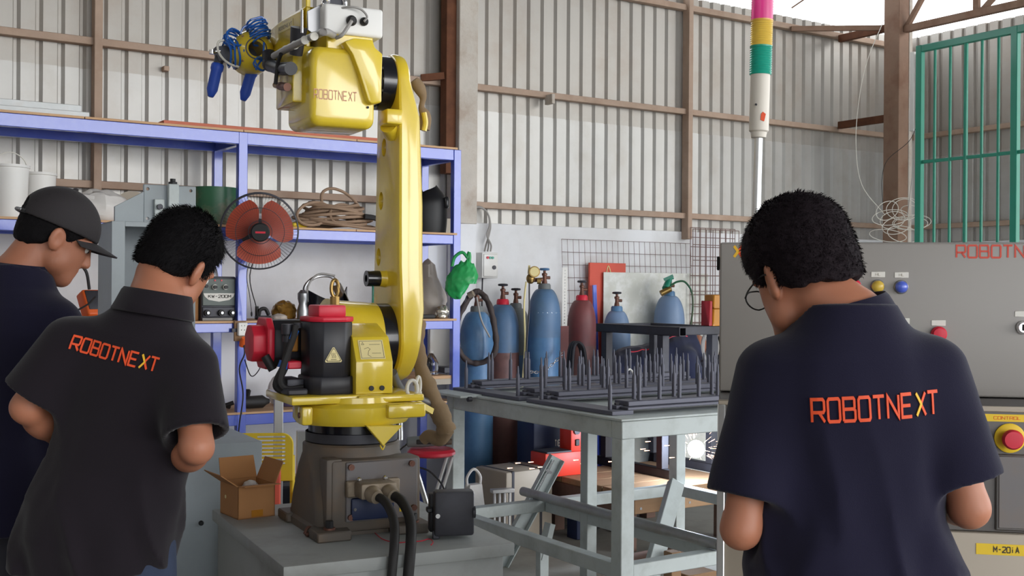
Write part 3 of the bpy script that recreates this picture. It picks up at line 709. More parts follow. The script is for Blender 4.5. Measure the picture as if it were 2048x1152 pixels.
MB().lathe([(0.10, 0), (0.105, 0.005), (0.135, 0.36), (0.145, 0.362), (0.145, 0.40), (0.132, 0.40), (0.128, 0.34)]).build('bucket_body', 'cyl_grey', t)
MB().lathe([(0.139, 0.30), (0.142, 0.31), (0.139, 0.32)], cap=False).build('rib', 'cyl_grey', t)

# steel upright tubes seen behind the robot (leaning leftovers)
for px, py0, Y, h, lab in ((556, 940, 5.75, 0.98, 'slim steel upright tube standing before the rack behind the chair'), (604, 990, 4.55, 0.90, 'pale square steel upright just behind the robot base')):
    p = at(px, py0, Y); t = thing('steel_upright', lab, 'upright', (p.x, p.y, 0), 0.3)
    MB().box((-0.022, -0.022, 0.006), (0.022, 0.022, h), 0.003, 1).build('tube', 'alu', t)
    MB().box((-0.05, -0.05, 0), (0.05, 0.05, 0.006), 0.001, 1).build('foot_plate', 'steel', t)

# ---- fan fixed on the rack post
FP = bw(519, 462, SD0 + 0.20)
fdir = (EYE - FP); fdir.z -= 0.55; fdir.x += 0.35; fdir.normalize()
fx = Vector((0, 0, 1)).cross(fdir).normalized(); fy = fdir.cross(fx)
FM = Matrix((fx, fy, fdir)).transposed().to_4x4(); FM.translation = FP
Pb = bw(486, 470, SD0 + 0.02)
t = thing('wall_fan', 'black caged wall fan with orange red blades fixed to the blue rack post', 'fan', tuple(Pb), 0)
FMl = Matrix.Translation(-Pb) @ FM
def addM(b, M): bmesh.ops.transform(b.bm, matrix=M, verts=b.bm.verts); return b
R = 0.205
b = MB()
for rr, z in ((R, 0.0), (R * 0.98, 0.02), (R * 0.62, 0.058), (R * 0.3, 0.072)):
    b.tube([(rr * math.cos(a), rr * math.sin(a), z) for a in np.linspace(0, 2 * math.pi, 48, endpoint=False)], 0.0035 if rr > R * .9 else 0.0018, 6, 0, closed=True)
addM(b, FMl).build('cage_ring', 'dark_steel', t)
b = MB()
for k in range(72):
    a = 2 * math.pi * k / 72; ca, sa = math.cos(a), math.sin(a)
    b.tube([(R * 0.2 * ca, R * 0.2 * sa, 0.074), (R * 0.55 * ca, R * 0.55 * sa, 0.063), (R * 0.88 * ca, R * 0.88 * sa, 0.038), (R * ca, R * sa, 0.0)], 0.0008, 4)
    b.tube([(R * 0.25 * ca, R * 0.25 * sa, -0.075), (R * 0.7 * ca, R * 0.7 * sa, -0.06), (R * ca, R * sa, 0.0)], 0.0008, 4)
tag(addM(b, FMl).build('cage_wires', 'dark_steel', t), kind='stuff')
addM(MB().lathe([(0.046, 0.06), (0.05, 0.066), (0.05, 0.082), (0.044, 0.088), (0, 0.088)]), FMl).build('cage_badge', 'black', t)
addM(MB().box((-0.026, -0.005, 0.088), (0.026, 0.005, 0.0895)), FMl).build('badge_stripe', 'red_plastic', t)
addM(MB().lathe([(0.034, -0.02), (0.034, 0.045), (0.0, 0.05)]), FMl).build('blade_hub', 'fan_blade', t)
for k in range(3):
    rows = []
    for i in range(9):
        r = 0.03 + (R * 0.86 - 0.03) * i / 8; wv2 = 0.5 + 0.95 * math.sin(math.pi * (0.2 + 0.6 * i / 8)); 
        rows.append([Vector((r * math.cos(2.1 * k + 0.5 + wv2 * (q - 0.5) * 1.35), r * math.sin(2.1 * k + 0.5 + wv2 * (q - 0.5) * 1.35), 0.018 - 0.04 * (q - 0.5))) for q in np.linspace(0, 1, 9)])
    addM(MB().grid(rows, 0.002), FMl).build('blade', 'fan_blade', t)
addM(MB().lathe([(0.03, -0.16), (0.055, -0.15), (0.06, -0.09), (0.05, -0.07)]), FMl).build('motor_housing', 'motor_black', t)
cI = FMl @ Vector((0, 0, -0.14)); MB().beam(cI, (0, 0.0, -0.03), 0.03, 0.04).build('bracket', 'motor_black', t)
MB().tube([FMl @ Vector((0, -0.05, -0.1)), (0.035, -0.05, -0.2), (0.05, -0.05, -0.33), (0.06, -0.045, -0.42)], 0.002, 5, 5).build('pull_cord', 'rubber', t)
MB().tube([FMl @ Vector((0.02, -0.05, -0.1)), (0.05, -0.05, -0.22), (0.09, -0.06, -0.4), (0.10, -0.06, -0.48)], 0.003, 5, 5).build('power_cord', 'rubber', t)
MB().ell((0.06, -0.045, -0.43), (0.005, 0.005, 0.014)).build('cord_bead', 'rubber', t)
# socket with plug on the post
p = bw(481, 664, SD0 + 0.0175); t = thing('power_socket', 'wood backed power socket with orange plug on the blue rack post', 'socket', tuple(p), ANG)
MB().box((-0.035, -0.004, -0.05), (0.03, 0.012, 0.06), 0.002, 1).build('wood_back', 'wood', t)
sf = MB().box((-0.022, -0.03, -0.02), (0.03, -0.004, 0.052), 0.004, 1).build('socket_face', 'white_plastic', t); scut = []
MB().box((-0.05, -0.006, 0.0), (0.045, -0.001, 0.02), 0.001, 1).build('tape_band', 'dark_steel', t)
for dz in (0.035, 0.012):
    for dx in (-0.005, 0.012): scut.append(MB().cyl((dx, -0.012, dz), (dx, -0.035, dz), 0.003, seg=8).build('cutter', 'white_plastic', t))
bool_diff(sf, scut)
MB().lathe([(0.016, -0.03), (0.019, 0.0), (0.012, 0.025)], c=(0.004, -0.03, -0.05), axis=(0, -0.6, 0.8)).build('plug', 'orange', t)
MB().tube([(0.006, -0.035, -0.06), (0.012, -0.03, -0.12), (-0.012, -0.02, -0.2), (0.01, -0.02, -0.34), (-0.01, -0.02, -0.5), (-0.02, -0.02, -0.62)], 0.004, 6, 6).build('cord', 'rubber', t)
MB().tube([(0.015, -0.025, -0.15), (0.06, 0.0, -0.24), (0.10, 0.0, -0.22), (0.14, 0, -0.14)], 0.003, 6, 6).build('cord', 'rubber', t)

# ============================================================ ROBOT ON ITS PEDESTAL
RZ = math.atan2(0.449, 0.893); RO = Vector((-0.51, 3.68, 0.713))
RM = Matrix.Translation(RO) @ Matrix.Rotation(RZ, 4, 'Z')
def RP(px, py, ax, val): return on(RM, px, py, ax, val)
# pedestal
t = thing('pedestal', 'grey painted steel pedestal box under the robot', 'pedestal', (RO.x, RO.y, 0), RZ)
MB().box((-0.325, -0.445, 0.02), (0.325, 0.445, RO.z - 0.036), 0.004, 2).build('box_body', 'pedestal_paint', t)
MB().box((-0.35, -0.47, RO.z - 0.038), (0.35, 0.42, RO.z), 0.004, 2).build('top_plate', 'pedestal_paint', t)
MB().box((-0.33, -0.45, 0), (0.33, 0.45, 0.02), 0.002, 1).build('base_flange', 'pedestal_paint', t)

rb = thing('industrial_robot', 'yellow six axis robot arm on a brown cast base', 'robot', tuple(RO), RZ)
def sq_ring(h, r, z, cx=0.0, cy=0.0, n=12):
    pts = []
    for q in range(4):
        a0 = q * math.pi / 2; sx = 1 if q in (0, 3) else -1; sy = 1 if q in (0, 1) else -1
        for k in range(n):
            a = a0 + (math.pi / 2) * k / (n - 1); pts.append(Vector((cx + sx * (h - r) + r * math.cos(a), cy + sy * (h - r) + r * math.sin(a), z)))
    return pts
def loft(rings, cap=True):
    b = MB(); V = [[b.bm.verts.new(p) for p in r] for r in rings]; n = len(V[0])
    for A, B in zip(V[:-1], V[1:]):
        for k in range(n): b.bm.faces.new((A[k], A[(k + 1) % n], B[(k + 1) % n], B[k]))
    if cap: b.bm.faces.new(V[0][::-1]); b.bm.faces.new(V[-1])
    return b
# --- base casting
rings = [sq_ring(0.170, 0.03, 0.0), sq_ring(0.170, 0.03, 0.022), sq_ring(0.160, 0.03, 0.03), sq_ring(0.157, 0.05, 0.10), sq_ring(0.154, 0.10, 0.19), sq_ring(0.154, 0.153, 0.235), sq_ring(0.154, 0.153, 0.262), sq_ring(0.146, 0.145, 0.268)]
base = loft(rings).build('base_casting', 'casting', rb, ang=30)
for sx in (-1, 1):
    for sy in (-1, 1):
        pr = [(-0.06, -0.045), (0.045, -0.06), (0.06, -0.03), (0.06, 0.045), (0.03, 0.06), (-0.06, 0.06)]
        f = MB().prism(pr, 0.03, Matrix.Translation((sx * 0.124, sy * 0.160 - 0.02, 0)) @ Matrix.Rotation(0 if sx * sy < 0 else math.pi / 2, 4, 'Z'), 0.004, 1).build('mounting_foot', 'casting', rb)
        MB().cyl((sx * 0.135, sy * 0.178 - 0.02, 0.03), (sx * 0.135, sy * 0.178 - 0.02, 0.036), 0.018, seg=16).build('washer', 'bolt', f)
        MB().cyl((sx * 0.135, sy * 0.178 - 0.02, 0.036), (sx * 0.135, sy * 0.178 - 0.02, 0.056), 0.012, seg=6).build('foot_bolt', 'black', f)
# connector face
MB().box((-0.125, -0.186, 0.012), (0.165, -0.10, 0.232), 0.012, 2).build('panel_housing', 'casting', rb)
MB().box((-0.14, -0.180, 0.03), (-0.088, -0.11, 0.236), 0.008, 2).build('corner_rib', 'casting', rb)
pl = MB().box((-0.082, -0.194, 0.045), (0.150, -0.184, 0.226), 0.003, 1).build('connector_panel', 'casting_plate', rb)
for x, z in ((-0.068, 0.212), (0.128, 0.212), (-0.068, 0.06), (0.136, 0.075)):
    MB().cyl((x, -0.194, z), (x, -0.204, z), 0.0095, seg=12).build('panel_bolt', 'bolt', pl)
    MB().cyl((x, -0.2042, z), (x, -0.2052, z), 0.004, seg=6).build('bolt_socket', 'bolt', pl)
MB().box((-0.068, -0.206, 0.05), (0.07, -0.192, 0.118), 0.008, 2).build('cover_plate', 'navy_dark', rb)
for x in (-0.058, 0.058): MB().cyl((x, -0.206, 0.085), (x, -0.209, 0.085), 0.005, seg=10).build('screw', 'chrome', rb)
MB().box((0.09, -0.1955, 0.065), (0.125, -0.194, 0.085)).build('warning_sticker', 'label_yellow', rb)
MB().box((-0.085, -0.212, 0.122), (0.085, -0.19, 0.172), 0.004, 1).build('connector_frame', 'connector', rb)
cn = MB().box((-0.062, -0.275, 0.124), (0.052, -0.205, 0.172), 0.008, 2).build('connector_hood', 'connector', rb)
for x in (-0.052, 0.03): MB().lathe([(0.004, 0), (0.008, 0.004), (0.008, 0.01), (0.003, 0.014)], c=(x, -0.225, 0.172)).build('latch', 'chrome', cn)
for x, px, dy in ((-0.03, 790, 0.0), (0.022, 812, -0.0)):
    MB().lathe([(0.024, 0), (0.026, 0.01), (0.024, 0.022), (0.020, 0.03), (0.0205, 0.036), (0.015, 0.036)], c=(x, -0.272, 0.144), axis=(0.2, -1, -0.25)).build('cable_gland', 'connector', cn)
# cables falling over the pedestal edge (things of their own hang from the connector: parts of the robot)
for x, r, dx, sag in ((-0.022, 0.0135, 0.045, 0.0), (0.028, 0.0155, 0.06, 0.01)):
    MB().tube([(x, -0.29, 0.138), (x + 0.012, -0.345, 0.125), (x + 0.008, -0.42, 0.085), (x - 0.012, -0.476, 0.03), (x - 0.03, -0.502, -0.06), (x - 0.045, -0.506, -0.25), (x - 0.06, -0.515, -0.67), (x - 0.09, -0.60, -0.694)], r, 12, 7).build('cable', 'rubber', rb)
# swivel
MB().lathe([(0.137, 0.265), (0.137, 0.335)], seg=48).build('swivel_drum', 'black_gloss', rb)
MB().lathe([(0.139, 0.268), (0.146, 0.272), (0.146, 0.30)], seg=48, cap=False).build('seal_ring', 'dark_steel', rb)
MB().cyl((0.155, -0.02, 0.262), (0.155, -0.02, 0.345), 0.012, seg=12).build('stop_pin', 'chrome', rb)
tt = MB().lathe([(0.13, 0.326), (0.176, 0.330), (0.186, 0.345), (0.186, 0.385), (0.176, 0.395), (0.16, 0.398), (0.158, 0.415), (0.10, 0.418)], seg=56).build('turntable', 'yellow', rb)
MB().box((0.05, -0.196, 0.352), (0.178, -0.11, 0.397), 0.010, 2).build('stop_block', 'yellow', rb)
MB().box((-0.20, -0.125, 0.335), (-0.165, -0.075, 0.392), 0.008, 2).build('stop_block', 'yellow', rb)
MB().cyl((-0.204, -0.1, 0.365), (-0.199, -0.1, 0.365), 0.009, seg=10).build('grease_plug', 'bolt', rb)
a = [RP(px, py, 'y', -0.19) for px, py in ((731, 851), (804, 851), (798, 858), (772, 885), (766, 893), (760, 885))]
MB().prism([(p.x, p.z) for p in a], 0.02, Matrix.Translation((0, -0.175, 0)) @ Matrix.Rotation(math.pi / 2, 4, 'X'), 0.002, 1).build('pointer_plate', 'yellow', rb)
MB().tube([(a[4].x - 0.008, -0.186, a[4].z + 0.004), (a[4].x, -0.186, a[4].z - 0.010), (a[4].x + 0.008, -0.186, a[4].z + 0.004)], 0.0025, 6, 4).build('pointer_loop', 'yellow', rb)
MB().box((-0.235, -0.135, 0.398), (0.06, 0.17, 0.424), 0.006, 2).build('motor_deck', 'yellow', rb)
MB().box((-0.03, -0.15, 0.398), (0.19, 0.28, 0.422), 0.008, 2).build('shoulder_deck', 'yellow', rb)
def eyebolt(x, y, z, m, s=1.0, rot=0.0):
    b = MB(); b.cyl((x, y, z), (x, y, z + 0.02 * s), 0.011 * s, seg=12)
    b.tube([(x + math.cos(rot) * 0.016 * s * math.cos(q), y + math.sin(rot) * 0.016 * s * math.cos(q), z + 0.038 * s + 0.024 * s * math.sin(q)) for q in np.linspace(0, 2 * math.pi, 18, endpoint=False)], 0.0055 * s, 8, 0, closed=True)
    return b.build('eye_bolt', m, rb)
eyebolt(0.155, -0.13, 0.395, 'cable_white', 1.1); eyebolt(0.20, -0.07, 0.40, 'cable_white', 1.1, 0.8)
# --- J1 motor
ch = 0.024
def oct_prism(x0, x1, y0, y1, c): return [(x0 + c, y0), (x1 - c, y0), (x1, y0 + c), (x1, y1 - c), (x1 - c, y1), (x0 + c, y1), (x0, y1 - c), (x0, y0 + c)]
MB().prism(oct_prism(-0.165, -0.01, -0.105, 0.075, 0.03), 0.055, Matrix.Translation((0, 0, 0.424)), 0.004, 1).build('motor_foot', 'motor_black', rb)
m1 = MB().prism(oct_prism(-0.160, -0.022, -0.1, 0.065, 0.034), 0.172, Matrix.Translation((0, 0, 0.476)), 0.003, 1).build('motor_body', 'motor_black', rb)
rc = MB().prism(oct_prism(-0.163, -0.019, -0.103, 0.068, 0.034), 0.016, Matrix.Translation((0, 0, 0.648)), 0.003, 1).build('encoder_cover', 'red_plastic', rb)
MB().box((-0.135, -0.075, 0.662), (-0.045, 0.04, 0.70), 0.007, 2).build('encoder_lid', 'red_plastic', rc)
pt = RP(667, 711, 'y', -0.1005)
def tri(s, dy): return [(-s, -s * 0.62), (-s * 0.9, -s * 0.78), (s * 0.9, -s * 0.78), (s, -s * 0.62), (s * 0.1, s * 0.92), (-s * 0.1, s * 0.92)]
TM = face_frame((pt.x, -0.1, pt.z), (1, 0, 0), (0, 0, 1))
MB().prism(tri(0.027, 0), 0.0015, TM).build('warning_label', 'label_cream', m1)
for s2, mm, o2 in ((0.0235, 'black_text', 0.0018), (0.021, 'label_cream', 0.0022)): MB().prism(tri(s2, 0), 0.0004, TM @ Matrix.Translation((0, 0, o2 - 0.0004))).build('label_border', mm, m1)
b = MB()
for k in (-1, 0, 1):
    for q in stroke_quads([(k * 0.005 + 0.0014 * math.sin(v * 6.3), -0.008 + 0.016 * v) for v in np.linspace(0, 1, 9)], 0.0014): b.bm.faces.new([b.bm.verts.new(TM @ Vector((v.x, v.y, 0.0026))) for v in q])
for q in stroke_quads([(-0.009, -0.0125), (0.009, -0.0125)], 0.0016): b.bm.faces.new([b.bm.verts.new(TM @ Vector((v.x, v.y, 0.0026))) for v in q])
b.build('heat_symbol', 'black_text', m1, smooth=False)
# --- shoulder housing around J2
JY, J2, J3 = 0.16, 0.580, 1.446
MB().cyl((-0.02, JY, J2), (0.128, JY, J2), 0.134, 0.124, seg=56).build('shoulder_drum', 'yellow', rb)
MB().cyl((-0.035, JY, J2), (-0.02, JY, J2), 0.138, seg=56).build('shoulder_flange', 'yellow', rb)
prof = [(-0.125, 0.424), (0.12, 0.424), (0.12, J2 + 0.05), (0.02, J2 + 0.06), (-0.085, 0.60), (-0.125, 0.525)]
sb = MB().prism(prof, 0.122, Matrix(((0, 0, 1, -0.030), (1, 0, 0, 0), (0, 1, 0, 0), (0, 0, 0, 1))), 0.004, 2).build('shoulder_block', 'yellow', rb)
d = Vector((0, 0.040, 0.075)).normalized()
LM = face_frame((-0.014, -0.1225, 0.532), (1, 0, 0), d)
MB().box((0, 0, 0), (0.082, 0.066, 0.0012), M=LM).build('instruction_label', 'label_cream', sb)
b = MB()
for ln in ([(0.004, 0.004), (0.078, 0.004), (0.078, 0.062), (0.004, 0.062), (0.004, 0.004)], [(0.01, 0.05), (0.014, 0.058), (0.018, 0.05), (0.01, 0.05)], [(0.035, 0.05), (0.07, 0.05)], [(0.04, 0.02), (0.07, 0.02)], [(0.016, 0.035), (0.03, 0.04), (0.036, 0.034), (0.03, 0.028), (0.026, 0.014), (0.036, 0.008)]):
    for q in stroke_quads(ln, 0.0012): b.bm.faces.new([b.bm.verts.new(LM @ Vector((v.x, v.y, 0.0016))) for v in q])
b.build('label_print', 'black_text', sb, smooth=False)
for x in (0.02, 0.055): MB().cyl((x, -0.125, 0.442), (x, -0.130, 0.442), 0.008, seg=12).build('bolt', 'black', sb)
MB().cyl((0.128, JY, J2), (0.176, JY, J2), 0.122, seg=56).build('joint_ring', 'black_gloss', rb)
p = RP(697, 610, 'y', 0.05)
MB().cyl((-0.03, 0.09, J2 + 0.10), (-0.03, 0.09, J2 + 0.145), 0.016, seg=8).build('lifting_boss', 'brass', rb)
MB().tube([(-0.03 + 0.012 * math.cos(q), 0.09, J2 + 0.172 + 0.028 * math.sin(q)) for q in np.linspace(0, 2 * math.pi, 18, endpoint=False)], 0.006, 8, closed=True).build('lifting_eye', 'brass', rb)
# --- J2 motor lying sideways (axis -x)
MB().prism(oct_prism(-0.075, 0.075, -0.075, 0.075, 0.03), 0.10, Matrix(((0, 0, 1, -0.235), (1, 0, 0, JY - 0.02), (0, 1, 0, J2 - 0.005), (0, 0, 0, 1))), 0.003, 1).build('motor_body', 'motor_black', rb)
MB().box((-0.19, 0.056, J2 - 0.03), (-0.16, 0.070, J2 + 0.045), 0.003, 1).build('name_plate', 'tape', rb)
m2 = MB().prism(oct_prism(-0.082, 0.082, -0.082, 0.082, 0.034), 0.022, Matrix(((0, 0, 1, -0.257), (1, 0, 0, JY - 0.02), (0, 1, 0, J2 - 0.005), (0, 0, 0, 1))), 0.004, 1).build('encoder_cover', 'red_plastic', rb)
MB().prism(oct_prism(-0.058, 0.058, -0.058, 0.058, 0.03), 0.045, Matrix(((0, 0, 1, -0.298), (1, 0, 0, JY - 0.02), (0, 1, 0, J2 - 0.005), (0, 0, 0, 1))), 0.006, 2).build('encoder_lid', 'red_plastic', m2)
def rtube(pix, ax, val, r, name, m, parent=None, k=6, seg=8):
    return MB().tube([RP(x, y, ax, v) for (x, y), v in zip(pix, val if isinstance(val, (list, tuple)) else [val] * len(pix))], r, seg, k).build(name, m, parent or rb)
rtube([(575, 655), (576, 690), (570, 730), (556, 760), (556, 775), (580, 783), (612, 782)], 'y', 0.0, 0.014, 'motor_cable', 'rubber')
rtube([(592, 650), (588, 672), (578, 700), (566, 735), (560, 765), (575, 778), (606, 775)], 'y', -0.03, 0.010, 'motor_cable', 'rubber')
for px, py, py2, r in ((575, 648, 668, 0.019), (575, 672, 684, 0.016), (596, 646, 656, 0.013)):
    MB().cyl(RP(px, py, 'y', 0.0), RP(px, py2, 'y', 0.0), r, seg=14).build('connector', 'dark_steel', rb)
MB().cyl(RP(592, 660, 'y', -0.025), RP(584, 680, 'y', -0.025), 0.011, seg=10).build('cable_marker', 'pu_blue', rb)
MB().cyl(RP(569, 723, 'y', -0.005), RP(564, 736, 'y', -0.005), 0.0165, seg=10).build('cable_marker', 'pu_blue', rb)
MB().cyl(RP(530, 712, 'y', 0.05), RP(546, 740, 'y', 0.04), 0.014, seg=12).build('connector', 'rubber', rb)
MB().box((-0.215, -0.02, 0.50), (-0.17, 0.1, 0.525), 0.004, 1).build('bracket', 'red_plastic', rb)
MB().box((-0.22, -0.03, 0.44), (-0.165, 0.1, 0.47), 0.006, 2).build('terminal_block', 'dark_steel', rb)
MB().box((-0.235, -0.09, 0.424), (-0.17, 0.0, 0.444), 0.005, 1).build('cable_clamp', 'dark_steel', rb)
# --- lower arm (link between J2 and J3)
def arm_outline(n=22):
    r2, r3 = 0.142, 0.100; pts = []
    for k in range(n + 1):
        a = math.pi + math.pi * k / n; pts.append((JY + r2 * math.cos(a), J2 - 0.0 + r2 * math.sin(a)))
    pts += [(JY + 0.142, J2 + 0.10), (JY + 0.132, J2 + 0.25), (JY + 0.120, J2 + 0.45), (JY + 0.110, J3 - 0.12)]
    for k in range(n + 1):
        a = -0.02 + math.pi * k / n; pts.append((JY + r3 * math.cos(a), J3 + r3 * math.sin(a)))
    pts += [(JY - 0.110, J3 - 0.12), (JY - 0.114, J2 + 0.45), (JY - 0.118, J2 + 0.25), (JY - 0.136, J2 + 0.10)]
    return pts
ol = arm_outline(); cen = Vector((JY, 0))
def x_out(z):
    t0 = (z - J2)
    if z > J3 - 0.02: return 0.222
    if z > J3 - 0.15: return 0.222 + (0.262 - 0.222) * (J3 - 0.02 - z) / 0.13
    if z > J2 + 0.08: return 0.264
    if z > J2 - 0.02: return 0.264 - (J2 + 0.08 - z) * 0.14
    return 0.250 - (J2 - 0.02 - z) * 0.10
b = MB(); rows = []
def shrink(y, z, s):
    zc = min(max(z, J2), J3); return (JY + (y - JY) * (1 - s / 0.1), z - (z - zc) / 0.1 * s if abs(z - zc) > 1e-6 else z)
for xo, s in ((0.174, 0.012), (0.177, 0.004), (0.184, 0.0)): rows.append([Vector((xo, *shrink(y, z, s))) for y, z in ol])
for dx, s in ((-0.022, 0.0), (-0.008, 0.004), (0.0, 0.014)): rows.append([Vector((x_out(z) + dx, *shrink(y, z, s))) for y, z in ol])
arm = loft(rows).build('lower_arm', 'yellow', rb, ang=35)
cut = []
for px, py in ((768, 295), (762, 402), (757, 514)):
    p = RP(px, py, 'x', 0.174); cb = MB().ell((0.174, p.y, p.z), (0.03, 0.022, 0.031), seg=20, ring=14).build('cutter', 'yellow', rb); cut.append(cb)
bool_diff(arm, cut)
p = RP(740, 557, 'x', 0.12)
sm = MB().cyl((0.175, p.y, p.z), (0.146, p.y, p.z), 0.030, 0.026, seg=24).build('stop_boss', 'yellow', rb)
MB().lathe([(0.012, 0.0), (0.012, 0.012), (0.027, 0.012), (0.027, -0.034)], c=(0.118, p.y, p.z), axis=(-1, 0, 0), seg=24).build('rubber_stop', 'black_gloss', rb)
MB().box((0.13, p.y - 0.002, p.z - 0.10), (0.134, p.y + 0.01, p.z - 0.02), 0.001, 1).build('hang_tag', 'green_lens', rb)
MB().box((0.12, JY - 0.14, J3 - 0.155), (0.176, JY - 0.06, J3 - 0.105), 0.006, 2).build('stop_lug', 'yellow', rb)
MB().cyl((0.150, JY - 0.075, J3 - 0.15), (0.178, JY - 0.05, J3 - 0.17), 0.03, 0.035, seg=20).build('lug_gusset', 'yellow', rb)
# canvas hose guard on the arm's outer side
g1 = MB().tube([RP(x, y, 'y', 0.24) for x, y in ((828, 160), (838, 175), (846, 195), (843, 215), (850, 232), (849, 260))], 0.016, 10, 5, rad=lambda u: 0.016 + 0.006 * math.sin(9 * u)).build('canvas_cover', 'canvas', rb)
MB().tube([RP(x, y, 'y', 0.22) for x, y in ((848, 225), (851, 245), (848, 262))], 0.010, 8, 4).build('hook', 'yellow', rb)
# --- J3 ring and upper housing
MB().cyl((0.176, JY, J3), (0.128, JY, J3), 0.091, seg=48).build('joint_ring', 'black_gloss', rb)
jr = MB().cyl((0.130, JY, J3), (0.098, JY, J3), 0.080, seg=48).build('joint_hub', 'black', rb)
for k in range(14):
    a = 2 * math.pi * k / 14; MB().cyl((0.128, JY + 0.085 * math.cos(a), J3 + 0.085 * math.sin(a)), (0.1255, JY + 0.085 * math.cos(a), J3 + 0.085 * math.sin(a)), 0.0045, seg=8).build('ring_bolt', 'steel', jr)
yF = -0.06
p0 = RP(586, 258, 'y', yF); p1 = RP(600, 88, 'y', yF)
zb, zt2 = RP(660, 252, 'y', yF).z, RP(660, 92, 'y', yF).z
xl = RP(622, 200, 'y', yF).x; xr = RP(752, 200, 'y', yF).x
def hsec(y, s, zb_, zt_):       # rounded section in x-z
    r = 0.03; pts = []
    for cxx, czz, a0 in ((xr - s - r, zb_ + r, -math.pi / 2), (xr - s - r * 0.3, zt_ - r * 0.3, 0), (xl + s + r, zt_ - r, math.pi / 2), (xl + s + r, zb_ + r, math.pi)):
        rr = r * 0.3 if czz == zt_ - r * 0.3 else r
        for k in range(8):
            a = a0 + math.pi / 2 * k / 7; pts.append(Vector((cxx + rr * math.cos(a), y, czz + rr * math.sin(a))))
    return pts
rings = [hsec(yF, 0.022, zb + 0.030, zt2 - 0.020), hsec(yF + 0.003, 0.012, zb + 0.016, zt2 - 0.010), hsec(yF + 0.010, 0.004, zb + 0.005, zt2 - 0.003), hsec(yF + 0.024, 0.0, zb, zt2), hsec(0.12, 0.0, zb, zt2 - 0.0), hsec(0.205, 0.004, zb + 0.01, zt2 - 0.01), hsec(0.215, 0.02, zb + 0.03, zt2 - 0.03)]
hs = loft(rings).build('elbow_housing', 'yellow', rb, ang=45)
MB().cyl((xr - 0.03, JY, J3), (0.10, JY, J3), 0.086, seg=40).build('elbow_drum', 'yellow', rb)
yP = yF - 0.022
pl2 = [RP(x, y, 'y', yP) for x, y in ((688, 83), (708, 76), (745, 80), (750, 96), (765, 108), (763, 170), (763, 205), (744, 209), (736, 203), (716, 140), (704, 108))]
MB().prism([(p.x, p.z) for p in pl2][::-1], 0.06, Matrix.Translation((0, yP + 0.055, 0)) @ Matrix.Rotation(math.pi / 2, 4, 'X'), 0.006, 2).build('elbow_cover', 'yellow', rb)
pA = RP(628, 196, 'y', yF); pB = RP(713, 200, 'y', yF)
ht = RP(628, 178, 'y', yF).z - pA.z
if True:
    flat_text('ROBOTNEXT', face_frame((pA.x, yF - 0.0005, pA.z), (1, 0, 0), (0, 0, 1)), ht, pB.x - pA.x, 'pink_text', hs, weight=0.12)
MB().cyl(RP(735, 215, 'y', yF + 0.004), RP(735, 215, 'y', yF) + Vector((0, -0.004, 0)), 0.004, seg=10).build('elbow_disc', 'rubber', hs)  # small dark disc on the face of the elbow housing
# side motor cover left of the housing
q0 = RP(552, 215, 'x', xl - 0.03); q1 = RP(583, 105, 'x', xl - 0.03)
yb0, yb1 = RP(552, 160, 'x', xl - 0.03).y, RP(585, 160, 'x', xl - 0.03).y
zc0 = RP(568, 212, 'x', xl - 0.03).z; zc1 = RP(568, 100, 'x', xl - 0.03).z
mc = MB().box((xl - 0.03, min(yb0, yb1), zc0), (xl + 0.08, max(yb0, yb1) , zc1), 0.006, 2).build('motor_cover', 'yellow', rb)
def rside(px, py, x=xl - 0.032): return RP(px, py, 'x', x)
for (ax, ay), (bx, by), r, nm, mm in (((582, 137), (560, 138), 0.021, 'connector', 'motor_black'), ((560, 138), (542, 131), 0.021, 'connector_elbow', 'motor_black'), ((540, 130), (537, 106), 0.022, 'connector_elbow', 'motor_black'), ((575, 174), (560, 172), 0.013, 'connector', 'bolt'), ((560, 172), (551, 170), 0.010, 'connector', 'brass')):
    MB().cyl(rside(ax, ay, xl - 0.05), rside(bx, by, xl - 0.05), r, seg=16).build(nm, mm, rb)
MB().ell(rside(540, 128, xl - 0.05), 0.026).build('connector_elbow', 'motor_black', rb)
MB().tube([rside(x, y, xl - 0.07) for x, y in ((562, 108), (556, 125), (553, 150), (551, 168))], 0.0065, 8, 5).build('sensor_cable', 'rubber', rb)
MB().tube([RP(x, y, 'x', v) for (x, y), v in zip(((548, 112), (570, 100), (600, 85), (632, 70), (652, 64), (672, 72), (690, 62), (703, 42)), (xl - 0.06, xl - 0.06, xl - 0.05, xl - 0.03, xl - 0.02, 0.0 - 0.05, -0.04, -0.02))], 0.011, 10, 6).build('grey_conduit', 'cable_grey', rb)
for px, py in ((572, 99), (590, 90), (610, 80), (628, 72)):
    p = RP(px, py, 'x', xl - 0.052); MB().cyl(p + Vector((0, 0.004, 0.002)), p - Vector((0, 0.004, 0.002)), 0.0125, seg=12).build('cable_tie', 'cable_white', rb)
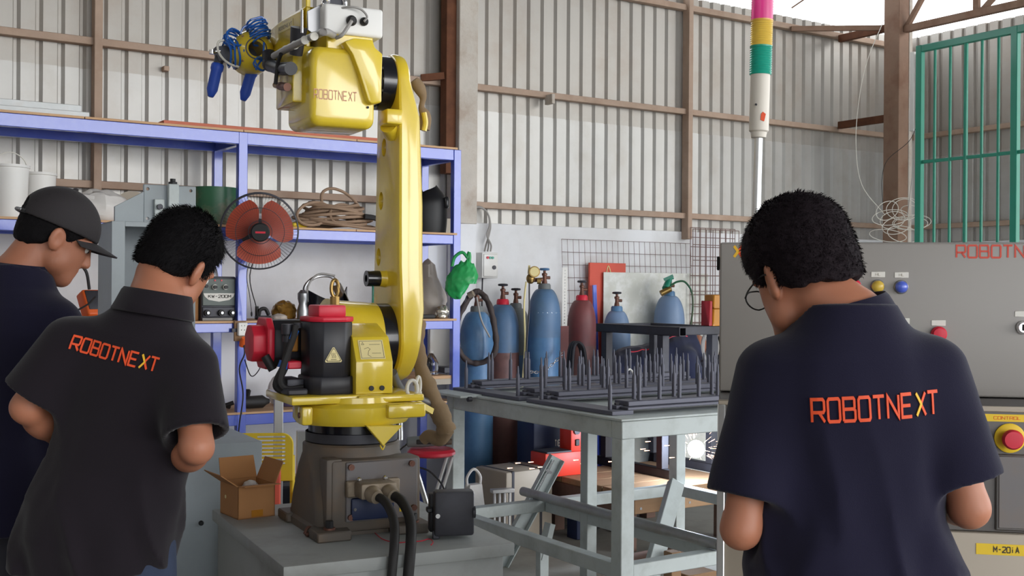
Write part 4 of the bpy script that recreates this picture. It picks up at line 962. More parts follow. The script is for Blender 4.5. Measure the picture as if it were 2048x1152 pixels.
# white control box on top
w0 = RP(668, 70, 'y', -0.05); w1 = RP(767, 20, 'y', -0.05); wz0 = RP(720, 72, 'y', -0.05).z; wz1 = RP(720, 13, 'y', -0.05).z
wb2 = MB().box((w0.x - 0.03, -0.05, wz0), (w1.x, 0.13, wz1), 0.010, 3).build('control_box', 'white_plastic', rb)
MB().box((w0.x - 0.02, -0.04, zt2 - 0.02), (w1.x - 0.03, 0.12, wz0 + 0.002), 0.004, 1).build('box_mount', 'yellow', rb)
for px, py, r in ((702, 42, 0.016), (727, 44, 0.013)):
    p = RP(px, py, 'y', -0.05); MB().lathe([(r, 0), (r * 1.05, 0.008), (r * 0.85, 0.016), (r * 0.6, 0.02)], c=(p.x, -0.05, p.z), axis=(0, -1, 0), seg=16).build('cable_gland', 'rubber', wb2)
MB().tube([RP(x, y, 'y', v) for (x, y), v in zip(((703, 42), (695, 55), (684, 70), (672, 76)), (-0.075, -0.08, -0.08, -0.06))], 0.006, 8, 5).build('box_cable', 'cable_grey', rb)
MB().tube([RP(x, y, 'y', v) for (x, y), v in zip(((728, 43), (734, 33), (722, 19), (700, 14), (668, 19)), (-0.075, -0.075, -0.07, -0.065, -0.03))], 0.0035, 6, 6).build('box_cable', 'cable_grey', rb)
# chrome clamp ring, bracket plates and orange part at the top
p = RP(674, 4, 'y', 0.02)
MB().tube([(p.x + 0.028 * math.cos(q), 0.02, p.z + 0.032 * math.sin(q)) for q in np.linspace(0, 2 * math.pi, 28, endpoint=False)], 0.006, 8, closed=True).build('clamp_ring', 'chrome', rb)
MB().cyl((p.x, 0.03, p.z), (p.x, 0.09, p.z), 0.024, seg=24).build('valve_body', 'dark_steel', rb)
pts = [RP(x, y, 'y', 0.0) for x, y in ((615, 22), (655, 2), (655, 60), (628, 68), (616, 60))]
MB().prism([(q.x, q.z) for q in pts], 0.008, Matrix.Translation((0, 0.008, 0)) @ Matrix.Rotation(math.pi / 2, 4, 'X'), 0.001, 1).build('bracket_plate', 'steel', rb)
pts = [RP(x, y, 'y', 0.02) for x, y in ((588, -40), (616, -60), (616, 60), (606, 68))]
zz = RP(612, -30, 'y', 0.06).z
MB().box((xl + 0.015, 0.05, zt2 - 0.02), (xl + 0.03, 0.10, zz), 0.003, 1).build('mast_plate', 'yellow', rb)
p = RP(651, 63, 'y', -0.02); MB().box((p.x - 0.008, -0.03, p.z - 0.012), (p.x + 0.008, -0.005, p.z + 0.012), 0.002, 1).build('solenoid', 'orange', rb)
for px, py in ((648, 10), (660, 16), (655, 30)):
    p = RP(px, py, 'y', -0.01); MB().lathe([(0.006, -0.012), (0.009, -0.008), (0.009, 0.008), (0.005, 0.014)], c=(p.x, -0.015, p.z), seg=12).build('air_fitting', 'chrome', rb)
# --- forearm: reaches up and away to the left
def fsec(y, x0, x1, z0, z1, c=0.018):
    P = [(x0 + c, z0), (x1 - c, z0), (x1, z0 + c), (x1, z1 - c), (x1 - c, z1), (x0 + c, z1), (x0, z1 - c), (x0, z0 + c)]
    return [Vector((a, y, b2)) for a, b2 in P]
fx = xl - 0.005
def zc(px, py): return RP(px, py, 'x', fx)
a0, a1 = zc(600, 118), zc(600, 12); c0, c1 = zc(560, 124), zc(560, 34); e0, e1 = zc(537, 104), zc(537, 52)
MID = (fx + 0.115)
rings = [fsec(0.16, fx + 0.015, fx + 0.17, a0.z - 0.02, a1.z - 0.05), fsec(a0.y, fx, fx + 0.15, a0.z, a1.z), fsec(c0.y, fx, fx + 0.14, c0.z, c1.z), fsec(e0.y, fx + 0.004, fx + 0.12, e0.z, e1.z), fsec(e0.y + 0.02, fx + 0.014, fx + 0.11, e0.z + 0.012, e1.z - 0.012)]
fa = loft(rings).build('forearm', 'yellow', rb, ang=30)
pa = zc(557, 60); pb = zc(586, 45)
LMf = face_frame((fx - 0.0005, pa.y, pa.z - 0.012), (0, pb.y - pa.y, pb.z - pa.z), (0, 0, 1)); LL = (pb - pa).length
MB().box((0, -0.002, 0), (LL, 0.026, 0.001), M=LMf).build('name_strip', 'label_cream', fa)
flat_text('ROBONEXT', LMf @ Matrix.Translation((0.006, 0.006, 0.001)), 0.011, LL - 0.012, 'grey_text', fa, weight=0.14)
# hose guide and dark wrist motor under the forearm
MB().cyl(RP(598, 55, 'x', fx - 0.03), RP(592, 110, 'x', fx - 0.03), 0.026, 0.02, seg=18).build('hose_guide', 'motor_black', rb)
MB().cyl(RP(604, 20, 'x', fx - 0.05), RP(604, 66, 'x', fx - 0.05), 0.004, seg=8).build('sensor_rod', 'chrome', rb)
# --- wrist
WC = RP(504, 105, 'y', e0.y - 0.02)
ax = (RM.to_3x3().inverted() @ Vector((0.42, -0.9, 0.02))).normalized()
MB().cyl(Vector((xl + 0.06, e0.y + 0.03, (e0.z + e1.z) / 2)), WC + Vector((0.03, 0.05, 0)), 0.045, 0.045, seg=28).build('wrist_link', 'yellow', rb)
wq = MB().lathe([(0.026, -0.045), (0.026, 0.064), (0.032, 0.068), (0.044, 0.062), (0.066, 0.04), (0.074, 0.008), (0.074, -0.045), (0.06, -0.056), (0.0, -0.056)], c=WC, axis=ax, seg=36, cap=False).build('wrist_body', 'yellow', rb)
MB().lathe([(0.0, -0.044), (0.0265, -0.044)], c=WC, axis=ax, seg=24, cap=False).build('wrist_bore', 'dark_steel', wq)
MB().lathe([(0.033, 0.0685), (0.037, 0.068), (0.037, 0.066)], c=WC, axis=ax, seg=30, cap=False).build('bore_ring', 'dark_steel', wq)
for k in range(8):
    a = k * math.pi / 4; v = ax.orthogonal().normalized(); u2 = ax.cross(v)
    p = WC + ax * 0.046 + (v * math.cos(a) + u2 * math.sin(a)) * 0.058; MB().cyl(p - ax * 0.01, p + ax * 0.003, 0.004, seg=8).build('wrist_bolt', 'bolt', wq)
# --- gripper with two blue fingers
def gp(px, py, y): return RP(px, py, 'y', y)
gy = WC.y + 0.02
tool = MB().cyl(gp(492, 112, gy), gp(465, 112, gy + 0.01), 0.045, 0.040, seg=24).build('tool_flange', 'motor_black', rb)
MB().beam(gp(470, 106, gy), gp(432, 110, gy), 0.045, 0.05).build('gripper_bracket', 'dark_steel', rb)
MB().beam(gp(470, 128, gy), gp(505, 138, gy), 0.04, 0.03).build('gripper_bracket', 'dark_steel', rb)
MB().cyl(gp(440, 102, gy - 0.02), gp(421, 104, gy - 0.02), 0.006, seg=10).build('adjust_screw', 'chrome', rb)
MB().cyl(gp(424, 100, gy - 0.02), gp(424, 108, gy - 0.02), 0.010, seg=10).build('screw_head', 'chrome', rb)
for (x0, y0), (x1, y1) in (((436, 128), (421, 194)), ((505, 138), (486, 201))):
    A = gp(x0, y0, gy); B = gp(x1, y1, gy); D = (B - A); L = D.length
    MB().cyl(A - D * 0.22, A + D * 0.08, 0.016, 0.016, seg=16).build('finger_mount', 'dark_steel', rb)
    MB().lathe([(0.0, 0.0), (0.019, 0.0), (0.0215, 0.004), (0.0215, 0.02), (0.0185, 0.026), (0.0185, L * 0.78), (0.010, L * 0.985), (0.008, L), (0, L)], c=A, axis=D, seg=22).build('gripper_finger', 'grip_blue', rb)
MB().tube([gp(x, y, gy - 0.05) for x, y in ((448, 80), (437, 84), (436, 100), (445, 116), (460, 128), (478, 134))], 0.004, 7, 5).build('air_line', 'cable_white', rb)
def coil(c, R1, r, turns, axis, length, name='air_coil'):
    q = Vector(axis).to_track_quat('Z', 'Y').to_matrix(); n = int(turns * 16)
    MB().tube([Vector(c) + q @ Vector((R1 * (1 + 0.12 * math.sin(k * 1.7)) * math.cos(2 * math.pi * k / 16), R1 * (1 + 0.12 * math.cos(k * 0.9)) * math.sin(2 * math.pi * k / 16), length * (k / n - 0.5))) for k in range(n)], r, 7).build(name, 'pu_blue', rb)
coil(gp(517, 62, gy - 0.07), 0.034, 0.0036, 8, (0.3, -0.2, -0.9), 0.075)
coil(gp(468, 78, gy - 0.05), 0.030, 0.0034, 5, (0.2, -1, 0.3), 0.04)
coil(gp(468, 106, gy - 0.03), 0.046, 0.0036, 4, (1, 0.0, 0.1), 0.06)
coil(gp(521, 128, gy - 0.12), 0.022, 0.003, 2, (0.3, -1, 0.2), 0.02)
MB().tube([gp(x, y, gy - 0.07) for x, y in ((480, 68), (488, 54), (500, 52), (510, 60))], 0.0034, 7, 5).build('air_line', 'pu_blue', rb)
MB().tube([gp(x, y, gy - 0.1) for x, y in ((528, 85), (527, 105), (524, 118), (516, 130), (512, 140))], 0.0034, 7, 5).build('air_line', 'pu_blue', rb)
# --- canvas sleeve hanging beside the shoulder
pix = ((838, 640), (836, 680), (838, 720), (850, 760), (868, 800), (884, 835), (893, 862)); ys = 0.26
MB().tube([RP(x, y, 'y', ys) for x, y in pix], 0.03, 12, 6, rad=lambda u: 0.022 + 0.014 * u + 0.0035 * math.sin(26 * u) + 0.002 * math.sin(61 * u)).build('hose_sleeve', 'canvas', rb)
MB().tube([RP(x, y, 'y', v) for (x, y), v in zip(((893, 858), (880, 878), (858, 872), (846, 880)), (ys, ys + 0.03, ys + 0.06, ys + 0.08))], 0.02, 10, 6, rad=lambda u: 0.03 - 0.01 * u).build('hose_sleeve_end', 'canvas', rb)
MB().tube([RP(x, y, 'y', v) for (x, y), v in zip(((785, 745), (795, 770), (815, 792), (840, 800), (858, 806)), (0.06, 0.1, 0.16, 0.22, 0.26))], 0.016, 10, 6).build('hose_joint', 'steel', rb)
MB().beam(RP(800, 790, 'y', 0.1), RP(856, 822, 'y', 0.16), 0.05, 0.02).build('hose_bracket', 'yellow', rb)
MB().tube([RP(x, y, 'y', ys - 0.035) for x, y in ((850, 795), (846, 806), (838, 812))], 0.006, 7, 4).build('strap', 'dark_steel', rb)

# ============================================================ THINGS ON THE PEDESTAL
# cardboard box with four open flaps
pc = on(RM, 500, 1036, 'z', 0)
b0 = on(RM, 476, 1040, 'z', 0); b1 = on(RM, 560, 1030, 'z', 0); b2 = on(RM, 447, 1026, 'z', 0)
ex = (b1 - b0); ey = (b2 - b0); bwid = ex.length; ang = math.atan2(ex.y, ex.x)
CB = RM @ Matrix.Translation((b0.x, b0.y, 0)) @ Matrix.Rotation(ang, 4, 'Z')
bd = 0.15; bwid = 0.128; bh = 0.108
loc = CB @ Vector((bwid / 2, bd / 2, 0))
t = thing('cardboard_box', 'small open brown cardboard box on the pedestal beside the robot base', 'box', tuple(loc), RZ + ang)
hx, hy = bwid / 2, bd / 2; th = 0.003
MB().box((-hx, -hy, 0.0005), (hx, hy, th)).build('bottom', 'cardboard', t)
for nm, lo, hi in (('side', (-hx, -hy, 0), (hx, -hy + th, bh)), ('side', (-hx, hy - th, 0), (hx, hy, bh)), ('side', (-hx, -hy, 0), (-hx + th, hy, bh)), ('side', (hx - th, -hy, 0), (hx, hy, bh))): MB().box(lo, hi).build(nm, 'cardboard', t)
def flap(a, b, out, up, ln, m='cardboard_in'):
    a, b = Vector(a), Vector(b); d = Vector(out).normalized() * ln * math.cos(up) + Vector((0, 0, 1)) * ln * math.sin(up)
    MB().grid([[a, b], [a + d + (b - a) * 0.02, b + d - (b - a) * 0.02]], 0.003).build('flap', m, t)
flap((-hx, -hy, bh), (-hx, hy, bh), (-1, 0, 0), 0.62, 0.07); flap((-hx, hy, bh), (hx, hy, bh), (0, 1, 0), 1.25, 0.075)
flap((hx, -hy, bh), (hx, hy, bh), (1, 0.1, 0), 1.15, 0.075, 'cardboard'); flap((-hx, -hy, bh), (hx, -hy, bh), (0, -1, 0), 0.12, 0.05)
MB().box((-0.018, -hy - 0.0008, 0.004), (0.022, -hy, 0.026)).build('tape', 'tape', t)
MB().cyl((-hx, 0.03, 0.06), (-hx - 0.0008, 0.03, 0.06), 0.006, seg=12).build('stain_spot', 'label_cream', t)
blob((0.02, 0.02, 0.085), (0.025, 0.03, 0.022), 4, 0.2).build('packing_paper', 'bag_white', t)
# grey teach box / junction box standing on edge
q = on(RM, 908, 1078, 'z', 0)
P = RM @ Vector((q.x, q.y, 0)); t = thing('junction_box', 'dark grey plastic junction box standing on edge on the pedestal', 'box', tuple(P), RZ - 0.28)
s = (P.y) / F
wv = 80 * s; hv = 96 * s
MB().box((-wv * 0.5, -0.01, 0.010), (wv * 0.5, 0.045, hv), 0.008, 2).build('box_lid', 'dark_steel', t)
MB().box((-wv * 0.58, 0.045, 0.012), (wv * 0.46, 0.085, hv * 0.9), 0.006, 2).build('box_back', 'motor_black', t)
MB().box((-wv * 0.54, 0.0, 0.0), (-wv * 0.36, 0.012, 0.025), 0.003, 1).build('mount_lug', 'dark_steel', t)
MB().cyl((-wv * 0.42, -0.012, hv * 0.5), (-wv * 0.42, -0.009, hv * 0.5), 0.007, seg=14).build('screw', 'chrome', t)
MB().cyl((wv * 0.46, 0.0, hv * 0.55), (wv * 0.53, 0.0, hv * 0.55), 0.018, seg=18).build('cable_port', 'dark_steel', t)
MB().box((-wv * 0.66, 0.03, hv * 0.52), (-wv * 0.5, 0.06, hv * 0.62), 0.003, 1).build('latch', 'motor_black', t)
# red wire
t = MB().tube([RM @ on(RM, x, y, 'z', z) for (x, y), z in zip(((750, 1066), (765, 1078), (790, 1085), (815, 1084), (842, 1082), (858, 1078), (866, 1084), (862, 1090)), (0.004, 0.004, 0.004, 0.005, 0.006, 0.008, 0.010, 0.012))], 0.0016, 6, 6).build('red_wire', 'red_plastic', None)
tag(t, 'thin red wire trailing over the pedestal behind the black cables', 'wire')
q = RM @ on(RM, 622, 1072, 'z', 0)
t = thing('scrap_clamp', 'small rusty clamp lying at the foot of the robot base', 'clamp', tuple(q), 0.4)
MB().box((-0.018, -0.012, 0), (0.02, 0.012, 0.012), 0.003, 1).build('jaw', 'bolt', t)
MB().tube([(-0.02, 0, 0.008), (-0.008, 0.004, 0.026), (0.012, 0, 0.018)], 0.005, 7, 5).build('bow', 'bolt', t)

# ============================================================ STEEL WORK TABLE WITH PIN FIXTURES
TO = Vector((0.434, 4.5, 0)); TF = Matrix.Translation(TO) @ Matrix.Rotation(ANG, 4, 'Z')
TZ = 0.961; TL = 1.376; TU = 1.5; lw = 0.066; RT = 0.382; RTH = 0.058; CU = 0.577
t = thing('work_table', 'pale grey steel work table of square tube carrying the pin fixtures', 'table', tuple(TO), ANG)
MB().box((-0.012, -0.012, TZ - 0.010), (TU + 0.01, TL + 0.03, TZ), 0.002, 1).build('top_plate', 'table_paint', t)
for lo, hi in (((0, 0, TZ - 0.082), (TU, lw, TZ - 0.0105)), ((0, TL - lw, TZ - 0.082), (TU, TL, TZ - 0.0105)), ((0.001, lw, TZ - 0.082), (lw, TL - lw, TZ - 0.0105)), ((TU - lw, lw, TZ - 0.082), (TU - 0.001, TL - lw, TZ - 0.0105))):
    MB().box(lo, hi, 0.003, 1).build('apron', 'table_paint', t)
for x, y in ((0, 0), (0, TL - lw), (TU - lw, 0), (TU - lw, TL - lw)):
    lg = MB().box((x, y, 0.006), (x + lw, y + lw, TZ - 0.08), 0.003, 1).build('leg', 'table_paint', t)
    MB().box((x - 0.02, y - 0.02, 0), (x + lw + 0.02, y + lw + 0.02, 0.006)).build('foot_plate', 'table_paint', lg)
MB().box((CU - 0.03, 0.95, 0.006), (CU + 0.03, 1.01, TZ - 0.08), 0.003, 1).build('leg', 'table_paint', t)
for lo, hi in (((0.004, lw, RT - RTH), (lw - 0.004, TL - lw, RT)), ((lw, TL - lw + 0.004, RT - RTH), (TU - lw, TL - 0.004, RT)), ((lw, 0.004, RT - RTH), (TU - lw, lw - 0.004, RT)), ((CU - 0.03, lw, RT - RTH), (CU + 0.03, 0.95, RT)), ((CU - 0.03, 1.01, RT - RTH), (CU + 0.03, TL - lw, RT)), ((TU - lw + 0.004, lw, RT - RTH), (TU - 0.004, TL - lw, RT))):
    MB().box(lo, hi, 0.003, 1).build('lower_rail', 'table_paint', t)
q = on(TF, 908, 775, 'z', TZ)
fl2 = MB().box((-0.10, TL - 0.30, TZ - 0.006), (0.02, TL + 0.03, TZ + 0.006), 0.002, 1).build('side_flange', 'table_paint', t)
MB().cyl((-0.06, TL - 0.301, TZ - 0.012), (-0.04, TL - 0.301, TZ - 0.012), 0.012, seg=12).build('clamp_bolt', 'dark_steel', fl2)
# galvanised pipe lying on the cross rail
o = MB(); a = TF @ Vector((CU - 0.056, 0.0, RT + 0.0242)); b_ = TF @ Vector((CU - 0.056, TL + 0.10, RT + 0.0242))
o.cyl(a, b_, 0.0235, seg=20, caps=False); o.cyl(a, b_, 0.020, seg=20, caps=False)
tag(o.build('galvanised_pipe', 'galv', None), 'dull galvanised pipe lying on the lower cross rail of the work table', 'pipe')
# ---- pin fixtures
def pin_mesh():
    return MB().lathe([(0.0, 0), (0.0088, 0.0), (0.0088, 0.092), (0.0075, 0.099), (0.0045, 0.104), (0.0045, 0.122), (0.0024, 0.136), (0.0, 0.137)], seg=14)
def fixture(n0, n1, label):
    P = TF @ Vector((0.03, n0, TZ)); t = thing('pin_fixture', label, 'fixture', tuple(P), ANG, 'pin fixtures on the work table')
    W = n1 - n0; Lx = TU - 0.06; RB = (0.0, W - 0.13); pm = None
    MB().box((0.0, 0.0, 0), (0.11, W, 0.018), 0.002, 1).build('end_plate', 'fixture', t)
    MB().box((Lx - 0.11, 0.0, 0), (Lx, W, 0.018), 0.002, 1).build('end_plate', 'fixture', t)
    for y in RB:
        MB().box((0.08, y, 0.018), (Lx, y + 0.13, 0.030), 0.002, 1).build('rail_foot', 'fixture', t)
        MB().box((0.10, y + 0.022, 0.030), (Lx, y + 0.115, 0.052), 0.003, 1).build('rail', 'fixture', t)
        MB().box((0.06, y + 0.05, 0.018), (0.10, y + 0.09, 0.034), 0.002, 1).build('stop_tab', 'fixture', t)
        MB().cyl((0.08, y + 0.07, 0.034), (0.08, y + 0.07, 0.042), 0.012, seg=6).build('clamp_nut', 'dark_steel', t)
        st = [(0.035, 0.06, 0.018)]
        for k in range(14):
            x = 0.175 + k * 0.109
            if x < Lx - 0.02: st += [(x, 0.045, 0.052)] + ([(x + 0.012, 0.094, 0.052)] if k % 2 == 0 else [])
        for x, dy, z in st:
            if pm is None: pm = pin_mesh().build('pin', 'fixture', t); pm.location = (x, y + dy, z - 0.001)
            else: c = pm.copy(); C.objects.link(c); c.location = (x, y + dy, z - 0.001)
def tn(px, py, z): return on(TF, px, py, 'z', z)
fixture(0.10, 0.72, 'dark grey pin fixture at the near corner of the work table')
fixture(0.78, 1.37, 'dark grey pin fixture on the work table side next to the gas cylinders')
q = tn(1252, 760, TZ + 0.036)
t = MB().tube([TF @ (q + Vector((0.0, 0.0, 0.0))), TF @ (q + Vector((0.0, 0, 0.035))), TF @ (q + Vector((0.025, 0, 0.055))), TF @ (q + Vector((0.05, 0, 0.03))), TF @ (q + Vector((0.05, 0, 0.002)))], 0.005, 7, 5).build('white_hook', 'white_plastic', None)
tag(t, 'small white plastic hook standing among the fixture pins', 'hook')

# ============================================================ GAS CYLINDERS
def cylinder(px, Y, r, ytop, body, shoulder, neck, label, valve='steel', zval=None, band=None, handle='dark_steel'):
    X = at(px, 700, Y); t = thing('gas_cylinder', label, 'gas cylinder', (X.x, X.y, 0), ANG)
    zt_ = at(px, ytop, Y).z; zs_ = zt_ - 0.23; zn = zt_ - 0.035
    MB().lathe([(r * 0.86, 0), (r * 0.97, 0.008), (r, 0.03), (r, zs_ - 0.12)], seg=40).build('body', body, t)
    sh = [(r, zs_ - 0.12), (r, zs_)] + [(0.040 + (r - 0.040) * math.cos(a) ** 1.05, zs_ + (zn - zs_) * math.sin(a)) for a in np.linspace(0.12, 1.45, 10)]
    MB().lathe(sh, seg=40).build('shoulder', shoulder, t)
    MB().lathe([(0.043, zn - 0.025), (0.041, zt_ - 0.010), (0.034, zt_)], seg=28).build('neck_ring', neck, t)
    v = MB().lathe([(0.020, zt_ - 0.004), (0.016, zt_ + 0.02), (0.013, zt_ + 0.03), (0.013, zt_ + 0.05), (0.018, zt_ + 0.052), (0.018, zt_ + 0.066), (0.009, zt_ + 0.07), (0.009, zt_ + 0.09)], seg=16); v.cyl((0, 0, zt_ + 0.038), (0.035, -0.012, zt_ + 0.038), 0.0105, seg=12)
    v.build('valve', 'brass' if valve == 'brass' else 'bolt', t)
    w2 = MB().lathe([(0.012, zt_ + 0.084), (0.03, zt_ + 0.086), (0.034, zt_ + 0.092), (0.03, zt_ + 0.1), (0.01, zt_ + 0.102)], seg=10)
    w2.build('hand_wheel', handle, t)
    return t, zt_, zs_
t1, z1_, zz1 = cylinder(953, 7.35, 0.109, 612, 'cyl_blue', 'cyl_blue', 'cyl_grey', 'blue gas cylinder with a brown hose looped over it beside the rack')
cylinder(1005, 7.58, 0.109, 598, 'cyl_brown', 'cyl_blue_dk', 'red_plastic', 'brown gas cylinder with blue shoulder and red neck ring')
cylinder(1031, 7.80, 0.105, 606, 'cyl_blue_dk', 'cyl_grey', 'cyl_grey', 'dull blue gas cylinder with bare grey shoulder set back behind the brown one')
t4, z4_, zz4 = cylinder(1088, 7.5, 0.107, 567, 'cyl_blue', 'cyl_blue_dk', 'cyl_grey', 'tallest blue gas cylinder fitted with a gold gauge regulator', handle='cyl_blue')
cylinder(1163, 7.98, 0.101, 590, 'cyl_brown', 'cyl_maroon', 'red_plastic', 'maroon gas cylinder with red neck beside the brown angle post')
cylinder(1233, 8.15, 0.099, 612, 'cyl_pale', 'cyl_pale', 'cyl_blue', 'pale blue gas cylinder in front of the scratched acrylic sheet behind the dark frame')
t7, z7_, zz7 = cylinder(1338, 8.42, 0.113, 582, 'cyl_pale', 'cyl_pale', 'cyl_blue', 'pale blue gas cylinder with green valve and hose near the wire mesh', handle='green_gate')
# chalk-like writing on shoulders
def wrap_text(t, txt, r, z, h, a0, a1, parent=None):
    b = MB(); w_ = (a1 - a0)
    for qd, gi, si in text_quads(txt, h, w_, 0.16, slant=0.15):
        vs = [Vector(((r + 0.0012) * math.sin(a0 + v.x), -(r + 0.0012) * math.cos(a0 + v.x), z + v.y)) for v in qd]
        b.bm.faces.new([b.bm.verts.new(v) for v in vs])
    b.build('lettering', 'white_text', t, smooth=False, merge=False)
wrap_text(t1, 'XANH', 0.106, zz1 - 0.01, 0.032, -0.9, 0.35)
wrap_text(t4, 'XANH', 0.104, zz4 + 0.01, 0.032, -1.1, 0.6)
# regulator on the tall cylinder
X = at(1068, 548, 7.38); t = thing('gas_regulator', 'brass gas regulator with round gold gauge screwed to the tall blue cylinder', 'regulator', tuple(X), 0)
MB().lathe([(0.0, 0), (0.034, 0.0), (0.036, 0.006), (0.036, 0.022), (0.0, 0.024)], c=(0.0, -0.02, 0.012), axis=(0.1, -1, 0.1), seg=26).build('gauge', 'brass', t)
MB().lathe([(0.0, 0), (0.029, 0.0)], c=(0.0025, -0.0450, 0.0145), axis=(0.1, -1, 0.1), seg=26, cap=False).build('gauge_face', 'label_cream', t)
MB().ell((-0.022, 0.0, -0.03), (0.028, 0.026, 0.034)).build('regulator_body', 'brass', t)
MB().cyl((-0.01, 0, -0.04), (0.055, 0.02, -0.035), 0.013, seg=14).build('coupling', 'bolt', t)
MB().cyl((0.02, -0.01, -0.045), (0.045, -0.01, -0.045), 0.02, seg=6).build('nut', 'brass', t)
MB().beam((-0.035, -0.01, 0.0), (-0.03, -0.01, 0.055), 0.014, 0.014).build('adjuster', 'label_cream', t)
MB().tube([(-0.05, 0, -0.05), (-0.062, -0.02, -0.2), (-0.055, -0.03, -0.45), (-0.07, -0.03, -0.75), (-0.07, -0.0, -1.2)], 0.006, 7, 6).build('gas_hose', 'label_cream', t)
MB().tube([(-0.03, -0.01, -0.06), (-0.03, -0.03, -0.25), (-0.045, -0.04, -0.5), (-0.04, -0.04, -0.8), (-0.06, 0.0, -1.2)], 0.005, 7, 6).build('gas_hose', 'dark_steel', t)
# green valve head and hose on the right-hand cylinder
X = at(1332, 572, 8.32); t = thing('gas_regulator', 'green flow regulator with bent hose on the pale cylinder near the wire mesh', 'regulator', tuple(X), 0)
MB().cyl((0.03, 0.05, 0.05), (0.0, -0.0, -0.02), 0.022, 0.03, seg=16).build('regulator_body', 'green_gate', t)
MB().beam((-0.015, 0, 0.045), (0.05, 0, 0.075), 0.025, 0.02).build('lever', 'green_gate', t)
MB().cyl((-0.04, -0.02, -0.055), (0.03, -0.01, -0.02), 0.022, seg=14).build('coupling', 'brass', t)
MB().tube([(0.03, 0, 0.0), (0.08, 0.01, 0.03), (0.14, 0.02, 0.03), (0.19, 0.03, -0.04), (0.20, 0.03, -0.15), (0.185, 0.03, -0.3), (0.16, 0.0, -0.5)], 0.0075, 8, 6).build('gas_hose', 'green_pipe', t)
# brown hose looped on the first cylinder
hc = at(953, 655, 7.20)
pts = [hc + Vector(((40 + 3 * math.sin(3 * q)) / F * 7.2 * math.sin(q) * (1.0 - 0.32 * math.cos(q)) * 0.98, 0.02 * math.cos(2 * q), (72 / F * 7.2) * math.cos(q))) for q in np.linspace(0, 2 * math.pi, 26, endpoint=False)]
t = thing('torch_hose', 'dark brown sleeved torch hose hung in a loop over the blue cylinder', 'hose', tuple(hc - Vector((0, 0, 0.25))), 0)
MB().tube(pts, 0.018, 10, 4, closed=True, rad=lambda u: 0.0185 + 0.0018 * math.sin(90 * u) + 0.001 * math.sin(151 * u)).build('hose_loop', 'hose_brown', t, world=True)
MB().tube([hc + Vector((0.0, -0.02, 0.19)), hc + Vector((0.03, -0.03, 0.05)), hc + Vector((0.085, -0.03, -0.06))], 0.006, 7, 5).build('gas_line', 'cable_grey', t, world=True)
MB().cyl(hc + Vector((-0.05, -0.02, 0.20)), hc + Vector((-0.02, -0.03, 0.215)), 0.02, seg=14).build('coupling', 'connector', t, world=True)
MB().tube([hc + Vector((-0.06, -0.01, 0.2)), hc + Vector((-0.10, -0.02, 0.08)), hc + Vector((-0.115, -0.02, -0.02)), hc + Vector((-0.10, -0.02, -0.12))], 0.005, 7, 5).build('gas_line', 'dark_steel', t, world=True)
# chain
A = at(1052, 742, 7.31); B = at(1124, 708, 7.36); t = thing('safety_chain', 'slack steel chain stretched before the tall blue cylinder', 'chain', tuple((A + B) / 2), 0)
n = 15; lk = None
for k in range(n):
    u = k / (n - 1); p = A.lerp(B, u) - Vector((0, 0, 0.05 * math.sin(math.pi * u))); d_ = (B - A).normalized() + Vector((0, 0, -0.5 * math.cos(math.pi * u)))
    q = d_.to_track_quat('X', 'Z' if k % 2 else 'Y')
    MB().tube([p + q @ Vector((0.014 * math.cos(a), 0.008 * math.sin(a), 0)) for a in np.linspace(0, 2 * math.pi, 12, endpoint=False)], 0.0026, 6, closed=True).build('chain_link', 'chrome', t, world=True)
# brown angle post with perforated white upright
P = at(1128, 700, 7.65); t = thing('angle_post', 'brown angle iron post topped by a white perforated angle', 'post', (P.x, P.y, 0), ANG)
ztop = at(1128, 535, 7.65).z; zmid = at(1128, 652, 7.65).z
b = MB(); b.box((-0.03, -0.004, 0), (0.035, 0.004, zmid)); b.box((-0.034, -0.004, 0), (-0.026, 0.05, zmid)); b.build('angle_iron', 'cyl_maroon', t)
b = MB(); b.box((-0.018, -0.0, zmid - 0.05), (0.024, 0.003, ztop)); pa_ = b.build('perforated_angle', 'white_metal', t); scut = []
for k in range(18): scut.append(MB().cyl((0.002, -0.02, zmid + 0.02 + k * 0.0205), (0.002, 0.02, zmid + 0.02 + k * 0.0205), 0.0046, seg=8).build('cutter', 'white_metal', t))
bool_diff(pa_, scut)
# rubber hose hung behind
P = at(1150, 720, 7.5); t = thing('rubber_hose', 'bundle of grey rubber hose hanging between the cylinders', 'hose', (P.x, P.y, 0.6), 0)
for k in range(3): MB().tube([P + Vector((-0.05 + 0.012 * k, -0.02 * k, -0.4)), P + Vector((-0.045 + 0.014 * k, -0.02 * k, 0.0)), P + Vector((-0.02 + 0.012 * k, -0.02 * k, 0.11)), P + Vector((0.03 + 0.012 * k, -0.02 * k, 0.08)), P + Vector((0.05 + 0.012 * k, -0.02 * k, -0.1)), P + Vector((0.05 + 0.01 * k, -0.02 * k, -0.4))], 0.010, 8, 6).build('hose_turn', 'dark_steel', t, world=True)

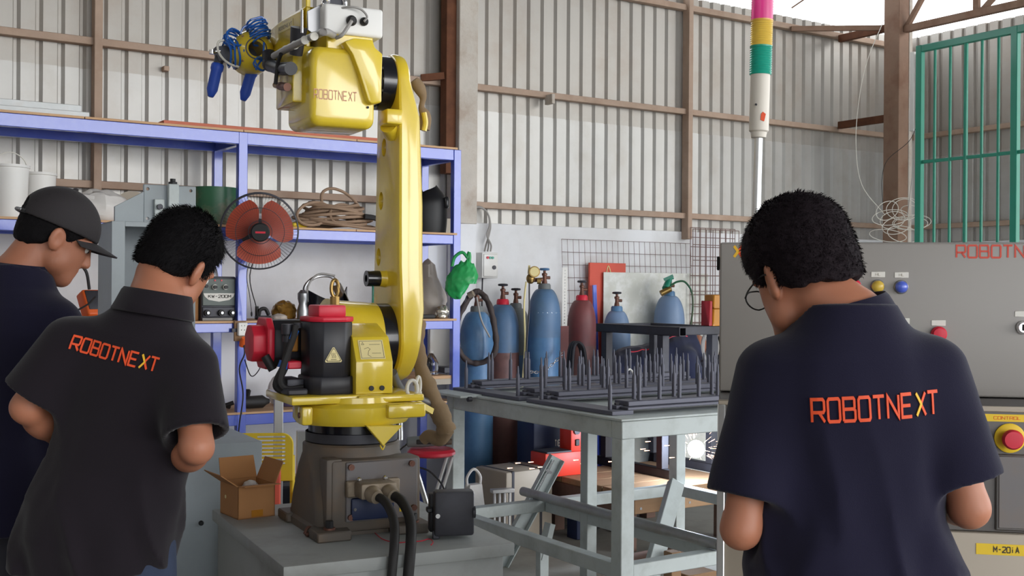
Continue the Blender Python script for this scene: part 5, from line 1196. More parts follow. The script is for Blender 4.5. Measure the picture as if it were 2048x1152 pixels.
# ---- wall mounted switch box, conduit and bags
p = bw(967, 532, 0.10); t = thing('switch_box', 'pale grey electrical switch box with red and green buttons on the white wall', 'switch box', tuple(bw(967, 560, 0.0)), ANG)
x0 = on(BF, 966, 530, 'y', -0.14); zt_ = on(BF, 975, 505, 'y', -0.14).z; zb_ = on(BF, 975, 556, 'y', -0.14).z
WMx = wm(t)
wq = (bw(996, 530, 0.14) - bw(964, 530, 0.14)).length; hq = zt_ - zb_; lx = (WMx.inverted() @ bw(964, 556, 0.14))
MB().box((lx.x, -0.14, lx.z), (lx.x + wq, -0.002, lx.z + hq), 0.005, 2).build('box_body', 'white_metal', t)
dr = MB().box((lx.x + 0.01, -0.146, lx.z + 0.01), (lx.x + wq - 0.01, -0.139, lx.z + hq - 0.01), 0.003, 1).build('door', 'white_metal', t)
for k, mm in enumerate(('red_plastic', 'green_lens', 'green_lens')):
    MB().cyl((lx.x + wq * 0.3 + 0.02 * k, -0.146, lx.z + hq * 0.8), (lx.x + wq * 0.3 + 0.02 * k, -0.154, lx.z + hq * 0.8), 0.0085, seg=14).build('button', mm, dr)
MB().cyl((lx.x + wq * 0.72, -0.146, lx.z + hq * 0.42), (lx.x + wq * 0.72, -0.151, lx.z + hq * 0.42), 0.014, seg=16).build('lock', 'dark_steel', dr)
wx = wq
b = MB(); b.box((lx.x + wx + 0.004, -0.02, lx.z + 0.005), (lx.x + wx + 0.06, -0.002, lx.z + hq - 0.0)); b.build('side_frame', 'white_metal', t)
MB().box((lx.x + wx + 0.012, -0.0215, lx.z + 0.02), (lx.x + wx + 0.052, -0.0195, lx.z + hq - 0.012)).build('side_window', 'dark_steel', t)
cz = on(BF, 955, 418, 'y', -0.05)
def bl(px, py, d): return bw(px, py, d)
t = thing('wall_conduit', 'bundle of grey cables curving from the girt down to the switch box', 'cable', tuple(bl(975, 500, 0.06)), ANG)
for k, dd in enumerate((0.03, 0.05, 0.07)):
    MB().tube([bl(946, 414 + k, dd), bl(962, 413 + k, dd), bl(976, 428, dd), bl(981 - k, 450, dd), bl(978 - 2 * k, 470, dd), bl(972 + 5 * k, 490, dd), bl(969 + 6 * k, 503, dd)], 0.006, 7, 6).build('cable', 'cable_grey', t, world=True)
MB().tube([bl(965, 556, 0.05), bl(964, 600, 0.05), bl(964, 660, 0.05), bl(965, 760, 0.05)], 0.005, 6, 4).build('cable', 'dark_steel', t, world=True)
# green bag hanging on the rack post
c = at(924, 560, 6.85); b = blob(tuple(c), (0.092, 0.055, 0.115), 41, 0.11, seg=64, ring=44, scale=2.2)
for v in b.bm.verts:
    k = (v.co.z - c.z) / 0.115; x = (v.co.x - c.x)
    if k > 0: v.co.x = c.x + x * (1 - 0.15 * k) + 0.025 * k; v.co.y = c.y + (v.co.y - c.y) * (1 - 0.35 * k)
    v.co.x -= 0.03 * max(0, -k)
    if k < -0.2: v.co.z += 0.10 * max(0, (v.co.x - c.x + 0.01) / 0.09) * min(1, (-k - 0.2) * 2)
    v.co.z += 0.006 * math.sin(v.co.x * 160) * max(0, k)
for s_ in (-1, 1): b.tube([c + Vector((0.05 * s_ - 0.01, 0, 0.08)), c + Vector((0.045 * s_, 0, 0.135)), c + Vector((0.02 * s_ + 0.02, 0, 0.165)), c + Vector((0.035, 0, 0.13))], 0.010, 7, 4)
o = b.build('green_bag', 'green_bag', None, ang=60); tag(o, 'bright green plastic bag hanging from the rack post by the brown hose', 'bag')

# ============================================================ THINGS LEANING AGAINST THE BACK WALL
def mesh_panel(px0, px1, ytop, ybot, d, nx, nz, label, wire=0.0022, mm='mesh_wire', lean=0.0):
    x0 = on(BF, px0, ytop, 'y', -d).x; x1 = on(BF, px1, ytop, 'y', -d).x; z1 = on(BF, px0, ytop, 'y', -d).z; z0 = on(BF, px0, ybot, 'y', -d).z
    Pb = BF @ Vector(((x0 + x1) / 2, -d, z0)); t = thing('wire_mesh', label, 'mesh', tuple(Pb), ANG)
    hw = (x1 - x0) / 2; hh = z1 - z0
    for k in range(nx + 1):
        x = -hw + 2 * hw * k / nx; MB().cyl((x - lean * hh * 0.12, 0, 0), (x, 0, hh), wire, seg=6).build('vertical_wire', mm, t)
    for k in range(nz + 1):
        z = hh * k / nz; MB().cyl((-hw - lean * (hh - z) * 0.12, 0, z), (hw - lean * (hh - z) * 0.12, 0, z), wire, seg=6).build('horizontal_wire', mm, t)
    return t
mesh_panel(1123, 1381, 478, 760, 0.03, 24, 11, 'wide welded wire mesh panel leaning on the white wall behind the cylinders', 0.0017, lean=-0.4)
mesh_panel(1381, 1470, 455, 800, 0.13, 9, 18, 'rusty wire mesh with close horizontal wires beside the control cabinet', 0.0028)
mesh_panel(1386, 1478, 458, 800, 0.19, 7, 11, 'rusty wire mesh leaning in front of another one beside the control cabinet', 0.0028)
def board(px0, px1, ytop, d, th, label, m, name, zbot=0.0, tilt=0.0, cat='board'):
    x0 = on(BF, px0, ytop, 'y', -d).x; x1 = on(BF, px1, ytop, 'y', -d).x; z1 = on(BF, (px0 + px1) / 2, ytop, 'y', -d).z
    Pb = BF @ Vector(((x0 + x1) / 2, -d, zbot)); t = thing(name, label, cat, tuple(Pb), ANG); t.rotation_euler = (0, tilt, ANG)
    return t, (x1 - x0) / 2, z1 - zbot, th
t, hw, hh, th = board(1178, 1250, 526, 0.07, 0.02, 'red painted board leaning on the white wall behind the maroon cylinder', 'red_board', 'red_board')
MB().box((-hw, -0.01, 0), (hw, 0.01, hh), 0.002, 1).build('panel', 'red_board', t)
MB().tube([(-0.02, -0.012, hh - 0.09), (0, -0.014, hh - 0.02), (0.03, -0.012, hh - 0.09)], 0.004, 6, 4).build('cord_loop', 'label_cream', t)
x0 = wall_x(1195, 0.15); Pb = BF @ Vector((x0, -0.15, 0)); t = thing('blue_board', 'narrow blue board leaning beside the red board', 'board', tuple(Pb), ANG); hh = at(1200, 570, 8.1).z
MB().beam((0.045, 0.0, 0.02), (-0.0, 0.03, hh), 0.03, 0.012, up=(0, 1, 0)).build('panel', 'blue', t)
t, hw, hh, th = board(1207, 1416, 546, 0.10, 0.006, 'large scratched translucent acrylic sheet leaning behind the pale cylinders', 'acrylic', 'acrylic_sheet', cat='sheet')
MB().box((-hw, -0.003, 0), (hw, 0.003, hh), 0.001, 1).build('sheet', 'acrylic', t)

# ============================================================ BENCH, DARK FRAME AND ARC WELDING BEHIND THE TABLE
NC = Vector((0.64, 6.33, 0)); BM_ = Matrix.Translation(NC) @ Matrix.Rotation(ANG, 4, 'Z'); BZ = 0.35
t = thing('wood_bench', 'low bench of worn brown timbers behind the work table', 'bench', tuple(NC), ANG)
for k in range(4): MB().box((0.0, k * 0.2 + 0.03, BZ - 0.035), (0.86, k * 0.2 + 0.222, BZ), 0.004, 1).build('plank', 'wood', t)
MB().box((0.0, 0.0, BZ - 0.13), (0.055, 0.85, BZ - 0.036), 0.004, 1).build('side_beam', 'wood_dark', t)
MB().box((0.80, 0.0, BZ - 0.13), (0.86, 0.85, BZ - 0.036), 0.004, 1).build('side_beam', 'wood_dark', t)
MB().box((0.055, 0.0, BZ - 0.13), (0.80, 0.03, BZ - 0.0), 0.004, 1).build('end_beam', 'wood', t)
MB().box((0.055, 0.82, BZ - 0.13), (0.80, 0.85, BZ - 0.036), 0.004, 1).build('end_beam', 'wood_dark', t)
MB().box((0.0, 0.46, 0), (0.10, 0.56, BZ - 0.131), 0.003, 1).build('leg', 'navy_dark', t)
for x in (0.04, 0.76):
    for y in (0.05, 0.74): MB().box((x, y, 0), (x + 0.075, y + 0.075, BZ - 0.131), 0.003, 1).build('leg', 'wood_dark', t)
for k in range(4): MB().cyl((0.1 + 0.18 * k, -0.002, BZ - 0.1), (0.1 + 0.18 * k, 0.001, BZ - 0.1), 0.008, seg=10).build('bolt_head', 'steel', t)
KO = NC + U * 0.48 + N * 0.12; KM = Matrix.Translation((KO.x, KO.y, BZ)) @ Matrix.Rotation(ANG, 4, 'Z')
t = thing('welded_stand', 'dark steel tube frame being welded on the timber bench', 'frame', (KO.x, KO.y, BZ), ANG)
ft = on(KM, 1358, 655, 'y', 0).z; tb = 0.052
def htube(a, b_, nm):       # hollow square tube
    a = Vector(a); b_ = Vector(b_); d_ = (b_ - a).normalized(); sd = d_.cross(Vector((0, 0, 1)));
    if sd.length < 0.1: sd = Vector((1, 0, 0))
    up = sd.cross(d_); m = MB(); w_ = tb / 2; th = 0.004
    for s1, s2, ww, hh2 in ((0, 1, tb, th), (0, -1, tb, th)): m.beam(a + up * (w_ - th / 2) * s2, b_ + up * (w_ - th / 2) * s2, ww, hh2, up=up)
    for s1 in (-1, 1): m.beam(a + sd * (w_ - th / 2) * s1, b_ + sd * (w_ - th / 2) * s1, th, tb, up=up)
    return m.build(nm, 'dark_steel', t)
FU, n1, n2 = 0.42, 0.175, 0.72
htube((0.026, 0.0, ft - 0.026), (0.026, 0.80, ft - 0.026), 'top_rail')
htube((0.055, 0.15, ft - 0.026), (0.50, 0.15, ft - 0.026), 'top_rail'); htube((FU, 0.18, ft - 0.026), (FU, 0.80, ft - 0.026), 'top_rail'); htube((0.055, 0.75, ft - 0.026), (FU - 0.03, 0.75, ft - 0.026), 'top_rail')
htube((0.026, 0.0, 0.026), (0.026, 0.80, 0.026), 'bottom_rail'); htube((FU, 0.05, 0.026), (FU, 0.69, 0.026), 'bottom_rail')
for x, y in ((0.026, n1), (0.026, n2), (FU, n1), (FU, n2)):
    MB().box((x - 0.026, y - 0.026, 0.052), (x + 0.026, y + 0.026, ft - 0.0525), 0.002, 1).build('post', 'dark_steel', t)
# welding arc: glowing glare-sized ball, flying sparks and the light it throws
AP = at(1392, 898, 6.62)
o = MB().ell(tuple(AP), (0.048, 0.045, 0.05), seg=16, ring=10); 
tag(o.build('welding_arc', 'arc', None), 'dazzling white welding arc glowing below the dark frame', 'arc')
rnd = random.Random(9); b = MB()
for k in range(46):
    a = rnd.uniform(0, 2 * math.pi); el = rnd.uniform(-0.5, 1.2); d_ = Vector((math.cos(a) * math.cos(el), math.sin(a) * math.cos(el) * 0.4, math.sin(el))); r0 = rnd.uniform(0.06, 0.13)
    b.cyl(AP + d_ * r0, AP + d_ * (r0 + rnd.uniform(0.02, 0.07)), 0.0005, seg=4)
tag(b.build('arc_spray', 'spark', None), 'short bright sparks spraying from the welding arc', 'sparks', kind='stuff')
b = MB()
for px, py, Y in ((1036, 928, 6.9), (1062, 926, 6.9), (1020, 938, 6.8), (1064, 939, 6.7), (1081, 936, 6.7), (1152, 922, 6.6), (1166, 929, 6.6), (1296, 885, 6.5), (1286, 900, 6.5), (1294, 903, 6.5), (1344, 917, 6.5), (1334, 893, 6.5), (1222, 925, 6.6)):
    p = at(px, py, min(Y, 6.28)); b.cyl(p - Vector((0.014, 0, -0.004)), p + Vector((0.014, 0, 0.006)), 0.0028, 0.0016, seg=5)
tag(b.build('flying_sparks', 'spark', None), 'orange sparks flying low over the timber bench', 'sparks', kind='stuff')
# yellow and red device on the frame rail
P = KM @ on(KM, 1426, 653, 'y', 0.15); t = thing('limit_device', 'yellow and red device box sitting on the frame rail next to the cabinet', 'device', (P.x, P.y, BZ + ft + 0.0005), ANG)
s = P.y / F
MB().box((-10 * s, -0.04, 0), (22 * s, 0.06, 34 * s), 0.004, 1).build('yellow_case', 'tape', t); MB().box((-8 * s, -0.035, 34 * s + 0.0005), (22 * s, 0.055, 62 * s), 0.004, 1).build('yellow_cap', 'tape', t)
MB().box((-18 * s, -0.03, 0), (-10.4 * s, 0.05, 50 * s), 0.004, 1).build('red_side', 'red_paint', t)
# grey hose loops right of the frame
P = at(1420, 715, 7.2); t = thing('hose_loops', 'grey hose loops hanging behind the dark frame beside the cabinet', 'hose', (P.x, P.y, P.z - 0.3), 0)
for r, dz, w_ in ((0.12, 0.05, 0.06), (0.09, 0.07, 0.07), (0.15, -0.1, 0.05)):
    MB().tube([P + Vector((w_ * 0.7 * math.cos(q), 0.02 * math.sin(q), dz + r * math.sin(q))) for q in np.linspace(0, 2 * math.pi, 16, endpoint=False)], 0.009, 7, 3, closed=True).build('hose_turn', 'cable_grey', t, world=True)

# ---- machines and clutter on the floor beyond the table
P = NC + N * 0.90 + U * 0.17; t = thing('welding_set', 'big dark blue welding power set behind the timber bench with white lettering', 'machine', (P.x, P.y, 0), ANG)
MB().box((-0.20, -0.03, 0.05), (0.20, 0.16, 0.66), 0.010, 2).build('cabinet_body', 'navy_dark', t)
q = on(wm(t), 1110, 892, 'y', -0.03)
flat_text('TIE', face_frame((q.x, -0.0306, q.z), (1, 0, 0), (0, 0, 1)), 0.035, 0.035, 'label_white', t, weight=0.25)
MB().prism([(0, 0), (0.03, 0.014), (0, 0.028)], 0.001, face_frame((q.x + 0.045, -0.0306, q.z + 0.008), (1, 0, 0), (0, 0, 1))).build('arrow_mark', 'label_white', t)
MB().box((q.x + 0.045, -0.0315, q.z - 0.03), (q.x + 0.075, -0.0305, q.z - 0.008)).build('pink_mark', 'pink_text', t)
for sx in (-0.16, 0.14):
    for sy in (0.0, 0.12): MB().cyl((sx - 0.015, sy, 0.027), (sx + 0.015, sy, 0.027), 0.026, seg=14).build('caster', 'rubber', t)
P = at(1130, 918, 6.86); t = thing('drill_stand', 'bright orange red bench drill body standing on the timber bench', 'machine', (P.x, P.y, BZ), ANG)
lq = wm(t); a0 = on(lq, 1091, 920, 'y', 0); a1 = on(lq, 1170, 862, 'y', 0); a2 = on(lq, 1146, 900, 'y', 0)
MB().box((a0.x, 0, 0.0), (a1.x + 0.05, 0.16, a2.z - 0.01), 0.006, 2).build('base', 'orange_machine', t)
MB().box((a2.x, 0.02, a2.z - 0.02), (a1.x + 0.05, 0.14, a1.z + 0.05), 0.006, 2).build('column', 'orange_machine', t)
MB().box((a2.x + 0.03, 0.012, a2.z + 0.02), (a2.x + 0.06, 0.021, a2.z + 0.06), 0.003, 1).build('switch', 'black', t)
MB().cyl((a2.x + 0.04, 0.021, a2.z + 0.11), (a2.x + 0.04, 0.010, a2.z + 0.11), 0.022, seg=18).build('dial', 'dark_steel', t)
MB().box((a0.x + 0.01, -0.001, a2.z - 0.011), (a2.x - 0.01, 0.15, a2.z + 0.0), 0.002, 1).build('plate', 'dark_steel', t)
def prop(px, py, Y): p = at(px, py, Y); return p
# leaning channel offcuts
A = at(1112, 914, 6.12); B = at(1074, 1000, 6.10)
t = thing('steel_channel', 'grey steel channel offcut leaning on the end of the galvanised pipe', 'channel', (B.x, B.y, 0), 0)
A2 = A; B2 = A + (B - A) * 3.05; B2.z = 0.0
ydir = (A2 - B2).normalized(); xdir = Vector((0.9, 0.35, 0)); xdir = (xdir - ydir * xdir.dot(ydir)).normalized(); zdir = xdir.cross(ydir)
CM = Matrix((xdir, ydir, zdir)).transposed().to_4x4(); CM.translation = B2; Lc = (A2 - B2).length
MB().box((-0.042, 0, -0.003), (0.042, Lc, 0.003), M=CM).build('web', 'table_paint', t, world=True)
MB().box((-0.042, 0, 0.003), (-0.037, Lc, 0.035), M=CM).build('flange', 'table_paint', t, world=True); MB().box((0.037, 0, 0.003), (0.042, Lc, 0.035), M=CM).build('flange', 'table_paint', t, world=True)
MB().cyl(CM @ Vector((-0.012, Lc * 0.55, 0.012)), CM @ Vector((-0.012, Lc * 0.97, 0.012)), 0.007, seg=10).build('bolt_rod', 'chrome', t, world=True)
MB().box((-0.03, Lc * 0.86, 0.004), (0.01, Lc * 0.88, 0.024), M=CM).build('lug', 'steel', t, world=True)
A = at(1352, 966, 5.75); B = at(1312, 1112, 5.45)
t = thing('square_bar', 'pale grey square bar leaning against the pipe below the table', 'bar', (B.x, B.y, 0), 0)
B2 = A + (B - A) * ((A.z) / (A.z - B.z) * 0.985); 
MB().beam(B2, A, 0.075, 0.05, up=(0.3, -1, 0.2), bev=0.003).build('bar_body', 'table_paint', t, world=True)
# blue post, stands, wood blocks, grinder disc
P = at(1004, 1050, 6.42); t = thing('galvanised_stand', 'small galvanised stand of four uprights near the white bag', 'stand', (P.x, P.y, 0), ANG - 0.2); zh = at(1006, 985, 6.42).z
MB().box((-0.06, -0.04, 0), (0.06, 0.04, 0.008), 0.002, 1).build('foot_plate', 'alu', t)
for k in range(4): MB().box((-0.052 + 0.03 * k, -0.008, 0.008), (-0.040 + 0.03 * k, 0.008, zh), 0.002, 1).build('upright', 'alu', t)
MB().box((-0.065, -0.025, zh), (0.065, 0.025, zh + 0.022), 0.003, 1).build('head_plate', 'alu', t)
P = at(1083, 1085, 5.55); t = thing('bracket_stand', 'white painted steel bracket on a flat foot between the table rails', 'bracket', (P.x, P.y, 0), ANG)
MB().box((-0.1, -0.06, 0), (0.11, 0.06, 0.03), 0.002, 1).build('foot_plate', 'white_metal', t); MB().box((-0.02, -0.02, 0.03), (0.03, 0.02, 0.24), 0.002, 1).build('stem', 'table_paint', t)
MB().beam((0.0, 0, 0.16), (0.05, 0, 0.33), 0.05, 0.03).build('arm', 'table_paint', t); MB().box((0.02, -0.075, 0.0), (0.14, -0.06, 0.045), 0.002, 1).build('side_plate', 'white_metal', t)
P = at(947, 1005, 6.15); t = thing('paper_bag', 'white textured carry bag with an arched handle beside the work table', 'bag', (P.x, P.y, 0), ANG)
zb1 = at(947, 968, 6.15).z
b = MB(); 
rg = [[Vector((sx * (0.085 - 0.012 * k) , sy * (0.05 - 0.006 * k), zb1 * k / 4)) for sx, sy in ((-1, -1), (1, -1), (1, 1), (-1, 1))] for k in range(5)]
loft(rg).build('bag_body', 'bag_white', t, ang=20)
MB().tube([(-0.04, 0, zb1 - 0.01), (-0.04, 0, zb1 + 0.04), (0, 0, zb1 + 0.08), (0.04, 0, zb1 + 0.04), (0.04, 0, zb1 - 0.01)], 0.008, 7, 5).build('handle', 'bag_white', t)
P = at(1026, 975, 6.70); t = thing('packing_case', 'pale strapped packing case lying behind the galvanised stand', 'case', (P.x, P.y, 0), ANG + 0.1)
MB().box((-0.13, -0.1, 0), (0.22, 0.2, at(1022, 948, 6.5).z), 0.012, 2).build('case_body', 'controller_beige', t)
for x in (-0.09, 0.12): MB().box((x, -0.102, 0.0), (x + 0.02, 0.202, at(1022, 948, 6.5).z + 0.002), 0.002, 1).build('strap', 'dark_steel', t)
P = at(1392, 1108, 5.55); t = thing('wood_block', 'squared timber block on the floor under the work table', 'block', (P.x, P.y, 0), ANG); MB().box((-0.09, -0.05, 0), (0.09, 0.12, 0.11), 0.003, 1).build('block_body', 'wood', t)
P = at(1362, 1118, 5.35); t = thing('timber_stub', 'upright pale timber stub behind the leaning square bar', 'block', (P.x, P.y, 0), ANG); MB().box((-0.03, 0.03, 0), (0.03, 0.09, 0.24), 0.003, 1).build('stub_body', 'wood', t)
P = at(1275, 1120, 5.5); t = thing('grinder', 'hand grinder with orange guard lying on the floor under the table', 'grinder', (P.x, P.y, 0), 0.3)
MB().lathe([(0.0, 0), (0.05, 0.0), (0.058, 0.01), (0.058, 0.03), (0.0, 0.04)], c=(-0.01, -0.03, 0.06), axis=(0.2, -1, 0.25), seg=24).build('guard', 'orange', t)
MB().cyl((0.0, 0.0, 0.045), (0.17, 0.05, 0.04), 0.036, 0.03, seg=16).build('motor_body', 'motor_black', t)
for k, (px, py, Y, L_) in enumerate(((1300, 1072, 6.1, 0.5), (1330, 1058, 6.35, 0.6))):
    P = at(px, py, Y); t = thing('floor_plank', ['pale plank lying flat on the floor beyond the pipe', 'darker plank lying beside a pale one on the floor'][k], 'plank', (P.x, P.y, 0), ANG + 0.1); MB().box((-L_ / 2, -0.06, 0), (L_ / 2, 0.06, 0.028), 0.003, 1).build('board', ['wood', 'wood_dark'][k], t)
P = at(1140, 1150, 4.55)
t = tag(MB().tube([(P.x - 0.22, P.y + 0.1, 0.012), (P.x - 0.1, P.y, 0.02), (P.x, P.y - 0.02, 0.10), (P.x + 0.05, P.y + 0.02, 0.13), (P.x + 0.06, P.y + 0.06, 0.06), (P.x + 0.02, P.y + 0.1, 0.012)], 0.011, 8, 6).build('floor_hose', 'white_plastic', None), 'white hose curling on the floor in front of the work table', 'hose')
b = tag(MB().tube([at_z(1095, 1040, 0.006), at_z(1110, 1058, 0.006), at_z(1150, 1050, 0.006), at_z(1175, 1066, 0.006), at_z(1210, 1050, 0.006), at_z(1225, 1062, 0.006)], 0.006, 6, 6).build('floor_cable', 'rubber', None), 'black cable winding over the floor beyond the table legs', 'cable')

# ---- folding stool with tool
P = at(862, 985, 5.35); t = thing('folding_stool', 'red topped folding stool with crossed metal legs behind the robot', 'stool', (P.x, P.y, 0), 0.2)
sz_ = at(862, 904, 5.35).z
MB().lathe([(0.0, -0.02), (0.10, -0.02), (0.112, -0.012), (0.112, 0.0), (0.10, 0.012), (0.0, 0.016)], c=(0, 0, sz_ + 0.004), seg=30).build('seat', 'red_plastic', t)
for sy in (-0.07, 0.07):
    for s in (-1, 1): MB().cyl((s * 0.09, sy, sz_ - 0.016), (-s * 0.12, sy, 0.008), 0.008, seg=10).build('leg', 'alu', t)
for x in (-0.12, 0.12): MB().cyl((x, -0.085, 0.008), (x, 0.085, 0.008), 0.008, seg=10).build('foot_bar', 'alu', t)
t = thing('angle_grinder', 'grey power tool lying on the red stool seat', 'tool', (P.x - 0.02, P.y, sz_ + 0.021), 0.1)
MB().lathe([(0.014, -0.075), (0.024, -0.07), (0.027, 0.0), (0.024, 0.05), (0.016, 0.075)], c=(-0.02, 0, 0.028), axis=(1, 0, 0.04), seg=16).build('tool_body', 'cyl_grey', t)
MB().cyl((0.05, 0, 0.03), (0.115, 0, 0.026), 0.020, 0.014, seg=14).build('gear_head', 'casting', t)
MB().box((-0.05, -0.029, 0.018), (0.02, -0.02, 0.04), 0.003, 1).build('grip_pad', 'rubber', t)
MB().tube([(-0.09, 0, 0.02), (-0.13, -0.02, -0.02), (-0.1, -0.1, -0.06), (0.02, -0.13, -0.1), (0.09, -0.13, -0.25), (0.06, -0.14, -sz_ + 0.0)], 0.004, 6, 6).build('cord', 'rubber', t)
# ---- yellow folding chair
P = at(545, 1010, 5.0); CMx = Matrix.Translation((P.x, P.y, 0)) @ Matrix.Rotation(0.12, 4, 'Z')
t = thing('folding_chair', 'yellow slotted folding chair behind the cardboard box', 'chair', (P.x, P.y, 0), 0.12)
def cp(px, py, y=0.0): return on(CMx, px, py, 'y', y)
zt_ = cp(540, 866).z; xr_ = cp(587, 900).x; xl_ = xr_ - 0.36; z0_ = cp(540, 962).z
rr = 0.05; ol = [(xl_, z0_), (xr_, z0_)] + [(xr_ - rr + rr * math.cos(a), zt_ - rr + rr * math.sin(a)) for a in np.linspace(0, math.pi / 2, 7)] + [(xl_ + rr + rr * math.cos(a), zt_ - rr + rr * math.sin(a)) for a in np.linspace(math.pi / 2, math.pi, 7)]
bk = MB().prism(ol, 0.016, Matrix.Translation((0, 0.008, 0)) @ Matrix.Rotation(math.pi / 2, 4, 'X'), 0.003, 1).build('backrest', 'yellow_plastic', t)
cut = []; sp = (cp(540, 881).z - cp(540, 873.5).z)
zsl = [cp(540, 873.5 + 7.6 * k).z for k in range(8)]
for zq in zsl:
    for cx2 in (-0.085, 0.085): cut.append(MB().box(((xl_ + xr_) / 2 + cx2 - 0.06, -0.03, zq - 0.0042), ((xl_ + xr_) / 2 + cx2 + 0.06, 0.03, zq + 0.0042)).build('cutter', 'yellow_plastic', t))
bool_diff(bk, cut)
for s_, x in ((-1, xl_ + 0.012), (1, xr_ - 0.006)):
    MB().cyl((x, 0.015, zt_ - 0.1), (x, 0.09, 0.0), 0.011, seg=12).build('leg', 'yellow_plastic', t)
    MB().cyl((x + s_ * 0.022, 0.06, 0.62 if False else z0_ + 0.02), (x + s_ * 0.022, -0.30, 0.0), 0.011, seg=12).build('leg', 'yellow_plastic', t)
MB().box((xl_ + 0.02, -0.34, z0_ - 0.20), (xr_ - 0.02, 0.0, z0_ - 0.175), 0.008, 2).build('seat', 'yellow_plastic', t)
MB().tube([(xl_, -0.05, z0_ - 0.19), (xr_ - 0.02, -0.05, z0_ - 0.19), (xr_, -0.03, z0_ - 0.17), (xr_, 0.01, z0_ - 0.1)], 0.012, 8, 5).build('seat_rail', 'label_cream', t)
P2 = cp(572, 1000, -0.14)
t2 = thing('red_case', 'red flat case standing on the yellow chair seat', 'case', tuple(CMx @ Vector((xr_ - 0.10, -0.13, z0_ - 0.1745))), 0.12)
MB().box((-0.12, -0.03, 0), (0.055, 0.03, cp(572, 930, -0.13).z - (z0_ - 0.1745)), 0.006, 2).build('case_body', 'red_board', t2)
MB().tube([(-0.01, -0.031, 0.12), (0.03, -0.033, 0.10), (0.05, -0.031, 0.07)], 0.004, 6, 4).build('cord', 'navy_dark', t2)

# ============================================================ CONTROL CABINET, CONTROLLER, SIGNAL TOWER
CY = 2.98; CR = -0.18; cz1 = at(1440, 484, CY).z; cz0 = 1.205; CW = 1.05
CB0 = at(1440, 500, CY); CMt = Matrix.Translation((CB0.x, CB0.y, cz0)) @ Matrix.Rotation(CR, 4, 'Z') @ Matrix.Translation((CW / 2, 0, 0))
t = thing('control_cabinet', 'light grey control cabinet with lamps and red lettering on top of the controller', 'cabinet', tuple(CMt.translation), CR)
cab = t
MB().box((-CW / 2, 0.012, 0), (CW / 2, 0.36, cz1 - cz0), 0.006, 2).build('cabinet_body', 'cabinet', t)
door = MB().box((-CW / 2 + 0.0, -0.008, 0.002), (CW / 2 - 0.0, 0.0118, cz1 - cz0 - 0.002), 0.006, 3).build('door', 'cabinet', t)
def cpt(px, py): return on(CMt, px, py, 'y', -0.008)
MB().box((-CW / 2 - 0.008, 0.03, cpt(1440, 540).z), (-CW / 2, 0.06, cpt(1440, 512).z), 0.002, 1).build('hinge', 'black', t)
a = cpt(1913, 515); b_ = cpt(2120, 515); h_ = cpt(1913, 491).z - a.z
flat_text('ROBOTNEXT', face_frame((a.x, -0.0082, a.z), (1, 0, 0), (0, 0, 1)), h_, b_.x - a.x, 'red_text', door, weight=0.16)
a = cpt(1466, 514); h_ = cpt(1466, 492).z - a.z
flat_text('X', face_frame((a.x, -0.0082, a.z), (1, 0, 0), (0, 0, 1)), h_, h_ * 0.8, 'orange_text', door, 'logo', 0.26, filt=lambda g, s: s != 0)
flat_text('X', face_frame((a.x, -0.0082, a.z), (1, 0, 0), (0, 0, 1)), h_, h_ * 0.72, 'yellow_text', door, 'logo', 0.26, filt=lambda g, s: s == 0)
for px, py, mm, lab in ((1709, 571, 'red_plastic', 'red pilot lamp'), (1755, 573, 'amber_lens', 'amber pilot lamp'), (1802, 574, 'blue', 'blue pilot lamp')):
    p = cpt(px, py); o = MB().lathe([(0.0175, 0), (0.0175, 0.004), (0.0155, 0.006)], c=(p.x, -0.008, p.z), axis=(0, -1, 0), seg=24).build('lamp_bezel', 'steel', door)
    o2 = MB().lathe([(0.0150, 0.004), (0.0150, 0.012), (0.010, 0.018), (0.0, 0.02)], c=(p.x, -0.008, p.z), axis=(0, -1, 0), seg=24).build('pilot_lamp', mm, door); o2['label'] = lab
    q = cpt(px + 1, py - 24); MB().box((q.x - 0.017, -0.0095, q.z - 0.007), (q.x + 0.017, -0.0079, q.z + 0.007), 0.001, 1).build('name_tag', 'label_white', door)
    flat_text('HL', face_frame((q.x - 0.006, -0.0096, q.z - 0.003), (1, 0, 0), (0, 0, 1)), 0.006, 0.012, 'grey_text', door, weight=0.12, off=0.0004)
for px, py, mm in ((1805, 664, 'green_lens'), (1877, 668, 'red_plastic')):
    p = cpt(px, py); MB().lathe([(0.019, 0), (0.019, 0.01), (0.015, 0.014), (0.015, 0.02), (0.0, 0.022)], c=(p.x, -0.008, p.z), axis=(0, -1, 0), seg=24).build('push_button', mm, door)
    q = cpt(px, py - 22); MB().box((q.x - 0.017, -0.0095, q.z - 0.007), (q.x + 0.017, -0.0079, q.z + 0.007), 0.001, 1).build('name_tag', 'label_white', door)
p = cpt(2046, 655); MB().lathe([(0.017, 0), (0.017, 0.006), (0.012, 0.012), (0.0, 0.012)], c=(p.x, -0.008, p.z), axis=(0, -1, 0), seg=20).build('key_switch', 'chrome', door)
MB().box((p.x - 0.003, -0.03, p.z - 0.008), (p.x + 0.003, -0.019, p.z + 0.008), 0.001, 1).build('key_knob', 'black', door)
q = cpt(2044, 628); MB().box((q.x - 0.017, -0.0095, q.z - 0.007), (q.x + 0.017, -0.0079, q.z + 0.007), 0.001, 1).build('name_tag', 'label_white', door)
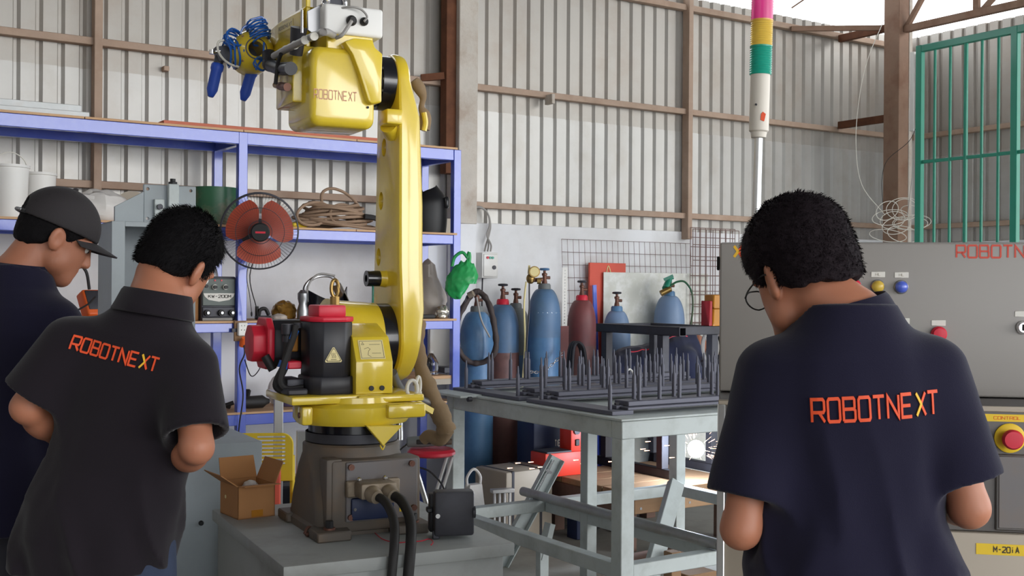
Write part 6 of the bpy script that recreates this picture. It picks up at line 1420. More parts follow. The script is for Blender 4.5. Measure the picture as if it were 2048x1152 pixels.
# controller below
DY = 2.78; DW = 0.98; dz = 1.2035
DB0 = at(1437, 900, DY); DM = Matrix.Translation((DB0.x, DB0.y, 0)) @ Matrix.Rotation(CR, 4, 'Z') @ Matrix.Translation((DW / 2, 0, 0))
t = thing('robot_controller', 'beige and dark grey robot controller cabinet standing on the floor under the control cabinet', 'controller', tuple(DM.translation), CR)
def dpt(px, py): return on(DM, px, py, 'y', 0)
zsp = dpt(1980, 1064).z
MB().box((-DW / 2, 0.0, 0.06), (DW / 2, 0.58, zsp - 0.003), 0.006, 2).build('lower_body', 'controller_beige', t)
MB().box((-DW / 2 + 0.05, 0.05, 0), (DW / 2 - 0.05, 0.53, 0.06), 0.003, 1).build('plinth', 'black', t)
up = MB().box((-DW / 2, 0.0, zsp), (DW / 2, 0.58, dz), 0.006, 2).build('upper_body', 'controller_dark', t)
MB().box((-DW / 2 - 0.003, -0.008, 0.08), (-DW / 2 + 0.016, 0.02, dz - 0.01), 0.003, 1).build('edge_trim', 'alu', t)
MB().box((-DW / 2 - 0.001, -0.006, dz - 0.012), (DW / 2, 0.01, dz), 0.002, 1).build('top_trim', 'controller_beige', t)
a = dpt(1962, 842); MB().box((a.x, -0.0015, a.z), (DW / 2 - 0.02, 0.0005, a.z + 0.017)).build('yellow_strip', 'label_yellow', up)
flat_text('CONTROL SUPPLY', face_frame((a.x + 0.028, -0.0016, a.z + 0.005), (1, 0, 0), (0, 0, 1)), 0.007, 0.12, 'orange_text', up, weight=0.12, off=0.0004)
p = dpt(2019, 876); MB().lathe([(0.034, 0), (0.034, 0.004), (0.031, 0.006), (0.018, 0.006)], c=(p.x, 0, p.z), axis=(0, -1, 0), seg=32).build('stop_ring', 'label_yellow', up)
MB().lathe([(0.016, 0.004), (0.016, 0.02), (0.022, 0.022), (0.023, 0.034), (0.019, 0.04), (0, 0.041)], c=(p.x, 0, p.z), axis=(0, -1, 0), seg=28).build('stop_button', 'red_plastic', up)
a = dpt(1990, 1060); MB().box((a.x, -0.006, a.z), (DW / 2 - 0.06, 0.002, dpt(1990, 907).z), 0.003, 1).build('panel_door', 'controller_dark', up)
MB().box((a.x + 0.006, -0.008, a.z + 0.006), (DW / 2 - 0.066, -0.005, dpt(1990, 911).z), 0.002, 1).build('door_panel', 'casting_plate', up)
a = dpt(1952, 1108); zt_ = dpt(1952, 1086).z
MB().box((a.x, -0.0012, a.z), (a.x + 0.17, 0.0005, zt_)).build('model_label', 'label_yellow', t)
flat_text('M-20iA', face_frame((dpt(1987, 1104).x, -0.0014, dpt(1987, 1104).z), (1, 0, 0), (0, 0, 1)), dpt(1987, 1093).z - dpt(1987, 1104).z, dpt(2038, 1104).x - dpt(1987, 1104).x, 'black_text', t, weight=0.2, off=0.0004)
# signal tower
SY = 3.14; P = at(1511, 483, SY); t = thing('signal_tower', 'signal tower with pink, yellow and green lenses on a silver pole above the cabinet', 'signal light', (P.x, P.y, cz1), 0)
t.rotation_euler = (0, 0.022, 0)
s = SY / F; zb_ = at(1518, 262, SY).z - cz1
MB().lathe([(0.03, 0), (0.03, 0.006), (0.014, 0.008), (0.014, 0.02)]).build('pole_foot', 'steel', t)
MB().cyl((0, 0, 0.006), (0, 0, zb_ + 0.01), 0.0115, seg=18).build('pole', 'alu', t)
MB().lathe([(0.0115, zb_ - 0.02), (0.020, zb_ - 0.018), (0.022, zb_ - 0.004), (0.0265, zb_), (0.0265, zb_ + 112 * s), (0.0, zb_ + 112 * s)], seg=32).build('tower_base', 'tower_beige', t)
z = zb_ + 112 * s
for mm, hh in (('green_lens', 56 * s), ('amber_lens', 52 * s), ('pink_lens', 60 * s)):
    pr = []
    for k in range(12): pr += [(0.029, z + hh * k / 12), (0.0302, z + hh * (k + 0.5) / 12)]
    MB().lathe([(0.026, z)] + pr + [(0.029, z + hh), (0.026, z + hh)], seg=32).build('lens', mm, t)
    MB().lathe([(0.0306, z + hh - 0.002), (0.0306, z + hh + 0.002)], cap=False, seg=32).build('lens_seam', mm, t); z += hh
MB().lathe([(0.030, z), (0.030, z + 0.012), (0.0, z + 0.02)], seg=32).build('cap', 'controller_beige', t)
p = zb_ + 18 * s
b = MB(); b.prism([(-0.006, -0.008), (0.004, -0.012), (0.008, 0.008), (0.0, 0.014), (-0.005, 0.008)], 0.0012, face_frame((0.004, -0.0268, p + 0.01), (1, 0, 0), (0, 0, 1))); b.build('logo', 'orange_text', t)
MB().cyl((-0.014, -0.0235, zb_ + 50 * s), (-0.0155, -0.0265, zb_ + 50 * s), 0.003, seg=8).build('screw', 'dark_steel', t)
# white wires on the rusty column
P = at(1793, 440, 9.1); t = thing('wire_tangle', 'tangle of thin white wires bunched on the rusty column', 'wire', (P.x, P.y, P.z - 0.2), 0)
rnd = random.Random(3)
for k in range(11):
    cx_, cz_ = rnd.uniform(-0.1, 0.1), rnd.uniform(-0.13, 0.1); rx, rz_ = rnd.uniform(0.06, 0.16), rnd.uniform(0.03, 0.09); ph = rnd.uniform(-0.6, 0.6)
    MB().tube([P + Vector((cx_ + rx * math.cos(q) * math.cos(ph), -0.06 - 0.03 * math.sin(q + k), cz_ + rz_ * math.sin(q) + rx * math.cos(q) * math.sin(ph) * 0.4)) for q in np.linspace(0, 2 * math.pi, 14, endpoint=False)], 0.003, 5, 3, closed=True).build('wire_loop', 'cable_white', t, world=True)
MB().tube([at(1768, 40, 9.0), at(1735, 120, 9.0), at(1718, 200, 9.0), at(1712, 290, 9.0), at(1724, 370, 9.0), at(1770, 430, 9.05)], 0.003, 5, 6).build('hanging_wire', 'cable_white', t, world=True)
MB().tube([at(1835, 60, 8.95), at(1832, 200, 8.95), at(1826, 330, 8.95), at(1815, 430, 9.0)], 0.0025, 5, 6).build('hanging_wire', 'cable_grey', t, world=True)
MB().tube([at(1840, 230, 8.9), at(1820, 280, 8.95), at(1775, 320, 9.05), at(1764, 360, 9.08), at(1766, 410, 9.08)], 0.0025, 5, 6).build('hanging_wire', 'rubber', t, world=True)

# ============================================================ GREY CABINETS ON THE LEFT
P = at(525, 882, 4.2); zc_ = P.z
LA = 0.50; LM0 = Matrix.Translation((P.x, P.y, 0)) @ Matrix.Rotation(LA, 4, 'Z')
lx0 = on(LM0, 300, 900, 'y', 0).x
t = thing('power_cabinet', 'blue grey sheet steel cabinet standing between the men and the pedestal', 'cabinet', (P.x, P.y, 0), LA)
MB().box((lx0 - 0.12, 0, 0.03), (0, 0.42, zc_), 0.006, 2).build('cabinet_body', 'grey_paint', t)
MB().box((lx0 - 0.10, 0.02, 0), (-0.02, 0.40, 0.03), 0.003, 1).build('plinth', 'grey_dark_paint', t)
q = on(LM0, 402, 1046, 'y', 0); MB().lathe([(0.009, 0), (0.009, 0.006), (0.006, 0.012), (0, 0.013)], c=(q.x, 0, q.z), axis=(0, -1, 0), seg=14).build('door_lock', 'black', t)
q = on(LM0, 430, 872, 'z', zc_); MB().box((q.x - 0.02, q.y - 0.006, zc_), (q.x + 0.02, q.y + 0.012, zc_ + 0.012), 0.002, 1).build('latch', 'chrome', t)
MB().box((q.x - 0.012, q.y, zc_ + 0.012), (q.x + 0.012, q.y + 0.01, zc_ + 0.03), 0.002, 1).build('latch', 'chrome', t)
# open enclosure standing on it
E0 = on(LM0, 222, 640, 'y', 0.10); E1 = on(LM0, 390, 640, 'y', 0.10); et = on(LM0, 240, 443, 'y', 0.10).z
Pw = LM0 @ Vector(((E0.x + E1.x) / 2, 0.10, zc_ + 0.001)); ew = (E1.x - E0.x) / 2; eh = et - zc_
t = thing('open_enclosure', 'empty grey steel enclosure without door standing behind the two men', 'enclosure', tuple(Pw), LA)
MB().box((-ew, 0.28, 0), (ew, 0.285, eh), 0.001, 1).build('back_panel', 'grey_paint', t)
MB().box((-ew, 0, 0), (-ew + 0.004, 0.28, eh)).build('side_panel', 'grey_paint', t); MB().box((ew - 0.004, 0, 0), (ew, 0.28, eh)).build('side_panel', 'grey_paint', t)
MB().box((-ew, 0, eh - 0.004), (ew, 0.285, eh)).build('top_panel', 'grey_paint', t); MB().box((-ew + 0.004, 0, 0), (ew - 0.004, 0.28, 0.004)).build('bottom_panel', 'grey_paint', t)
MB().box((-ew, -0.004, 0), (-ew + 0.045, 0.003, eh), 0.001, 1).build('front_lip', 'grey_paint', t); MB().box((ew - 0.03, -0.004, 0), (ew, 0.003, eh), 0.001, 1).build('front_lip', 'grey_paint', t)
MB().box((-ew + 0.045, -0.004, eh - 0.018), (ew - 0.03, 0.003, eh), 0.001, 1).build('front_lip', 'grey_paint', t)
MB().box((-ew + 0.07, 0.268, 0.06), (ew - 0.05, 0.279, eh * 0.55), 0.001, 1).build('mounting_plate', 'casting_plate', t)
# machined grey block on top of it
q0 = on(LM0, 290, 440, 'y', 0.14); q1 = on(LM0, 396, 372, 'y', 0.14)
Pw = LM0 @ Vector(((q0.x + q1.x) / 2, 0.14, et)); bw2 = (q1.x - q0.x) / 2; bh2 = q1.z - et
t = thing('grey_fixture', 'pale grey machined bracket block lying on top of the open enclosure', 'bracket', (Pw.x, Pw.y, et + 0.0005), LA)
bp = MB().box((-bw2, 0.03, 0), (bw2, 0.045, bh2), 0.003, 1).build('back_plate', 'grey_paint', t)
MB().box((-bw2 * 0.12, 0.0, 0), (bw2 * 0.28, 0.03, bh2 * 1.02), 0.003, 1).build('center_block', 'table_paint', t)
MB().box((-bw2 * 0.62, 0.01, 0), (-bw2 * 0.25, 0.03, bh2 * 0.62), 0.002, 1).build('side_block', 'table_paint', t)
bool_diff(bp, [MB().cyl((bw2 * dx, 0.06, bh2 * dz_), (bw2 * dx, 0.01, bh2 * dz_), 0.006, seg=12).build('cutter', 'grey_paint', t) for dx, dz_ in ((-0.84, 0.88), (-0.84, 0.12), (0.8, 0.88))])
for dx, dz_ in ((-0.45, 0.42), (0.55, 0.45)): MB().cyl((bw2 * dx, 0.03, bh2 * dz_), (bw2 * dx, -0.008, bh2 * dz_), 0.010, seg=14).build('pin', 'dark_steel', t)
MB().lathe([(0.016, bh2 * 1.02), (0.016, bh2 * 1.02 + 0.008), (0.010, bh2 * 1.02 + 0.01), (0.010, bh2 * 1.02 + 0.02)], c=(bw2 * 0.08, 0.02, 0), seg=16).build('stud', 'black', t)
pr = [(0, 0), (-0.10, 0), (-0.10, bh2 * 0.40), (0, bh2 * 0.80)]
MB().prism(pr, 0.02, Matrix.Translation((-bw2, 0.045, 0)) @ Matrix.Rotation(math.pi / 2, 4, 'X'), 0.001, 1).build('gusset', 'grey_paint', t)

# ============================================================ PEOPLE (signed-distance bodies meshed by surface nets)
def vn(P, seed=0):
    """value noise, P (n,3) -> (n,)"""
    i = np.floor(P).astype(np.int64); f = P - i; f = f * f * (3 - 2 * f)
    def h(a, b, c):
        n = (a * 374761393 + b * 668265263 + c * 2147483647 + seed * 144665) & 0xffffffff
        n = ((n ^ (n >> 13)) * 1274126177) & 0xffffffff
        return ((n ^ (n >> 16)) & 0xffff) / 65535.0
    r = 0
    for dx in (0, 1):
        for dy in (0, 1):
            for dz in (0, 1):
                wgt = (f[:, 0] if dx else 1 - f[:, 0]) * (f[:, 1] if dy else 1 - f[:, 1]) * (f[:, 2] if dz else 1 - f[:, 2])
                r = r + wgt * h(i[:, 0] + dx, i[:, 1] + dy, i[:, 2] + dz)
    return r * 2 - 1
def scap(P, a, b, r0, r1):
    a = np.array(a); b = np.array(b); ab = b - a; t = np.clip(((P - a) @ ab) / max(1e-9, ab @ ab), 0, 1)
    return np.linalg.norm(P - a - t[:, None] * ab, axis=1) - (r0 + (r1 - r0) * t)
def sell(P, c, r, R=None):
    Q = P - np.array(c)
    if R is not None: Q = Q @ np.array(R)
    r = np.array(r); k = np.linalg.norm(Q / r, axis=1); k2 = np.linalg.norm(Q / (r * r), axis=1)
    return k * (k - 1) / np.maximum(k2, 1e-6)
def smin(a, b, k):
    h = np.clip(0.5 + 0.5 * (b - a) / k, 0, 1); return b * (1 - h) + a * h - k * h * (1 - h)
def smax(a, b, k): return -smin(-a, -b, k)
def sprof(Q, prof, grow=0.0, pw=2.3):
    z = Q[:, 2]; zs = prof[:, 0]; zc = np.clip(z, zs[0], zs[-1])
    a = np.interp(zc, zs, prof[:, 1]) + grow; b = np.interp(zc, zs, prof[:, 2]) + grow; c = np.interp(zc, zs, prof[:, 3])
    x = np.abs(Q[:, 0]) / a; y = np.abs(Q[:, 1] - c) / b
    d = ((x ** pw + y ** pw) ** (1 / pw) - 1) * np.minimum(a, b)
    dz = np.maximum(np.maximum(zs[0] - z, z - zs[-1]), 0)
    return np.where(dz > 0, np.sqrt(np.maximum(d, 0) ** 2 + dz ** 2), d)
def mesh_sdf(fn, lo, hi, h, name):
    lo = np.array(lo, float); cs = 4; n = np.ceil((np.array(hi) - lo) / (h * cs)).astype(int); 
    g = [lo[k] + h * cs * (np.arange(n[k]) + 0.5) for k in range(3)]
    Cn = np.stack(np.meshgrid(*g, indexing='ij'), -1).reshape(-1, 3); dc = fn(Cn).reshape(n)
    act = np.abs(dc) < h * cs * 1.9
    V = np.repeat(np.repeat(np.repeat(dc.astype(np.float32), cs, 0), cs, 1), cs, 2)
    ia = np.argwhere(act); off = np.stack(np.meshgrid(*[np.arange(cs)] * 3, indexing='ij'), -1).reshape(-1, 3)
    idx = (ia[:, None, :] * cs + off[None]).reshape(-1, 3)
    pts = lo + h * (idx + 0.5); out = np.empty(len(pts), np.float32)
    for s in range(0, len(pts), 400000): out[s:s + 400000] = fn(pts[s:s + 400000])
    V[idx[:, 0], idx[:, 1], idx[:, 2]] = out
    S = V < 0; nx, ny, nz = V.shape
    cnt = sum(S[a:nx - 1 + a, b:ny - 1 + b, c:nz - 1 + c].astype(np.int8) for a in (0, 1) for b in (0, 1) for c in (0, 1))
    cells = np.argwhere((cnt > 0) & (cnt < 8)); cid = -np.ones((nx - 1, ny - 1, nz - 1), np.int32); cid[cells[:, 0], cells[:, 1], cells[:, 2]] = np.arange(len(cells))
    acc = np.zeros((len(cells), 3)); num = np.zeros(len(cells))
    corners = [(a, b, c) for a in (0, 1) for b in (0, 1) for c in (0, 1)]
    for i, p in enumerate(corners):
        for q in corners[i + 1:]:
            if sum(abs(p[k] - q[k]) for k in range(3)) != 1: continue
            va = V[cells[:, 0] + p[0], cells[:, 1] + p[1], cells[:, 2] + p[2]]; vb = V[cells[:, 0] + q[0], cells[:, 1] + q[1], cells[:, 2] + q[2]]
            m = (va < 0) != (vb < 0); t = np.where(m, va / np.where(m, va - vb, 1), 0)
            acc += m[:, None] * (np.array(p) + t[:, None] * (np.array(q) - np.array(p))); num += m
    verts = lo + h * (cells + acc / num[:, None] + 0.5)
    faces = []
    for ax in range(3):
        o1, o2 = [(1, 2), (2, 0), (0, 1)][ax]
        sl0 = [slice(None)] * 3; sl1 = [slice(None)] * 3; sl0[ax] = slice(0, -1); sl1[ax] = slice(1, None)
        A = S[tuple(sl0)]; B = S[tuple(sl1)]; e = np.argwhere(A != B)
        ok = (e[:, o1] > 0) & (e[:, o2] > 0) & (e[:, o1] < V.shape[o1] - 1) & (e[:, o2] < V.shape[o2] - 1); e = e[ok]
        d1 = np.zeros(3, int); d1[o1] = 1; d2 = np.zeros(3, int); d2[o2] = 1
        f = [cid[tuple((e - u - v).T)] for u, v in ((d1 * 0, d2 * 0), (d1, d2 * 0), (d1, d2), (d1 * 0, d2))]
        f = np.stack(f, 1); inside = A[tuple(e.T)]; f[~inside] = f[~inside][:, ::-1]; f = f[(f >= 0).all(1)]; faces.append(f)
    faces = np.concatenate(faces)
    me = bpy.data.meshes.new(name); me.vertices.add(len(verts)); me.vertices.foreach_set('co', verts.astype(np.float32).ravel())
    me.loops.add(len(faces) * 4); me.loops.foreach_set('vertex_index', faces.astype(np.int32).ravel())
    me.polygons.add(len(faces)); me.polygons.foreach_set('loop_start', np.arange(len(faces), dtype=np.int32) * 4); me.polygons.foreach_set('loop_total', np.full(len(faces), 4, np.int32))
    me.update(); me.validate(); me.shade_smooth(); return me
PROF = np.array([(0.80, .150, .105, -.010), (0.88, .165, .118, -.012), (0.96, .166, .115, -.005), (1.05, .150, .105, .005), (1.15, .150, .106, .006), (1.22, .160, .114, .004), (1.29, .160, .110, -.004), (1.35, .135, .094, -.012), (1.40, .088, .072, -.020), (1.45, .060, .056, -.022)])
def np4(M): return np.array(M)
class Person:
    def __init__(s, name, label, pos, yaw, neck, lean_side=None):
        s.root = thing(name, label, 'person', pos, yaw); s.W = wm(s.root); s.Wi = s.W.inverted()
        s.neck = s.Wi @ Vector(neck)
    def loc(s, p): return s.Wi @ Vector(p)
def to_frame(P, M):
    Mi = np4(M.inverted()); return P @ Mi[:3, :3].T + Mi[:3, 3]
def head_sdf(Q):
    d = sell(Q, (0, -0.008, 0.040), (0.077, 0.098, 0.094))
    d = smin(d, sell(Q, (0, 0.030, -0.030), (0.066, 0.066, 0.075)), 0.03)
    d = smin(d, scap(Q, (-0.022, 0.066, -0.088), (0.022, 0.066, -0.088), 0.024, 0.024), 0.03)
    d = smin(d, scap(Q, (-0.052, 0.02, -0.06), (0.052, 0.02, -0.06), 0.024, 0.024), 0.03)
    d = smin(d, scap(Q, (0, 0.088, 0.022), (0, 0.106, -0.022), 0.008, 0.013), 0.014)
    for sx in (-1, 1):
        d = smax(d, -sell(Q, (sx * 0.033, 0.104, 0.012), (0.019, 0.014, 0.012)), 0.012)
        d = smin(d, scap(Q, (sx * 0.015, 0.090, 0.030), (sx * 0.048, 0.078, 0.030), 0.008, 0.007), 0.012)
        d = smin(d, sell(Q, (sx * 0.010, 0.102, -0.026), (0.010, 0.010, 0.008)), 0.006)
        e = sell(Q, (sx * 0.080, -0.010, -0.004), (0.011, 0.022, 0.034), Euler((0.15, 0, sx * 0.45)).to_matrix())
        e = smax(e, -sell(Q, (sx * 0.091, -0.004, 0.0), (0.008, 0.012, 0.020), Euler((0.15, 0, sx * 0.45)).to_matrix()), 0.004)
        d = smin(d, e, 0.006)
    d = smin(d, scap(Q, (-0.020, 0.086, -0.052), (0.020, 0.086, -0.052), 0.0085, 0.0085), 0.006)
    d = smin(d, scap(Q, (-0.018, 0.084, -0.064), (0.018, 0.084, -0.064), 0.009, 0.009), 0.006)
    return d
def hand_sdf(Q, side):
    """hand frame: x = towards thumb, y = along fingers, z = back of the hand"""
    d = sell(Q, (0, 0.045, 0), (0.042, 0.055, 0.017)); d = smin(d, scap(Q, (-0.025, 0.07, -0.002), (0.028, 0.075, -0.002), 0.013, 0.013), 0.015)
    for k, (x, L_) in enumerate(((0.030, 0.070), (0.010, 0.080), (-0.011, 0.074), (-0.031, 0.058))):
        a = (x, 0.080, 0); b = (x * 1.08, 0.080 + L_ * 0.42, -0.014); c = (x * 1.1, 0.080 + L_ * 0.62, -0.036); e = (x * 1.08, 0.080 + L_ * 0.62, -0.058)
        g = np.minimum(np.minimum(scap(Q, a, b, 0.0098, 0.009), scap(Q, b, c, 0.009, 0.0085)), scap(Q, c, e, 0.0085, 0.007)); d = smin(d, g, 0.004)
    g = np.minimum(scap(Q, (0.030, 0.028, -0.004), (0.056, 0.060, -0.018), 0.013, 0.011), scap(Q, (0.056, 0.060, -0.018), (0.054, 0.088, -0.032), 0.011, 0.0085))
    return smin(d, g, 0.010)
def build_person(name, label, pos, yaw, neckw, torso_m, headM, Lsh, Rsh, Lel, Rel, Lwr, Rwr, hip, knees=None, ankles=None, shirt='shirt_black', trousers='jeans', hair='hair', hair_fn=None, hem=0.80, seed=1, sleeve=0.62, girth=0.0, head_scale=1.0, collar=True, long_sleeve=False, skinm='skin', strands=(9000, 0.013)):
    p = Person(name, label, pos, yaw, neckw); L = lambda v: np.array(p.loc(v))
    TMx = torso_m(p); neck_t = np.array(TMx @ Vector((0, -0.022, 1.43)))
    HM = p.Wi @ headM; hc = np.array(HM.translation); HM_s = HM @ Matrix.Scale(head_scale, 4)
    SH = {1: L(Rsh), -1: L(Lsh)}; EL = {1: L(Rel), -1: L(Lel)}; WR = {1: L(Rwr), -1: L(Lwr)}
    hz = hip[2]; HP = {s: np.array((hip[0] + s * 0.088, hip[1], hz)) for s in (-1, 1)}
    KN = {s: np.array(knees[s]) if knees else np.array((s * 0.10 + hip[0] * 0.5, 0.02, 0.48)) for s in (-1, 1)}
    AN = {s: np.array(ankles[s]) if ankles else np.array((s * 0.11, -0.02, 0.075)) for s in (-1, 1)}
    hand = {}
    for s in (-1, 1):
        y = Vector(WR[s] - EL[s]).normalized(); inward = Vector((-s, 0.2, 0.15)); x = (inward - y * inward.dot(y)).normalized(); z = x.cross(y) * (1 if s > 0 else 1)
        if z.z < 0 and abs(z.z) > 0.2: z = -z
        hm = Matrix((x, y, z)).transposed().to_4x4(); hm.translation = Vector(WR[s]); hand[s] = hm
    PRB = PROF.copy(); PRB[0:4, 1] -= (0.05, 0.05, 0.035, 0.01); PRB[0:4, 2] -= (0.04, 0.04, 0.03, 0.01)
    def body(P):
        d = sprof(to_frame(P, TMx), PRB, -0.014)
        hb = np.array(HM_s @ Vector((0, -0.030, -0.045)))
        d = smin(d, scap(P, neck_t, hb, 0.062, 0.056), 0.035)
        near = np.linalg.norm(P - hc, axis=1) < 0.30; dh = np.full(len(P), 1.0)
        if near.any(): dh[near] = head_sdf(to_frame(P[near], HM_s)) * head_scale
        d = smin(d, dh, 0.014)
        for s in (-1, 1):
            d = smin(d, scap(P, SH[s], SH[s] + (EL[s] - SH[s]) * 0.45, 0.056, 0.048), 0.04)
            a = smin(scap(P, SH[s] + (EL[s] - SH[s]) * 0.35, EL[s], 0.046, 0.035), scap(P, EL[s], EL[s] + (WR[s] - EL[s]) * 0.35, 0.035, 0.039), 0.02)
            a = smin(a, scap(P, EL[s] + (WR[s] - EL[s]) * 0.3, WR[s], 0.039, 0.026), 0.02); d = smin(d, a, 0.012)
            nr = np.linalg.norm(P - WR[s], axis=1) < 0.24; dh = np.full(len(P), 1.0)
            if nr.any(): dh[nr] = hand_sdf(to_frame(P[nr], hand[s]), s)
            d = smin(d, dh, 0.012)
            d = smin(d, scap(P, HP[s], KN[s], 0.07, 0.056), 0.03); d = smin(d, scap(P, KN[s], AN[s], 0.056, 0.038), 0.02)
        d = smin(d, np.minimum(*[scap(P, AN[s], AN[s] + np.array((0, 0.13, -0.045)), 0.036, 0.028) for s in (-1, 1)]), 0.02)
        return d
    pts = np.array(list(SH.values()) + list(EL.values()) + list(WR.values()) + [hc, neck_t] + list(HP.values()) + list(KN.values()) + list(AN.values()))
    lo = pts.min(0) - 0.24; hi = pts.max(0) + 0.24; lo[2] = -0.02
    def add(nm, fn, m, lo_, hi_, h):
        me = mesh_sdf(fn, lo_, hi_, h, nm); me.materials.append(G(m)); o = bpy.data.objects.new(nm, me); C.objects.link(o); o.parent = p.root; return o
    add('body', body, skinm, lo, hi, 0.0055)
    frac = 0.98 if long_sleeve else sleeve
    PR = PROF.copy(); PR[0:3, 1] = np.maximum(PR[0:3, 1], .162); PR[:, 1] += girth; PR[:, 2] += girth * 1.1
    PR[0:3, 1] += 0.006; PR[0:3, 2] += 0.008; PR = np.vstack([[0.66, .176 + girth, .130 + girth, -.01], PR])
    def shirt_f(P):
        Q = to_frame(P, TMx)
        wob = vn(np.c_[P[:, 0] * 12 + P[:, 2] * 3.0, P[:, 1] * 12, P[:, 2] * 2.6], seed); wob2 = vn(np.c_[P[:, 0] * 26 - P[:, 2] * 7, P[:, 1] * 26, P[:, 2] * 8], seed + 3)
        low = np.clip((1.34 - Q[:, 2]) / 0.3, 0.12, 1)
        d = sprof(Q, PR, 0.017) - 0.013 * (0.8 - np.abs(wob) * 2.0) * low - 0.003 * wob2 * low
        for s in (-1, 1):
            e = SH[s] + (EL[s] - SH[s]) * frac
            a = scap(P, SH[s] * 1.0, e, 0.068, 0.077 if not long_sleeve else 0.055)
            ax = (EL[s] - SH[s]) / np.linalg.norm(EL[s] - SH[s])
            if not long_sleeve:
                tt = (P - e) @ ax; rad = np.linalg.norm(P - e - tt[:, None] * ax, axis=1); a = a - 0.004 * wob - 0.001 * wob2
                a = smax(a, tt, 0.004); a = np.maximum(a, -np.maximum(rad - 0.061, -(tt + 0.035)))
            if long_sleeve: a = smin(a, scap(P, EL[s], WR[s] + (EL[s] - WR[s]) * 0.08, 0.056, 0.044), 0.02)
            d = smin(d, a, 0.045)
        if long_sleeve: d = smax(d, 0.82 - Q[:, 2], 0.02)
        hcut = hem + 0.012 * np.sin(P[:, 0] * 9 + seed); d = smax(d, hcut - P[:, 2], 0.006)
        nk = scap(P, neck_t - np.array((0, 0, 0.01)), np.array(HM_s @ Vector((0, -0.02, -0.05))), 0.066, 0.070); d = smax(d, -nk, 0.008)
        return d
    so = add('shirt' if not long_sleeve else 'jacket', shirt_f, shirt, [lo[0], lo[1], hem - 0.05], [hi[0], hi[1], neck_t[2] + 0.12], 0.006)
    def trouser_f(P):
        wob = vn(P * np.array((14, 14, 7)), seed + 9)
        d = scap(P, HP[-1] * .7 + HP[1] * .3 + np.array((0, 0, .07)), HP[1] * .7 + HP[-1] * .3 + np.array((0, 0, .07)), 0.116, 0.116)
        for s in (-1, 1):
            d = smin(d, scap(P, HP[s], KN[s], 0.088, 0.078), 0.035); d = smin(d, scap(P, KN[s], AN[s] - np.array((0, 0, 0.02)), 0.080, 0.066), 0.025)
        d = d - 0.006 * wob
        return smax(d, 0.045 - P[:, 2], 0.004)
    add('trousers', trouser_f, trousers, lo, [hi[0], hi[1], hz + 0.22], 0.009)
    for s in (-1, 1):
        def shoe_f(P, s=s):
            c = AN[s]; d = scap(P, c + np.array((0, -0.02, -0.035)), c + np.array((s * 0.02, 0.15, -0.042)), 0.046, 0.040); d = smin(d, scap(P, c, c + np.array((0, 0, 0.02)), 0.046, 0.046), 0.03)
            return smax(d, 0.004 - P[:, 2], 0.004)
        add('shoe', shoe_f, 'shoe', AN[s] - 0.13, AN[s] + np.array((0.13, 0.25, 0.09)), 0.008)
    if hair_fn:
        lo_h = hc - 0.17; hi_h = hc + 0.19
        ho = add('hair', lambda P: hair_fn(to_frame(P, HM_s), P), hair, lo_h, hi_h, 0.0042)
        hair_strands(ho, HM_s, strands[0], strands[1], hair, seed)
    for sx in (-1, 1):
        MB().ell(HM_s @ Vector((sx * 0.033, 0.077, 0.012)), 0.0118, seg=16, ring=10).build('eye', 'eye_white', p.root)
        MB().ell(HM_s @ Vector((sx * 0.033, 0.0858, 0.0105)), (0.0055, 0.0045, 0.0055), seg=12, ring=8).build('iris', 'black', p.root)
    if collar:
        ax = Vector(np.array(HM_s @ Vector((0, -0.02, -0.06))) - neck_t).normalized(); ax = (ax * 0.25 + (TMx.to_3x3() @ Vector((0, 0, 1))).normalized() * 0.75).normalized()
        fy = (TMx.to_3x3() @ Vector((0, 1, 0))); fy = (fy - ax * fy.dot(ax)).normalized(); fx_ = fy.cross(ax); c0 = Vector(neck_t) - ax * 0.020
        rows = []
        for r, h_ in ((0.070, 0.0), (0.0695, 0.030), (0.0705, 0.044), (0.0745, 0.048), (0.079, 0.040), (0.086, 0.012), (0.092, -0.008), (0.088, -0.011), (0.080, 0.006)):
            rows.append([c0 + ax * (h_ - 0.010 * math.cos(a)) + (fx_ * math.sin(a) * 1.06 - fy * math.cos(a) * 1.0) * r for a in np.linspace(-2.85, 2.85, 49)])
        MB().grid(rows).build('collar', shirt, p.root, ang=70)
    p.TMx = TMx; p.HM = HM_s; p.shirt = so; return p
